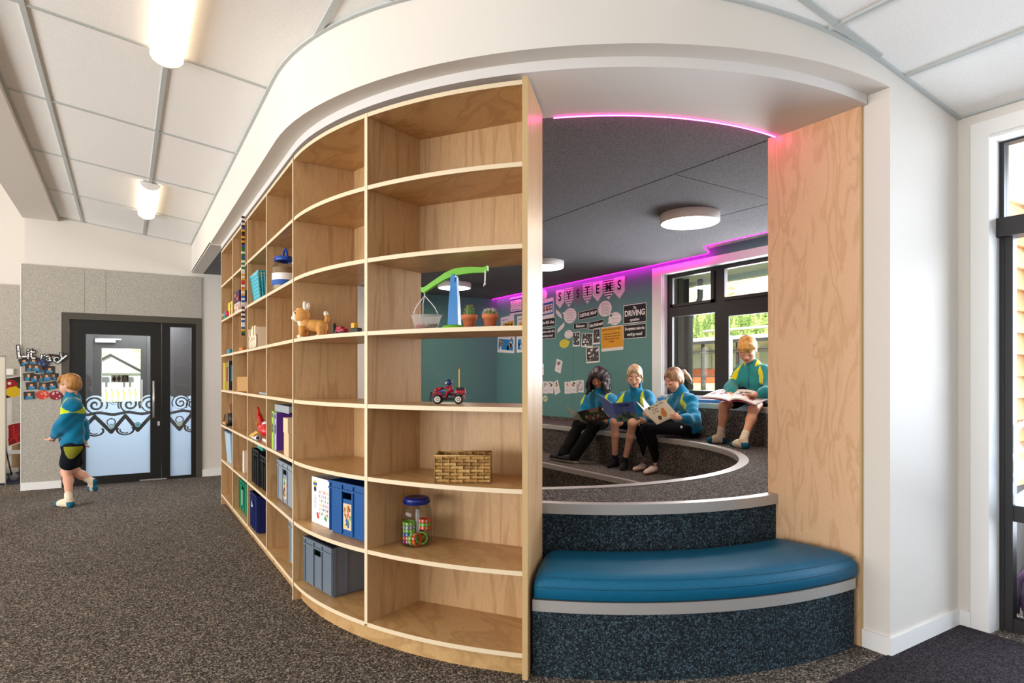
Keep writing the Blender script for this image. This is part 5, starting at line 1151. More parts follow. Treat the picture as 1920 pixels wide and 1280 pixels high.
def yel(sd):
    def d(m,w,h):
        rn=random.Random(sd); rect(m,w*.06,-h*.12,w*.8,h*.5,4,r=.06); rect(m,-w*.2,h*.3,w*.4,h*.04,2)
        for k in range(9): rect(m,rn.uniform(-.2,.4)*w,rn.uniform(-.3,.08)*h,w*.12,h*.09,rn.choice((1,3,1)),.0025,rn.uniform(-.4,.4))
    return d
YM=[PAPER,INK,GREY,plain('#5A4020',.7),plain('#D9A22E',.7)]
pinned('picture_print','white print with yellow picture, further from the end panel','picture',zz(83,452,194,530+60),yel(1),YM,rot=.05); pinned('picture_print','white print with yellow picture, close to the shelf end panel','picture',zz(219,445,330,590),yel(2),YM)
def bl(sd):
    def d(m,w,h):
        rn=random.Random(sd); rect(m,0,-h*.03,w*.86,h*.62,4,r=-.03)
        for k in range(12): rect(m,rn.uniform(-.36,.36)*w,rn.uniform(-.28,.22)*h,w*.1,h*rn.uniform(.08,.24),rn.choice((1,0,0,3)),.0025,rn.uniform(-.3,.3))
        disc2(m,w*.33,h*.27,h*.12,2,.0026); m.text('Active Inquirer',h*.08,(-w*.1,h*.38,.0026),2,width=w*.5)
    return d
BM=[PWHITE,INK,GREY,plain('#B98A4A',.7),plain('#2E7FC0',.7)]
pinned('picture_print','white print with blue picture, tilted, seen under the open shelf','picture',zz(56,612,196,755),bl(3),BM,rot=-.06); pinned('picture_print','white print with blue picture beside the shelf end panel','picture',zz(214,612,350,750),bl(4),BM)
# little cards lower down
def card(lab,b,rt,cols,kind=0,sd=0):
    def d(m,w,h):
        rn=random.Random(sd)
        if kind==2:
            rect(m,0,h*.25,w*.98,h*.46,4); rect(m,0,-h*.22,w*.98,h*.5,3); rect(m,0,-h*.36,w*.98,h*.2,5); return
        if kind==3:
            for k in range(5): ringl(m,rn.uniform(-.3,.3)*w,h*(.35-k*.17),w*.13,w*.03,1)
            ringl(m,0,0,w*.36,w*.03,1); rect(m,0,-h*.3,w*.5,h*.03,1); return
        for k in range(4): rect(m,rn.uniform(-.2,.2)*w,h*(.12+.07*k)+0,w*rn.uniform(.15,.4),h*.1,rn.choice((3,4,5)),.0023+k*.0001,rn.uniform(-.6,.6))
        rect(m,0,-h*.2,w*.5,h*.035,2); rect(m,0,-h*.3,w*.4,h*.02,2)
    pinned('picture_card',lab,'card',b,d,[PAPER,INK,plain('#A59AA5',.7)]+[plain(c,.7) for c in cols],rot=rt,group='cards pinned low on the wall')
card('white picture card with red and green drawing, pinned alone and tilted',zz(538,812,588,918),-.28,('#C23A34','#1F3A2A','#2F6A40'),sd=1)
card('white card with red heading, half hidden by the end panel',zz(396,848,440,940),.03,('#B8332E','#B8332E','#D06A5A'),sd=2)
card('green landscape card half hidden by the end panel',zz(392,970,433,1062),.02,('#3E8E36','#6FA8D8','#2A6A2A'),2)
card('white card with thin grey drawing, left of the row of three',zz(432,992,475,1094),.0,('#9A8A8A','#6A5A5A','#8A7A7A'),sd=4)
card('white card with dark berry drawing in the row',zz(478,992,519,1091),-.03,('#3A2A3A','#1F1A20','#7A3A4A'),sd=5)
card('white card with yellow and black picture, tilted, end of the row',zz(522,988,568,1095),.33,('#C9A81E','#2A2418','#D9C43A'),sd=6)
card('white card with pink figure beside two other cards',zz(612,995,661,1094),.03,('#C98A7A','#B85A4A','#D9A898'),sd=7)
card('white card with molecule drawing, middle of three',zz(662,987,717,1088),.04,('#6A4A2A','#2A3A2A','#B8452E'),sd=8)
card('white card with black outline drawing, last of three',zz(713,980,771,1083),.0,('#222','#222222','#222222') if False else ('#222222','#222222','#222222'),3,9)
def chk(m,w,h): ringl(m,0,0,h*.47,h*.05,4); m.add([(-w*.25,0,.0026),(-w*.05,-h*.2,.0026),(w*.3,h*.2,.0026),(w*.22,h*.26,.0026),(-w*.05,-h*.06,.0026),(-w*.2,h*.08,.0026)],[(0,1,4,5),(1,2,3,4)],4)
pinned('round_badge','round pale badge with dark tick, lowest thing on the teal wall','badge',zz(431,1103,471,1163),chk,[plain('#D4DDB8',.7),INK,GREY,GREY,plain('#3E4A3A',.7)],outline=lambda w,h:[(w/2*math.cos(2*PI*k/22),h/2*math.sin(2*PI*k/22)) for k in range(22)])  # round paper badge pinned to the teal wall
# ------------------------------------------------------------------ grey pinboard by the door: outline letters and photos
YP_=YB-.0255; LIFT=[0]
def on_board(name,label,cat,u,v,w,h,draw,mats,rot=0,outline=None,group=None):
    p=on_y(u,v,YP_); LIFT[0]=(LIFT[0]+1)%6; p.y-=.0034*LIFT[0]; m=MB(); m.M=frame((0,0,0),(math.cos(rot),0,math.sin(rot)),(-math.sin(rot),0,math.cos(rot)),(0,-1,0))
    pts=outline(w,h) if outline else [(-w/2,-h/2),(w/2,-h/2),(w/2,h/2),(-w/2,h/2)]
    m.slab([(x,y,.0002) for x,y in pts],.0014,0); draw(m,w,h); m.M=None; o=obj(name,m,mats,None,loc=tuple(p)); return tag(o,label,cat,group)
for ch,u,v,rt,hh in (('L',40,660,.06,.135),('i',53,664,0,.12),('t',60,663,.0,.13),('r',80,668,-.1,.09),('a',91,670,.0,.09),('c',105,672,-.25,.09),('y',118,668,-.35,.12)):
    p=on_y(u,v,YP_-.022); m=MB(); m.M=frame((0,0,0),(math.cos(rt),0,math.sin(rt)),(-math.sin(rt),0,math.cos(rt)),(0,-1,0)); sz=hh*1.45
    m.text(ch,sz,(0,0,.001),0,bold=.05); m.text(ch,sz,(0,0,.0022),1,bold=.0); rn=random.Random(u)
    for k in range(4): rect(m,rn.uniform(-.2,.2)*hh,(-.35+k*.22)*hh,.012,.012,0,.0026)
    m.M=None; o=obj('cutout_letter',m,[INK,plain('#E9E6E2',.7)],None,loc=tuple(p)); tag(o,'black and white cut-out letter %s above the pinned photos'%ch,'letter','cut-out word on the pinboard')  # loose cut-out letter of the pinned word
ph=[(46,678,.3,'first photo in the row under the word'),(63,677,-.05,'second photo in the row under the word'),(100,671,-.1,'topmost photo, touching the word'),(57.5,689,.05,'photo in the second row, furthest from the door'),(68.5,689,-.05,'second photo of the second row'),(77,692,.05,'third photo of the second row'),(93,693,0,'second row photo nearest the door'),(54,706,.1,'photo in the middle row, furthest from the door'),(66,708,-.1,'second photo of the middle row'),(79,708,.15,'third photo of the middle row'),(88,706,.2,'fourth photo of the middle row'),(100,706,-.1,'middle row photo nearest the door'),(59,723,.1,'photo in the fourth row, furthest from the door'),(82,724,-.12,'second photo of the fourth row'),(97.5,722,.2,'fourth row photo nearest the door'),(55,741,.06,'lowest photo, below the others')]
for k,(u,v,rt,lab) in enumerate(ph):
    def d(m,w,h,k=k):
        rect(m,0,0,w,h,3,.0018); rect(m,0,-h*.28,w*.62,h*.42,4,.002); disc2(m,0,h*.1,h*.21,5,.0022,12,.8); rect(m,0,h*.27,w*.3,h*.1,2+4*(k%2),.0024)
        rect(m,w*.1,-h*.2,w*.18,h*.08,5,.0024)
    on_board('photo_picture','small photo of a child in teal, '+lab,'photo',u,v,.098,.086,d,[INK,INK,plain('#4A3020',.8),plain(('#3A2E26','#4A4238','#2E2A28')[k%3],.8),plain('#2478A0',.8),plain('#D09A7C',.8),plain('#B88A4A',.8)],rot=rt,group='photos on the pinboard')
def circ(w,h): return [(w/2*math.cos(2*PI*k/20),h/2*math.sin(2*PI*k/20)) for k in range(20)]
for u,v,lab,c0,c1 in ((81,679,'round picture of blueberries among the photos','#1B2440','#5A6E9A'),(80,740,'round picture of sliced red fruit at the bottom of the photos','#C8402E','#E8A898'),(104,741,'round picture of red berries, nearest the door','#8E1E30','#E0B4B4')):
    def d(m,w,h,u=u):
        rn=random.Random(u)
        for k in range(16): a=rn.uniform(0,6.28); r=w*.36*math.sqrt(rn.random()); disc2(m,r*math.cos(a),r*math.sin(a),w*.075,1+k%2,.0018+k*.00003,10)
    on_board('fruit_picture',lab,'picture',u,v,.118,.108,d,[plain(c0,.6),plain(c1,.6),plain(c0,.5)],outline=circ)
# ------------------------------------------------------------------ people: smooth bodies grown from rounded limbs
A_=lambda p: np.array(tuple(p),dtype=np.float32)
class Body:
    """collects rounded cones and ellipsoids, blends them into one closed surface and meshes it (surface nets)"""
    def __init__(s): s.p=[]
    def cap(s,a,b,ra,rb=None,k=.02,sub=False): s.p.append(('c',A_(a),A_(b),ra,ra if rb is None else rb,k,sub)); return s
    def chain(s,pts,rs,k=.02):
        for i in range(len(pts)-1): s.cap(pts[i],pts[i+1],rs[i],rs[i+1],k)
        return s
    def ell(s,c,r,Rm=None,k=.015,sub=False):
        s.p.append(('e',A_(c),np.array(r,dtype=np.float32),np.eye(3,dtype=np.float32) if Rm is None else np.array([list(x) for x in Rm],dtype=np.float32),0,k,sub)); return s
    def mesh(s,h=.006,bump=None,off=0.,cut=None):
        lo=np.full(3,1e9); hi=-lo
        for q in s.p:
            if q[6]: continue
            if q[0]=='c': r=max(q[3],q[4])+off; l,u=np.minimum(q[1],q[2])-r,np.maximum(q[1],q[2])+r
            else: r=float(q[2].max())+off; l,u=q[1]-r,q[1]+r
            lo=np.minimum(lo,l); hi=np.maximum(hi,u)
        lo-=4*h+.01; hi+=4*h+.01; n=np.ceil((hi-lo)/h).astype(int)+1
        F=np.full(n,1.0,dtype=np.float32); ax=[(lo[i]+h*np.arange(n[i])).astype(np.float32) for i in range(3)]
        for q in s.p:
            k=q[5]
            if q[0]=='c': r=max(q[3],q[4])+off; l,u=np.minimum(q[1],q[2])-r,np.maximum(q[1],q[2])+r
            else: r=float(q[2].max())+off; l,u=q[1]-r,q[1]+r
            mg=k+3*h+.004; i0=np.maximum(((l-mg-lo)/h).astype(int),0); i1=np.minimum(((u+mg-lo)/h).astype(int)+2,n)
            sl=tuple(slice(a,b) for a,b in zip(i0,i1)); X,Y,Z=np.meshgrid(*[ax[i][i0[i]:i1[i]] for i in range(3)],indexing='ij')
            if q[0]=='c':
                a,b=q[1],q[2]; d=b-a; L=float(d@d)+1e-9; t=np.clip(((X-a[0])*d[0]+(Y-a[1])*d[1]+(Z-a[2])*d[2])/L,0,1)
                D_=np.sqrt((X-a[0]-t*d[0])**2+(Y-a[1]-t*d[1])**2+(Z-a[2]-t*d[2])**2)-(q[3]+(q[4]-q[3])*t)-off
            else:
                c,r,M=q[1],q[2]+off,q[3]; x,y,z=X-c[0],Y-c[1],Z-c[2]
                u_=(M[0,0]*x+M[1,0]*y+M[2,0]*z)/r[0]; v_=(M[0,1]*x+M[1,1]*y+M[2,1]*z)/r[1]; w_=(M[0,2]*x+M[1,2]*y+M[2,2]*z)/r[2]
                k0=np.sqrt(u_*u_+v_*v_+w_*w_); k1=np.sqrt((u_/r[0])**2+(v_/r[1])**2+(w_/r[2])**2)+1e-6; D_=k0*(k0-1)/k1
            f=F[sl]
            if q[6]:
                hh=np.maximum(k-np.abs(f+D_),0)/k; F[sl]=np.maximum(f,-D_)+hh*hh*k*.25
            else:
                hh=np.maximum(k-np.abs(f-D_),0)/k; F[sl]=np.minimum(f,D_)-hh*hh*k*.25
        if bump is not None or cut is not None:
            X,Y,Z=np.meshgrid(*ax,indexing='ij')
            if bump is not None:
                m=np.abs(F)<.03; F[m]+=bump(X[m],Y[m],Z[m])
            if cut is not None: F=np.maximum(F,cut(X,Y,Z))
        return nets(F,lo,h)
def nets(F,lo,h):
    I=(F<0); n=np.array(F.shape); c=np.zeros(n-1,dtype=np.int8)
    offs=[(i,j,k) for i in (0,1) for j in (0,1) for k in (0,1)]
    for o in offs: c+=I[o[0]:n[0]-1+o[0],o[1]:n[1]-1+o[1],o[2]:n[2]-1+o[2]]
    act=np.argwhere((c>0)&(c<8)); val={o:F[act[:,0]+o[0],act[:,1]+o[1],act[:,2]+o[2]] for o in offs}
    acc=np.zeros((len(act),3)); cnt=np.zeros(len(act))
    for o in offs:
        for a in range(3):
            if o[a]==0:
                o2=list(o); o2[a]=1; o2=tuple(o2); v0,v1=val[o],val[o2]; m=(v0<0)!=(v1<0); t=np.where(m,v0/np.where(m,v0-v1,1),0)
                p=np.tile(np.array(o,dtype=float),(len(act),1)); p[:,a]+=t; acc[m]+=p[m]; cnt[m]+=1
    V_=lo+h*(act+acc/cnt[:,None]); ix=np.full(n-1,-1,dtype=np.int64); ix[act[:,0],act[:,1],act[:,2]]=np.arange(len(act)); fs=[]
    for a in range(3):
        b,cx=(a+1)%3,(a+2)%3; s0=[slice(None)]*3; s1=[slice(None)]*3; s0[a]=slice(0,n[a]-1); s1[a]=slice(1,n[a]); I0,I1=I[tuple(s0)],I[tuple(s1)]
        e=np.argwhere(I0!=I1); e=e[(e[:,b]>0)&(e[:,cx]>0)&(e[:,b]<n[b]-1)&(e[:,cx]<n[cx]-1)]
        fl=I0[e[:,0],e[:,1],e[:,2]]; q=[]
        for db,dc in ((1,1),(0,1),(0,0),(1,0)):
            g=e.copy(); g[:,b]-=db; g[:,cx]-=dc; q.append(ix[g[:,0],g[:,1],g[:,2]])
        q=np.stack(q,1); q[~fl]=q[~fl][:,::-1]; fs.append(q)
    return V_,np.concatenate(fs)
def body_obj(name,VF,mats,parent,pick=None,label=None,smooth=1):
    Vv,Ff=VF; I=inv_of(parent); M=np.array(I); P=Vv@M[:3,:3].T+M[:3,3]
    me=D.meshes.new(name); me.vertices.add(len(P)); me.vertices.foreach_set('co',P.astype(np.float32).ravel())
    me.loops.add(Ff.size); me.loops.foreach_set('vertex_index',Ff.astype(np.int32).ravel()); me.polygons.add(len(Ff))
    me.polygons.foreach_set('loop_start',np.arange(0,Ff.size,4,dtype=np.int32)); me.polygons.foreach_set('loop_total',np.full(len(Ff),4,dtype=np.int32))
    mats=mats if isinstance(mats,list) else [mats]
    for m in mats: me.materials.append(m)
    if pick is not None: me.polygons.foreach_set('material_index',pick(Vv[Ff].mean(1)).astype(np.int32))
    me.polygons.foreach_set('use_smooth',np.ones(len(Ff),dtype=bool)); me.update(calc_edges=True); me.validate()
    o=D.objects.new(name,me); COL.objects.link(o); o.parent=parent; INV[o.name]=I
    if label: o['label']=label
    return o
def lm(P,o,x,y,z):
    d=P-np.array(o); return d@np.array(x),d@np.array(y),d@np.array(z)
# cloth and skin
def fleece(name,c):
    q=N(name); t=q.n('ShaderNodeTexNoise'); t.inputs['Scale'].default_value=260; t.inputs['Detail'].default_value=3; q.l(q.pos(),t.inputs['Vector']); k=lin(c)
    r=q.ramp(t.outputs['Fac'],[(.3,tuple(x*.8 for x in k[:3])+(1,)),(.7,tuple(min(1,x*1.15) for x in k[:3])+(1,))]); q.l(r.outputs[0],q.b.inputs['Base Color']); q.b.inputs['Roughness'].default_value=.95; q.b.inputs['Specular IOR Level'].default_value=.1; q.b.inputs['Sheen Weight'].default_value=.25
    q.bump(t.outputs['Fac'],.3,.004); return q.mat
FLEECE=fleece('teal_blue_fleece','#0B7094'); FLEECE_G=fleece('faded_green_teal_fleece','#2A8484'); LIME=fleece('lime_fleece','#C4D42C'); YEL=fleece('yellow_fleece','#E3D21E')
def skin(name,c):
    m=plain(c,.5,spec=.3,name=name); b=m.node_tree.nodes['Principled BSDF']; b.inputs['Subsurface Weight'].default_value=.08; b.inputs['Subsurface Radius'].default_value=(.02,.008,.005); return m
def hairm(name,c0,c1):
    q=N(name); t=q.n('ShaderNodeTexNoise'); t.inputs['Scale'].default_value=40; t.inputs['Detail'].default_value=4; q.l(q.pos(scale=(1,1,.25)),t.inputs['Vector']); r=q.ramp(t.outputs['Fac'],[(.35,lin(c0)),(.65,lin(c1))]); q.l(r.outputs[0],q.b.inputs['Base Color']); q.b.inputs['Roughness'].default_value=.42; q.bump(t.outputs['Fac'],.5,.006); return q.mat
NAVY=plain('#14181F',.9,spec=.1,name='black_shorts',noise=150.); BLKP=plain('#121113',.85,spec=.15,name='black_leggings')
def unit(v): v=Vector(v); v.normalize(); return v
def figure(label,loc,J,skin_c,top=None,pants=None,socks=None,hair=None,rotz=0,h=.0055,extra=None,brow='#5A4030'):
    """J: joints in world metres. Grows one continuous body, then garments and hair as its children."""
    t=thing('person',label,'person',loc)
    hc=Vector(J['head']); f=unit(J['face']); up=Vector(J.get('hup',(0,0,1))); r=f.cross(up).normalized(); u=r.cross(f).normalized(); S=J.get('hs',1.)
    HM=Matrix((r,f,u)).transposed()                                 # columns: right, forward, up of the head
    hp=lambda x,y,z: hc+(r*x+f*y+u*z)*S
    B=Body(); nk=Vector(J['neck']); ch=Vector(J['chest']); pv=Vector(J['pelvis']); sl,sr=Vector(J['sL']),Vector(J['sR']); hl,hr=Vector(J['hL']),Vector(J['hR'])
    lat=(sr-sl).normalized(); 
    # head
    B.ell(hp(0,-.012,.022),(.070*S,.088*S,.083*S),HM,.02).ell(hp(0,.028,-.03),(.054*S,.056*S,.068*S),HM,.03).ell(hp(0,.052,-.083),(.021*S,.022*S,.018*S),HM,.03)
    for s in (-1,1):
        B.ell(hp(s*.034,.046,-.028),(.026*S,.028*S,.028*S),HM,.03); B.ell(hp(s*.031,.091,.005),(.017*S,.012*S,.011*S),HM,.012,True); B.ell(hp(s*.031,.070,.004),(.015*S,.0145*S,.0125*S),HM,.006)
        B.ell(hp(s*.073,-.012,-.008),(.008*S,.017*S,.028*S),HM,.008)
    B.chain([hp(0,.078,.004),hp(0,.094,-.024)],[.007*S,.011*S],.014); 
    for s in (-1,1): B.ell(hp(s*.009,.088,-.027),(.008*S,.009*S,.007*S),HM,.008)
    B.ell(hp(0,.078,-.050),(.022*S,.011*S,.0065*S),HM,.006).ell(hp(0,.076,-.060),(.019*S,.011*S,.0065*S),HM,.006)
    # neck and trunk
    B.cap(hp(0,-.02,-.05),nk,.042*S,.045,.03); mid=(ch+pv)/2
    B.cap(sl.lerp(sr,.22),sl.lerp(sr,.78),.058,.058,.05).cap(ch-lat*.045,ch+lat*.045,.083,.083,.05).cap(mid-lat*.04,mid+lat*.04,.077,.077,.05).cap(pv-lat*.045,pv+lat*.045,.085,.085,.05).cap(nk,sl,.04,.045,.04).cap(nk,sr,.04,.045,.04)
    for a in 'LR':
        s_,e,w=[Vector(J[k+a]) for k in ('s','e','w')]; B.cap(s_,e,.040,.032,.03).cap(e,w,.031,.022,.02)
        hp_,kn,an,to=[Vector(J[k+a]) for k in ('h','k','a','t')]; B.cap(hp_,kn,.064,.045,.04); cf=kn.lerp(an,.33)+J.get('calf',Vector((.012,0,0))); B.chain([kn,cf,an],[.043,.042,.027],.03)
        d=(to-an); d.z=0; d.normalize(); fz=to.z; heel=Vector((an.x,an.y,fz+.004))-d*.022
        B.cap(an,heel,.030,.027,.02).chain([heel,heel.lerp(to,.55)+Vector((0,0,.010)),to],[.026,.03,.021],.02)
        # hand
        hn=J.get('hand'+a)
        if hn:
            w=Vector(J['w'+a]); dr=unit(hn['dir']); nm=Vector(hn['palm']); nm=(nm-dr*nm.dot(dr)).normalized(); sd=dr.cross(nm)*hn.get('side',1); cu=hn.get('curl',.5); q=.9
            pc=w+dr*.042*q; B.cap(w,pc,.021,.02,.02); B.cap(pc-sd*.019*q,pc+sd*.019*q,.0135,.0135,.015); B.cap(w+dr*.02*q-sd*.008,w+dr*.02*q+sd*.01,.0165,.0165,.015)
            for i,(o_,ln) in enumerate(((-.026,.062),(-.0085,.069),(.009,.064),(.025,.052))):
                p0=pc+sd*o_*q+dr*.012; pts=[p0]; dd=dr.copy(); ln*=q
                for seg,fr in enumerate((.42,.32,.26)):
                    ang=cu*(.75+.08*i)*(.8 if seg==0 else 1.); ax=dr.cross(nm); dd=Matrix.Rotation(-ang if hn.get('flip',1)>0 else ang,3,dr.cross(nm).normalized())@dd; pts.append(pts[-1]+dd*ln*fr)
                B.chain(pts,[.0082,.0076,.007,.006],.005)
            tb=w+dr*.02*q-sd*.02*q; td=unit(dr*.6-sd*.75+nm*.45); B.chain([tb,tb+td*.028*q,tb+td*.028*q+unit(dr*.85+nm*.35-sd*.2)*.026*q],[.0115,.0095,.0075],.008)
    HX,HF,HU=np.array(r),np.array(f),np.array(u); H0=np.array(hc)
    def pick(P):
        x,y,z=lm(P,H0,HX,HF,HU); x,y,z=x/S,y/S,z/S; m=np.zeros(len(P)); ax=np.abs(x)
        m[(ax<.016)&(y>.068)&(z<-.047)&(z>-.062)]=1
        m[(ax>.012)&(ax<.050)&(y>.050)&(z>.020+.004*np.sin((ax-.012)*80))&(z<.029+.004*np.sin((ax-.012)*80))]=2
        m[(ax>.015)&(ax<.047)&(y>.055)&(z>-.0075)&(z<-.0010)]=3
        return m
    body=body_obj('body',B.mesh(h),[skin('skin_'+skin_c[1:],skin_c),plain('#B4635A',.45),plain(brow,.7),plain('#2E211B',.6)],t,pick)
    for g in (top,pants,socks,hair,extra):
        if g: g(t,J,dict(hp=hp,HM=HM,S=S,r=r,f=f,u=u,hc=hc,nk=nk,ch=ch,pv=pv,sl=sl,sr=sr,hl=hl,hr=hr,lat=lat,mid=mid,body=body))
    return t
def fold(seed,a=.0030):
    rn=np.random.RandomState(seed); ks=rn.uniform(-52,52,(5,3)); ph=rn.uniform(0,6.28,5)
    return lambda x,y,z: a*sum(np.sin(ks[i,0]*x+ks[i,1]*y+ks[i,2]*z+ph[i]) for i in range(5))/2.
def fleece_top(mat=FLEECE,pan=LIME,seed=1,collar=True,hem=.0,open_=False,loose=.007):
    def g(t,J,c):
        B=Body(); lat=c['lat']; ch,pv,nk,mid=c['ch'],c['pv'],c['nk'],c['mid']; fw=unit(J['front']); hx=J.get('hem',pv)
        B.cap(c['sl'].lerp(c['sr'],.18),c['sl'].lerp(c['sr'],.82),.074,.074,.05).cap(ch-lat*.055,ch+lat*.055,.098+loose,.098+loose,.06).cap(mid-lat*.055+fw*.008,mid+lat*.055+fw*.008,.098+loose,.098+loose,.06)
        pb=pv+(mid-pv)*.18; B.cap(pb-lat*.062,pb+lat*.062,.104+loose,.104+loose,.06)
        B.cap(nk,c['sl'],.052,.06,.05).cap(nk,c['sr'],.052,.06,.05)
        for a in 'LR':
            s_,e,w=[Vector(J[k+a]) for k in ('s','e','w')]; B.cap(s_,e,.066,.060,.05).chain([e,e.lerp(w,.55),e.lerp(w,.86)],[.059,.054,.043],.03).cap(e.lerp(w,.84),e.lerp(w,.95),.034,.030,.01)
        if collar and not open_: B.cap(nk,nk+(c['hp'](0,-.012,-.075)-nk)*(.42 if open_ else .95),.070,.064,.03)
        np_=np.array; sl,sr=np_(c['sl']),np_(c['sr']); L=np_(lat); C0=np_(nk); fwn=np_(fw); upn=np_(unit(nk-pv))
        def pick(P):
            m=np.zeros(len(P)); d=P-C0; x=np.abs((P-(sl+sr)/2)@L); z=(P-(sl+sr)/2)@upn; y=(P-(sl+sr)/2)@fwn; hw=np.linalg.norm(sr-sl)/2
            for sj,sg in ((sl,-1),(sr,1)):
                o_=(P-sj)@L*sg; z_=(P-sj)@upn; m[(o_>-.040-z_*.10)&(o_<.028-z_*.75)&(z_>-.085+(o_+.04)*.25)&(z_<.09)&(np.linalg.norm(P-sj,axis=1)<.13)]=1
            m[(np.abs((P-(sl+sr)/2)@L)<.004)&(y>0)&(z>-.14)]=2                     # zip
            return m
        cut=None
        if collar or True:
            kk=np_(nk+(c['hp'](0,-.01,-.07)-nk)*.62); ax=unit(c['hp'](0,-.01,-.07)-nk); 
        B2=B
        if collar and not open_: B.cap(nk+(c['hp'](0,-.012,-.075)-nk)*.75,nk+(c['hp'](0,-.012,-.075)-nk)*1.7,.054,.058,.004,True)
        o=body_obj('fleece_top',B.mesh(.0062,fold(seed,.0062)),[mat,pan,plain('#0B4A66',.5)],t,pick)
        for a in 'LR':
            e,w=Vector(J['e'+a]),Vector(J['w'+a]); m=MB(); m.tube([e.lerp(w,.93),e.lerp(w,.985)],[.0315,.029],14); obj('cuff',m,mat,o,world=True)
        if open_:
            U=Vector(upn); Q=Body()
            for sg in (-1,1): Q.chain([nk+lat*sg*.03-fw*.045+U*.03,nk+lat*sg*.062-fw*.005+U*.03,nk+lat*sg*.058+fw*.045+U*.008,nk+lat*sg*.03+fw*.082-U*.03],[.02,.022,.02,.011],.02)
            body_obj('collar',Q.mesh(.0055),pan,o if False else t)
        # small embroidered badge
        p=c['sl'].lerp(c['sr'],J.get('badge_t',.76))-Vector(upn)*.085+fw*(.103+loose)
        m=MB(); m.M=frame(p,lat*(1 if lat.cross(Vector(upn)).dot(fw)>0 else -1),Vector(upn),fw); m.box((0,0,0),(.05,.010,.004)); m.M=None
        obj('chest_badge',m,plain('#0A3A50' if mat is FLEECE else '#1A4A4A',.7),o,world=True)
        return o
    return g
def legwear(mat,full=1.0,extra_r=.012,name='trousers',seed=3,side=None,loose=0.):
    def g(t,J,c):
        B=Body(); lat=c['lat']; pv=c['pv']; B.cap(pv-lat*.052,pv+lat*.052,.094,.094,.04).cap(c['mid'].lerp(pv,.6)-lat*.045,c['mid'].lerp(pv,.6)+lat*.045,.085,.085,.04)
        for a in 'LR':
            h_,kn,an=[Vector(J[k+a]) for k in ('h','k','a')]
            if full<=1: e=h_.lerp(kn,full); B.cap(h_,e,.066+extra_r,.066-.018*full+extra_r*1.2,.04)
            else:
                B.cap(h_,kn,.066+extra_r,.049+extra_r,.04); cf=kn.lerp(an,.33)+J.get('calf',Vector((.012,0,0))); en=kn.lerp(an,full-1); B.chain([kn,cf,en],[.048+extra_r,.047+extra_r,.031+extra_r+loose],.03)
        pk=None
        if side is not None:
            ln=np.array(lat); HL,HR=np.array(J['hL']),np.array(J['hR'])
            pk=lambda P: (((P-HL)@ln<-.045)|((P-HR)@ln>.045)).astype(float)*(P[:,2]<HL[2]+.03)
        o=body_obj(name,B.mesh(.006,fold(seed,.0022)),[mat]+([side] if side else []),t,pk); return o
    return g
def sock(mat,toe,hgt=.09,name='sock',heel=None,rr=.004,sole=None):
    def g(t,J,c):
        for a in 'LR':
            kn,an,to=[Vector(J[k+a]) for k in ('k','a','t')]; d=(to-an); d.z=0; d.normalize(); fz=to.z; hl=Vector((an.x,an.y,fz+.004))-d*.022
            B=Body(); tp=an.lerp(kn,hgt/max(.01,(kn-an).length)); B.cap(tp,an,.031+rr,.031+rr,.015).cap(an,hl,.031+rr,.028+rr,.02).chain([hl,hl.lerp(to,.55)+Vector((0,0,.010)),to],[.027+rr,.031+rr,.022+rr],.02)
            T=np.array(to); Hh=np.array(hl); dn=np.array(d)
            def pick(P):
                m=np.zeros(len(P)); s=(P-Hh)@dn; L=(T-Hh)@dn
                m[s>L*.84]=1
                if heel is not None: m[(s<.012)&(P[:,2]<fz+.03)]=1
                if sole: m[(P[:,2]<fz-.002)]=2
                return m
            body_obj(name,B.mesh(.0055),[mat,toe,sole or toe],t,pick)
    return g
def pleat(u,v,X=None,Y=None,Z=None,z=None):
    if X is not None: return on_x(u,v,X)
    if Z is not None: return along(u,v,Z)
    return on_z(u,v,z)
# ---- hair styles
def hair_cap(c,B,t=.012,front=.0):
    hp,HM,S=c['hp'],c['HM'],c['S']
    B.ell(hp(0,-.016,.028),((.072+t)*S,(.090+t)*S,(.086+t)*S),HM,.02).ell(hp(0,-.04,-.02),((.066+t)*S,(.062+t)*S,(.06+t)*S),HM,.03)
    B.ell(hp(0,.10,-.035+front),(.060*S,.062*S,.088*S),HM,.014,True)
    for s in (-1,1): B.ell(hp(s*.078,.0,-.03),(.022*S,.026*S,.04*S),HM,.01,True)
def hair_long(m0,seed=1):
    def g(t,J,c):
        hp,HM,S=c['hp'],c['HM'],c['S']; B=Body(); B.ell(hp(0,-.016,.026),(.088*S,.106*S,.099*S),HM,.02)
        rn=random.Random(seed)
        for k in range(26):
            a=PI*(.12+1.76*k/25); sx,sy=math.sin(a-PI/2)*-1,math.cos(a-PI/2)
            x0=.082*math.sin(2*PI*k/26+.0); 
        for k in range(24):
            th_=math.radians(-122+244*k/23)                                    # around the back of the head, ear to ear
            x,y=math.sin(th_),-math.cos(th_); front=max(0,y)
            p0=hp(.080*x,.086*y-.01,.05); ln=rn.uniform(.20,.245); pts=[p0]; W_=rn.uniform(0,6)
            for q in range(1,6):
                f_=q/5; b=hp(.094*x*(1+.34*f_),.098*y*(1+.2*f_)-.012,0.03); pts.append(Vector((b.x,b.y,p0.z-ln*f_))+c['r']*(.012*math.sin(f_*10+W_))+c['f']*(.010*math.cos(f_*9+W_)))
            B.chain(pts,[.020,.023,.023,.022,.019,.011],.010)
        B.ell(hp(.0,.105,-.035),(.055*S,.072*S,.090*S),HM,.012,True)
        body_obj('hair',B.mesh(.0058,fold(seed+5,.0035)),m0,t)
    return g
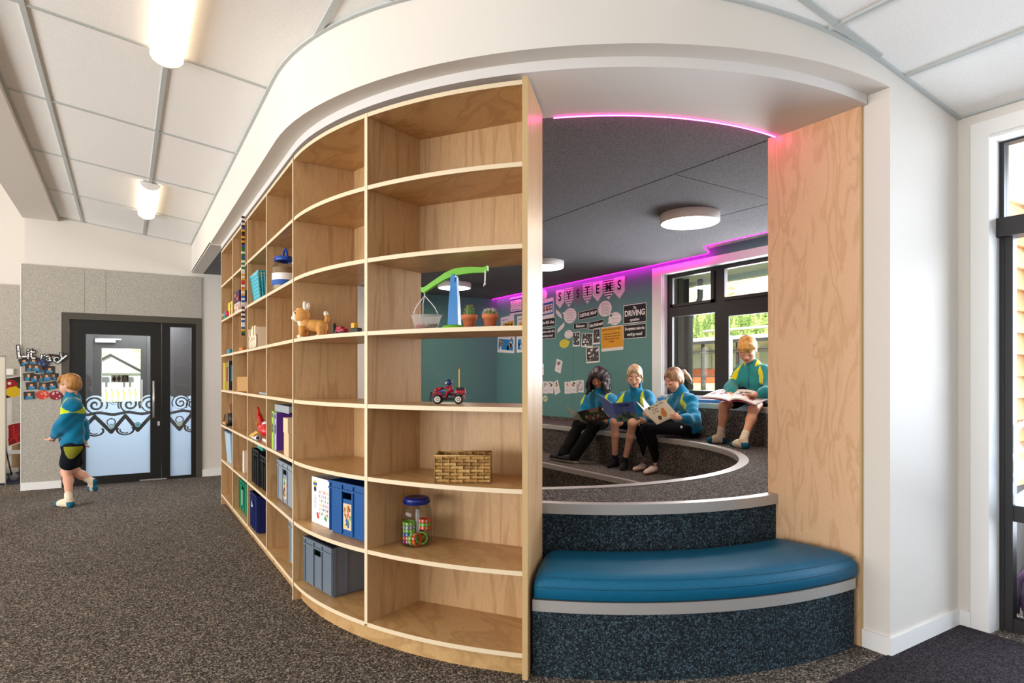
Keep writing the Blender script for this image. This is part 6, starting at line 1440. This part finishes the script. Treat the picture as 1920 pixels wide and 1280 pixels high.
def hair_back(m0,seed=1,tail=None,wisps=True,front=.026):
    def g(t,J,c):
        B=Body(); hair_cap(c,B,.008,front); hp=c['hp']
        if tail:
            pts=[hp(*p) for p in tail]; B.chain(pts,[.022,.03,.028,.024,.012][:len(pts)],.02)
        if wisps:
            for s in (-1,1): B.chain([hp(s*.07,.045,.045),hp(s*.079,.03,-.0),hp(s*.078,.022,-.06)],[.008,.006,.004],.008)
        body_obj('hair',B.mesh(.0055,fold(seed,.0025)),m0,t)
        if tail:
            m=MB(); p=hp(*tail[0]); q=hp(*tail[1]); d=(q-p).normalized(); m.tube([p+d*.004,p+d*.016],[.0255,.0265],14); obj('hair_tie',m,plain('#23202A',.6),t,world=True)
    return g
def hair_short(m0,seed=1,fringe=True):
    def g(t,J,c):
        hp,HM,S=c['hp'],c['HM'],c['S']; B=Body(); B.ell(hp(0,-.014,.034),(.080*S,.098*S,.088*S),HM,.02).ell(hp(0,-.05,-.01),(.068*S,.055*S,.055*S),HM,.03)
        B.ell(hp(0,.10,-.045),(.066*S,.062*S,.085*S),HM,.012,True)
        for s in (-1,1): B.ell(hp(s*.082,.0,-.045),(.024*S,.034*S,.05*S),HM,.01,True)
        rn=random.Random(seed)
        for k in range(13):
            x=-.066+.132*k/12; B.chain([hp(x*.8,.055,.10-abs(x)*.4),hp(x,.082-abs(x)*.35,.075-abs(x)*.3),hp(x*1.06+rn.uniform(-.008,.008),.094-abs(x)*.45,.04-rn.uniform(0,.012))],[.016,.013,.005],.010)
        body_obj('hair',B.mesh(.0055,fold(seed,.003)),m0,t)
    return g
def shoes(t,J):
    for a in 'LR':
        an,to=Vector(J['a'+a]),Vector(J['t'+a]); d=(to-an); d.z=0; d.normalize(); hl=Vector((an.x,an.y,to.z+.004))-d*.025
        B=Body(); B.cap(an+Vector((0,0,.0)),hl,.042,.038,.02).chain([hl,hl.lerp(to,.55)+Vector((0,0,.014)),to+d*.02+Vector((0,0,.012))],[.038,.043,.034],.02); fz=to.z
        s=body_obj('shoe',B.mesh(.0055),[plain('#15131A',.7),plain('#C9BEA8',.6)],t,lambda P: (P[:,2]<fz-.004).astype(float))
# ------------------------------------------------------------------ the three girls on the seat tier, the boy at the window, the walker by the door
Pt=lambda u,v,X: on_x(u,v,X)
def seated(h,front,neckup=.0,**k): pass
# girl with long dark hair
fr=unit((-.80,-.05,0)); fc=unit((-.80,-.40,-.62))
J=dict(hs=1.08,head=Pt(1122,708,4.82),face=unit((-.80,-.42,-.55)),neck=Pt(1124,738,4.86),front=fr,calf=Vector((.01,0,0)))
pv=Pt(1122,797,4.93); pv.z=Z2+.098
lt=Vector((.08,-.99,0)).normalized()                       # from her right shoulder side to the other, seen left to right
J['pelvis']=pv; J['chest']=Pt(1123,757,4.90); J['sL']=Pt(1101,750,4.87); J['sR']=Pt(1148,750,4.87); J['hL']=pv-lt*.075; J['hR']=pv+lt*.075
J['eL']=Pt(1092,778,4.74); J['eR']=Pt(1155,782,4.74); J['wL']=Pt(1081,784,4.53); J['wR']=Pt(1138,789,4.55)
J['kL']=Pt(1085,797,4.58); J['kR']=Pt(1112,800,4.53); J['aL']=on_z(1055,853,ZI+.075); J['aR']=on_z(1076,856,ZI+.075); J['tL']=on_z(1043,858,ZI+.032)+Vector((-.02,.03,0)); J['tR']=on_z(1060,861,ZI+.032)+Vector((-.02,.03,0))
J['handL']=dict(dir=(-.3,.25,.75),palm=(.35,-.85,.1),curl=.45,side=-1); J['handR']=dict(dir=(-.45,.5,.55),palm=(.1,.95,.2),curl=.5,side=1)
HD=hairm('dark_brown_hair','#150F10','#33262A')
figure('girl with long dark wavy hair in teal fleece and black trousers, reading a dark book',(4.9,pv.y,Z2),J,'#B98260',fleece_top(seed=2),legwear(BLKP,1.97,.018,'trousers',loose=.018),None,hair_long(HD,3),brow='#2A1C18',
  extra=lambda t,J,c: shoes(t,J))
# blonde girl in the middle
J=dict(hs=1.08,head=Pt(1190,705,4.80),face=unit((-.66,-.58,-.40)),neck=Pt(1192,735,4.88),front=unit((-.72,-.55,0)),calf=Vector((.012,.004,0)))
pv=Pt(1196,795,4.95); pv.z=Z2+.098; lt=Vector((.5,-.86,0)).normalized()
J['pelvis']=pv; J['chest']=Pt(1193,757,4.93); J['sL']=Pt(1171,746,4.86); J['sR']=Pt(1215,747,4.93); J['hL']=pv-lt*.075; J['hR']=pv+lt*.075
J['eL']=Pt(1156,772,4.76); J['eR']=Pt(1225,776,4.82); J['wL']=Pt(1141,777,4.55); J['wR']=Pt(1209,789,4.62)
J['kL']=Pt(1152,790,4.50); J['kR']=Pt(1186,793,4.52); J['aL']=on_z(1153,862,ZI+.07); J['aR']=on_z(1171,866,ZI+.07); J['tL']=on_z(1145,872,ZI+.026)+Vector((-.03,-.01,0)); J['tR']=on_z(1168,877,ZI+.026)+Vector((-.04,-.03,0))
J['handL']=dict(dir=(-.35,.35,.6),palm=(.6,-.75,.1),curl=.45,side=-1); J['handR']=dict(dir=(-.75,.35,-.1),palm=(-.2,.9,.45),curl=.7,side=1)
BLO=hairm('ash_blonde_hair','#8A6A48','#C9AE86')
figure('girl with tied-back blonde hair, bare legs and black ankle socks, reading a blue book',(4.9,pv.y,Z2),J,'#D9A68C',fleece_top(seed=5),legwear(NAVY,.62,.014,'shorts'),sock(plain('#17151A',.9),plain('#17151A',.9),.055),hair_back(BLO,4,front=.03,tail=[(0,-.10,.03),(0,-.125,.0),(.01,-.125,-.06),(.01,-.115,-.10)]))
# girl with the ponytail
J=dict(hs=1.08,head=Pt(1263,712,4.84),face=unit((-.86,.10,-.50)),neck=Pt(1277,739,4.93),front=unit((-.93,.15,0)),calf=Vector((.012,-.004,0)))
pv=Pt(1291,800,5.0); pv.z=Z2+.098; lt=Vector((-.18,-.98,0)).normalized()
J['pelvis']=pv; J['chest']=Pt(1283,764,4.98); J['sL']=Pt(1262,752,5.0); J['sR']=Pt(1294,752,4.90); J['hL']=pv-lt*.075; J['hR']=pv+lt*.075
J['eL']=Pt(1240,780,4.85); J['eR']=Pt(1303,787,4.78); J['wL']=Pt(1222,783,4.60); J['wR']=Pt(1274,784,4.55)
J['kL']=Pt(1196,800,4.62); J['kR']=Pt(1212,803,4.50); J['aL']=on_z(1215,868,ZI+.07); J['aR']=on_z(1233,872,ZI+.07); J['tL']=on_z(1191,879,ZI+.027); J['tR']=on_z(1211,885,ZI+.027)
J['handL']=dict(dir=(-.6,.3,.5),palm=(.3,-.85,.1),curl=.45,side=-1); J['handR']=dict(dir=(-.8,.45,.25),palm=(.2,.9,.1),curl=.35,side=1)
BRO=hairm('light_brown_hair','#5A3A24','#A47A52'); SOCKP=plain('#E3CDBE',.9,noise=200.)
def logo(t,J,c):
    p=Vector(J['hR']).lerp(Vector(J['kR']),.35); n=unit((-.25,-.95,.25)); m=MB(); m.lathe([(.001,0),(.014,0),(.014,.003),(.001,.003)],p+n*.084,16,R=Vector((0,0,1)).rotation_difference(n).to_matrix()); obj('logo_patch',m,plain('#D9D2CA',.6),t,world=True)
figure('girl with light brown ponytail and black leggings, looking down at a cream book',(4.95,pv.y,Z2),J,'#D09A80',fleece_top(seed=8),legwear(BLKP,1.86,.007,'leggings'),sock(SOCKP,SOCKP,.05,sole=plain('#C9836E',.9)),hair_back(BRO,6,tail=[(0,-.098,.02),(.0,-.14,.0),(-.01,-.155,-.05),(-.01,-.165,-.10),(0,-.17,-.135)],wisps=False),extra=logo)
# boy on the window seat
J=dict(head=Pt(1401,655,5.05),face=unit((-.66,-.42,-.62)),neck=Pt(1411,686,5.12),front=unit((-.75,-.55,0)),calf=Vector((.012,.0,0)),hs=1.1)
pv=Pt(1420,757,5.17); pv.z=Z3+.13; lt=Vector((.52,-.85,0)).normalized()
J['pelvis']=pv; J['chest']=Pt(1414,711,5.16); J['sL']=Pt(1388,700,5.12); J['sR']=Pt(1440,701,5.12); J['hL']=pv-lt*.08; J['hR']=pv+lt*.08
J['eL']=Pt(1372,725,5.0); J['eR']=Pt(1448,731,4.98); J['wL']=Pt(1371,738,4.84); J['wR']=Pt(1421,739,4.82)
J['kL']=Pt(1357,762,4.82); J['kR']=Pt(1413,767,4.80); J['aL']=on_z(1351,816,Z2+.075); J['aR']=on_z(1394,825,Z2+.075); J['tL']=on_z(1330,825,Z2+.028); J['tR']=on_z(1374,832,Z2+.028)
J['handL']=dict(dir=(-.8,-.1,-.25),palm=(-.2,.2,-.9),curl=.35,side=-1); J['handR']=dict(dir=(-.75,.45,-.2),palm=(-.2,-.1,-.95),curl=.4,side=1)
GIN=hairm('golden_blond_hair','#A86A22','#E0B060'); SOCKC=plain('#E3D2B8',.9,noise=200.); TEALS=plain('#0F5E78',.9)
figure('blond boy in faded teal fleece sitting at the window over a large open book',(5.15,pv.y,Z3+.04),J,'#D69A7C',fleece_top(FLEECE_G,YEL,seed=11,open_=True,loose=.004),legwear(NAVY,.6,.018,'shorts'),sock(SOCKC,TEALS,.07,heel=1),hair_short(GIN,7))
# child walking past the door
P8=lambda u,v,d=0.: along(u,v,6.38+d)
J=dict(head=P8(131,722),face=unit((-.847,.5316,-.15)),neck=P8(136,748),front=unit((-.847,.5316,0)),calf=Vector((.012,-.008,0)),hs=1.02)
J['chest']=P8(139,775); J['pelvis']=P8(136,832); J['sL']=P8(133,762,.11); J['sR']=P8(136,762,-.11); J['hL']=P8(134,838,.07); J['hR']=P8(137,838,-.07)
J['eL']=P8(152,792,.13); J['eR']=P8(118,795,-.14); J['wL']=P8(158,822,.1); J['wR']=P8(101,820,-.10)
J['kR']=P8(121,880,-.06); J['aR']=P8(130,926,-.05); J['tR']=on_z(106,944,.028)
J['aR']=on_z(129,937,.072); J['kR']=P8(124,884,-.03)
J['kL']=P8(140,884,.06); J['aL']=P8(174,903,.06); J['tL']=P8(179,916,.06)
J['handR']=dict(dir=(-.7,.4,-.45),palm=(.3,-.3,-.8),curl=.6,side=1); J['handL']=dict(dir=(.1,.0,-.9),palm=(-.8,.4,0),curl=.5,side=-1)
GIN2=hairm('ginger_blond_hair','#8A5A26','#C08A4A')
figure('child with ginger blond hair in teal fleece and dark shorts walking past the black door',(P8(130,940).x,P8(130,940).y,0),J,'#D6A088',fleece_top(seed=14,loose=.002),legwear(NAVY,.62,.022,'shorts',side=plain('#85851C',.9)),sock(SOCKC,TEALS,.075,heel=1),hair_short(GIN2,9))
# ------------------------------------------------------------------ the books they hold
def open_book(name,label,corners,th,mats,front=None,back=None,pages=True):
    """corners: spine top, spine bottom, right panel outer top, outer bottom, left panel outer top, outer bottom (world); covers face the viewer"""
    st,sb,rt_,rb,lt_,lb=[Vector(p) for p in corners]; rb=sb+(rt_-st); lb=sb+(lt_-st); o=(st+sb)/2; t=thing(name,label,'book',tuple(o))
    cam_=Vector((0,0,EYE))
    for nm,(a,b,c_,d_),drw,mi in (('front_cover',(st,sb,rb,rt_),front,0),('back_cover',(lt_,lb,sb,st),back,1)):
        n=(b-a).cross(d_-a).normalized(); n=n if n.dot(cam_-o)>0 else -n
        m=MB(); q=[a,b,c_,d_]; nn=Vector((0,0,0))
        for i in range(4): nn+=q[i].cross(q[(i+1)%4])
        if nn.dot(n)<0: q=q[::-1]
        m.slab(q,th,0); cv=obj(nm,m,[mats[mi]],t,world=True)
        if drw:
            ex=(d_-a) if nm=='front_cover' else (st-lt_); w=ex.length; ex=ex.normalized(); ey=(a-b).normalized(); ey=(ey-ex*ey.dot(ex)).normalized(); hh=(a-b).length; c0=(a+b+c_+d_)/4+n*(th+.0008)
            m=MB(); m.M=frame(c0,ex,ey,n); drw(m,w,hh); m.M=None; obj('cover_art',m,mats[2:],cv,world=True)
        if pages:
            q2=[(p+(o-p)*.03)-n*.0005 for p in q]; m=MB(); m.slab(q2[::-1],.008 if nm=='front_cover' else .006); obj('page_block',m,plain('#E9E2D2',.8),t,world=True)
    m=MB(); m.tube([st,sb],.004,6); obj('spine',m,mats[0],t,world=True)
    return t
K=lambda x,y,X,x0,y0,s: on_x(x0+x/s,y0+y/s,X)
# dark book, girl with dark hair
k=lambda x,y,X: K(x,y,X,1020,610,4.267)
def art_dark(m,w,h):
    rect(m,0,-.05*h,w*.96,h*.5,1,.0); 
    for q in range(12): disc2(m,(-.35+.06*q)*w,(-.1+.12*math.sin(q*2.1))*h,h*.09,(0,2,0,3)[q%4],.0003+q*.00005,10)
    for q in range(3): m.text(('THE DARK RED','STORY','BOOK')[q] if False else '',.02,(0,0,0),2)
    for q in range(4): rect(m,w*.12,h*(.42-.07*q),w*(.5-.05*q),h*.03,2,.0008)
open_book('picture_book','dark red and green picture book held open by the girl with dark hair',[k(268,690,4.44),k(345,782,4.50),k(447,648,4.40),k(517,738,4.47),k(162,640,4.30),k(222,742,4.42)],.003,[plain('#3A1A1E',.35),plain('#4A5540',.4),plain('#B8382E',.4),plain('#1F4A2A',.4),plain('#C9B8A8',.4),plain('#7A6A4A',.4)],art_dark)
# blue book, middle girl
def art_blue(m,w,h):
    m.text('CHOMP',h*.17,(w*-.02,h*.34,.001),0,bold=.03,width=w*.55); m.text('a picture story',h*.07,(0,h*.22,.001),1) if False else None
    rect(m,0,-.30*h,w*.98,h*.36,2,.0); disc2(m,0,-.12*h,h*.2,3,.0004,20,1.3); disc2(m,-.02*w,-.02*h,h*.1,4,.0006,16,1.2); disc2(m,.18*w,-.3*h,h*.12,3,.0007,14,1.5); disc2(m,-.3*w,-.34*h,h*.1,3,.0007,14,1.4)
    for s in (-1,1): disc2(m,s*.05*w,.05*h,h*.02,1,.001,8)
k2=lambda x,y,X: K(x,y,X,1020,610,4.267)
open_book('picture_book','blue picture book with big dark title held open by the blonde girl',[k2(545,622,4.44),k2(592,772,4.50),k2(716,606,4.50),k2(748,750,4.55),k2(434,544,4.36),k2(492,682,4.42)],.003,[plain('#4A5F9A',.3,spec=.5),plain('#5F72A6',.3,spec=.5),plain('#171A3A',.4),plain('#D9E2EE',.4),plain('#5C7A5A',.4),plain('#39414A',.4),plain('#566068',.4)],art_blue)
# cream book, girl with ponytail
def art_cream(m,w,h):
    for q,(tx,ww) in enumerate((('The Tiger Who',.62),('Came',.28),('to Tea',.3))): m.text(tx,h*.12,(w*(-.02 if q==0 else -.2),h*(.38-.14*q),.001),0,bold=.015,width=w*ww)
    disc2(m,-.40*w,h*.40,h*.07,1,.0008,14); disc2(m,w*.1,-.12*h,h*.2,2,.0004,20,.7); disc2(m,w*.12,.06*h,h*.1,2,.0005,16,.9); disc2(m,-.14*w,-.24*h,h*.12,3,.0006,14,.8); rect(m,0,-.42*h,w*.5,h*.04,4,.0006)
k3=lambda x,y,X: K(x,y,X,1020,610,4.267)
open_book('picture_book','cream picture book with orange and brown cover picture held open by the ponytail girl',[k3(803,668,4.42),k3(908,792,4.48),k3(962,590,4.52),k3(1082,746,4.56),k3(737,605,4.34),k3(842,728,4.40)],.003,[plain('#D9CBB4',.4),plain('#C9BBA4',.4),plain('#3A3640',.5),plain('#5A5A3A',.5),plain('#C07A34',.5),plain('#5A3A2E',.5),plain('#B8A890',.5)],art_cream)
m=MB(); m.slab([k3(803,668,4.47),k3(840,730,4.47),k3(845,645,4.58),k3(787,573,4.58)],.001); o=obj('loose_page',m,plain('#F2EFEA',.6),None,loc=tuple(k3(820,650,4.5)),world=True); tag(o,'single white page standing up inside the cream book','page')
# big open book on the boy's lap: nearly flat, tilted to him
g_=lambda x,y,Z: along(1300+x/5.5625,620+y/5.5625,Z)
zb=1.2915-(740-HZ)*5.75/F_PX
def flat(u,v,z): return on_z(u,v,z)
t=thing('picture_book','large illustrated book lying open across the blond boy\'s lap','book',tuple(on_x(1374,748,4.9)))
c1,c2,c3,c4,c5,c6=[g_(*q) for q in ((88,682,5.62),(372,735,5.55),(640,755,5.45),(822,680,5.60),(560,603,5.95),(262,612,5.95))]; sp=g_(420,625,5.92); sf=g_(372,722,5.55)
PG=plain('#EADFD6',.6); RDC=plain('#B03A44',.4)
def sheet(nm,q,th,mat,n=8,arch=.0):
    """curved leaf between the spine edge (q0 q1) and the fore edge (q3 q2)"""
    m=MB(); vs=[]
    for i in range(n+1):
        f_=i/n
        for a,b in ((q[0],q[3]),(q[1],q[2])): p=a.lerp(b,f_)+Vector((0,0,arch*math.sin(PI*f_**.7))); vs.append(p)
    N_=len(vs); vs2=vs+[p-Vector((0,0,th)) for p in vs]
    fs=[(2*i,2*i+1,2*i+3,2*i+2) for i in range(n)]+[(N_+2*i,N_+2*i+2,N_+2*i+3,N_+2*i+1) for i in range(n)]+[(2*i,2*i+2,N_+2*i+2,N_+2*i) for i in range(n)]+[(2*i+1,N_+2*i+1,N_+2*i+3,2*i+3) for i in range(n)]+[(0,N_,N_+1,1),(2*n,2*n+1,N_+2*n+1,N_+2*n)]
    m.add(vs2,fs,smooth=False); return obj(nm,m,mat,t,world=True)
sheet('page_block',[sp,sf,c1,c6],.012,PG,arch=.012); sheet('page_block',[sp,sf,c3.lerp(c4,.02),c5.lerp(c4,.55)] if False else [sp,sf,c3,c4],.014,PG,arch=.03)
dz=Vector((0,0,-.016)); sheet('cover',[sp+dz,sf+dz*1.2,c1+dz*.8,c6+dz],.004,RDC,arch=.008); sheet('cover',[sp+dz,sf+dz*1.2,c3+dz,c4+dz],.004,RDC,arch=.02)
m=MB(); rn=random.Random(4)
for (A0,A1,B1,B0,ar) in ((sp,sf,c1,c6,.012),(sp,sf,c3,c4,.03)):
    for k_ in range(10):
        a,b=rn.uniform(.15,.75),rn.uniform(.15,.7); w_,h_=rn.uniform(.08,.2),rn.uniform(.08,.22)
        def pt(f_,s_): return A0.lerp(B0,f_).lerp(A1.lerp(B1,f_),s_)+Vector((0,0,ar*math.sin(PI*f_**.7)+.0015+k_*.0001))
        m.add([pt(a,b),pt(a,b+h_),pt(a+w_,b+h_),pt(a+w_,b)],[(0,1,2,3)],k_%4,False)
obj('page_pictures',m,[plain('#4A5A3E',.6),plain('#8A4A4E',.6),plain('#8FA8C8',.6),plain('#5A4A44',.6)],t,world=True)
# ------------------------------------------------------------------ what shows in the bay past the left opening
YL=10.2
def lp(u,v,y=YL): return on_y(u,v,y)
a=lp(9.5,666,9.4); t=thing('mobile_whiteboard','edge of a tall pale board standing in the bay past the pinboard','board',(a.x-.5,9.4,0))
m=MB(); m.bb(a.x-1.0,a.x,9.4,9.43,.03,a.z-.02); obj('board_panel',m,plain('#C9C0AE',.5),t,world=True)
m=MB(); m.bb(a.x-1.0,a.x+.004,9.395,9.435,a.z-.02,a.z); m.bb(a.x,a.x+.006,9.395,9.435,.0,a.z); obj('board_frame',m,plain('#8E8A82',.5),t,world=True)
wf=10.957
b=lp(17,697,wf); t=thing('wall_box','small white electrical box on the far pinboard','box',(b.x,wf,b.z-.05)); m=MB(); m.rbox((0,-.02,.05),(.11,.04,.09),.012); obj('cover',m,plain('#E8E6E0',.5),t); m=MB(); m.ball((.045,-.042,.03),.004,8); obj('indicator',m,plain('#55524C',.5),t)
def fruit(u0,v0,u1,v1,label,kind):
    A=lp(u0,v0); Bq=lp(u1,v1); w=abs(Bq.x-A.x); h=abs(A.z-Bq.z); c=((A.x+Bq.x)/2,YL,(A.z+Bq.z)/2); m=MB(); m.M=frame((0,0,0),(1,0,0),(0,0,1),(0,-1,0))
    m.slab([(-w/2,-h/2,0),(w/2,-h/2+.05,0),(w/2,h/2+.03,0),(-w/2,h/2-.0,0)],.006,0); z0=.0068
    m.add([(-w/2+.006,-h/2+.012,z0),(w/2-.004,-h/2+.062,z0),(w/2-.004,h/2+.02,z0),(-w/2+.006,h/2-.012,z0)],[(0,1,2,3)],4,False)
    rn=random.Random(kind)
    if kind==1:
        disc2(m,-w*.2,h*.16,h*.26,1,z0+.0004,18); disc2(m,-.02*w,-h*.16,h*.24,2,z0+.0006,18,1.25); disc2(m,w*.1,-h*.02,h*.13,2,z0+.0007,12,.7); disc2(m,w*.3,h*.02,h*.27,3,z0+.0003,18,.8); disc2(m,-w*.26,h*.24,h*.07,0,z0+.0008,8)
    else:
        for k in range(9): rect(m,rn.uniform(-.3,.3)*w,rn.uniform(-.22,.26)*h,w*.16,h*.5,1+k%2,z0+.0003+k*.0001,rn.uniform(-.9,.9))
    m.M=None
    mats=[plain('#E6E2DC',.5)]+([plain('#A01E22',.4),plain('#E2BE22',.4),plain('#2C4A24',.4),plain('#2A2018',.5)] if kind==1 else [plain('#C82A26',.4),plain('#A01C1E',.4),plain('#D8453A',.4),plain('#8E1618',.5)])
    o=obj('fruit_poster',m,mats,None,loc=c); tag(o,label,'poster')
fruit(10.5,708,41,748,'poster of apple, lemon and avocado mounted in the far bay',1); fruit(15,795,41,836,'poster of red chillies mounted low in the far bay',2)
c=lp(17,770); t=thing('display_stand','white metal display stand on castors behind the fruit posters','stand',(c.x,YL+.05,0)); WS=plain('#E4E2DE',.45)
m=MB(); m.bb(c.x-.022,c.x+.022,YL+.03,YL+.07,.1,1.25); obj('upright_post',m,WS,t,world=True)
m=MB(); m.bb(c.x-.3,c.x+.28,YL-.02,YL+.06,.29,.335); obj('cross_bar',m,WS,t,world=True)
m=MB(); m.slab([(c.x-.2,YL-.5,.105),(c.x+.12,YL-.42,.105),(c.x+.14,YL-.36,.105),(c.x-.2,YL-.40,.105)],.05); m.bb(c.x-.1,c.x+.0,YL-.42,YL+.06,.1,.14); obj('foot',m,WS,t,world=True)
for dx in (-.0,.1):
    m=MB(); m.lathe([(.012,-.016),(.042,-.016),(.045,0),(.042,.016),(.012,.016)],(c.x+dx,YL-.42,.046),16,R=Rx(PI/2)@Ry(0)); cs=obj('castor',m,plain('#9A9A9A',.4),t,world=True); m=MB(); m.bb(c.x+dx-.01,c.x+dx+.01,YL-.45,YL-.39,.05,.11); obj('castor_fork',m,plain('#C6C6C6',.35,.5),cs,world=True)
m=MB(); m.bb(c.x-.5,c.x-.0,YL-.7,YL-.3,.615,.64); obj('tray',m,WS,t,world=True)
p0=lp(3,755,YL-.5); m=MB(); m.tube([lp(0,740,YL-.6),lp(6,775,YL-.6),lp(9,800,YL-.6),lp(11,840,YL-.6),lp(18,875,YL-.6),lp(22,890,YL-.5)],.008,6); o=obj('power_cable',m,plain('#262424',.5)); tag(o,'black power cable looping down beside the white display stand','cable')
d=lp(31,862,10.6); t=thing('log_stool','upright wooden log stool behind the white display stand','stool',(d.x,10.6,0)); m=MB(); m.lathe([(.13,0),(.125,.1),(.12,.42),(.115,.44)],n=20); obj('log',m,plain('#9A7C56',.8,noise=14.),t); m=MB(); m.lathe([(.115,.4405),(.001,.442)],n=20,caps=False); obj('cut_top',m,plain('#C2A076',.8,noise=30.),t)
m=MB(); m.bb(-2.4,-1.02,9.45,10.9,0,.006); o=obj('floor_mat',m,plain('#262E46',.9,noise=60.)); tag(o,'navy blue mat on the floor of the bay past the pinboard','mat')
# ------------------------------------------------------------------ camera and light
sc=bpy.context.scene
cd=D.cameras.new('camera'); cam=D.objects.new('camera',cd); COL.objects.link(cam)
cam.location=(0,0,EYE); cam.rotation_euler=(PI/2,0,-TH); cd.sensor_width=36; cd.lens=36*F_PX/1920; cd.shift_y=(HZ-640)/1920; cd.clip_end=400; cd.clip_start=.02
sc.camera=cam
W=D.worlds.new('sky'); sc.world=W; W.use_nodes=True; nt=W.node_tree; bg=nt.nodes['Background']
bg.inputs[0].default_value=(.80,.90,1.0,1); bg.inputs[1].default_value=.95
def area(name,loc,rot,sx,sy,power,col=(1,1,1),spread=PI):
    l=D.lights.new(name,'AREA'); l.shape='RECTANGLE'; l.size=sx; l.size_y=sy; l.energy=power; l.color=col; l.spread=spread
    o=D.objects.new(name,l); COL.objects.link(o); o.location=loc; o.rotation_euler=rot; return o
s=D.lights.new('sun','SUN'); s.energy=9.0; s.angle=math.radians(1.0); s.color=(1,.93,.82); so=D.objects.new('sun',s); COL.objects.link(so)
so.rotation_euler=Vector((.62,.45,-.64)).to_track_quat('-Z','Y').to_euler()
sc.view_settings.view_transform='Standard'; sc.view_settings.look='None'; sc.view_settings.gamma=1; sc.view_settings.exposure=0.0; sc.view_settings.use_curve_mapping=False
cy=sc.cycles; cy.use_denoising=True; cy.max_bounces=8; cy.diffuse_bounces=5; cy.glossy_bounces=3; cy.transparent_max_bounces=12; cy.transmission_bounces=6; cy.caustics_reflective=False; cy.caustics_refractive=False; cy.sample_clamp_indirect=6.0
area('fill_behind',(-2.5,-4.9,1.5),(PI/2,0,0),7,2.6,45,(1,.97,.93))  # unseen fill lamp added behind the camera to brighten the room
area('fill_left',(-6.9,3.5,1.35),(PI/2+.42,0,-PI/2),10,2.5,780,(1,.975,.945))  # unseen fill lamp added low on the left, tilted up to brighten the ceiling
area('daylight_glazed_door',(XR+1.2,.2,1.4),(PI/2,0,PI/2),2.4,2.4,210,(.78,.88,1))
area('daylight_window',(XW+.5,4.0,1.8),(PI/2,0,PI/2),2.4,1.4,250,(.95,.97,1))
area('fill_lobby',(.25,9.9,2.2),(0,0,0),1.0,1.0,120,(.86,.93,1))  # lamp added under the lobby ceiling to brighten the frosted film
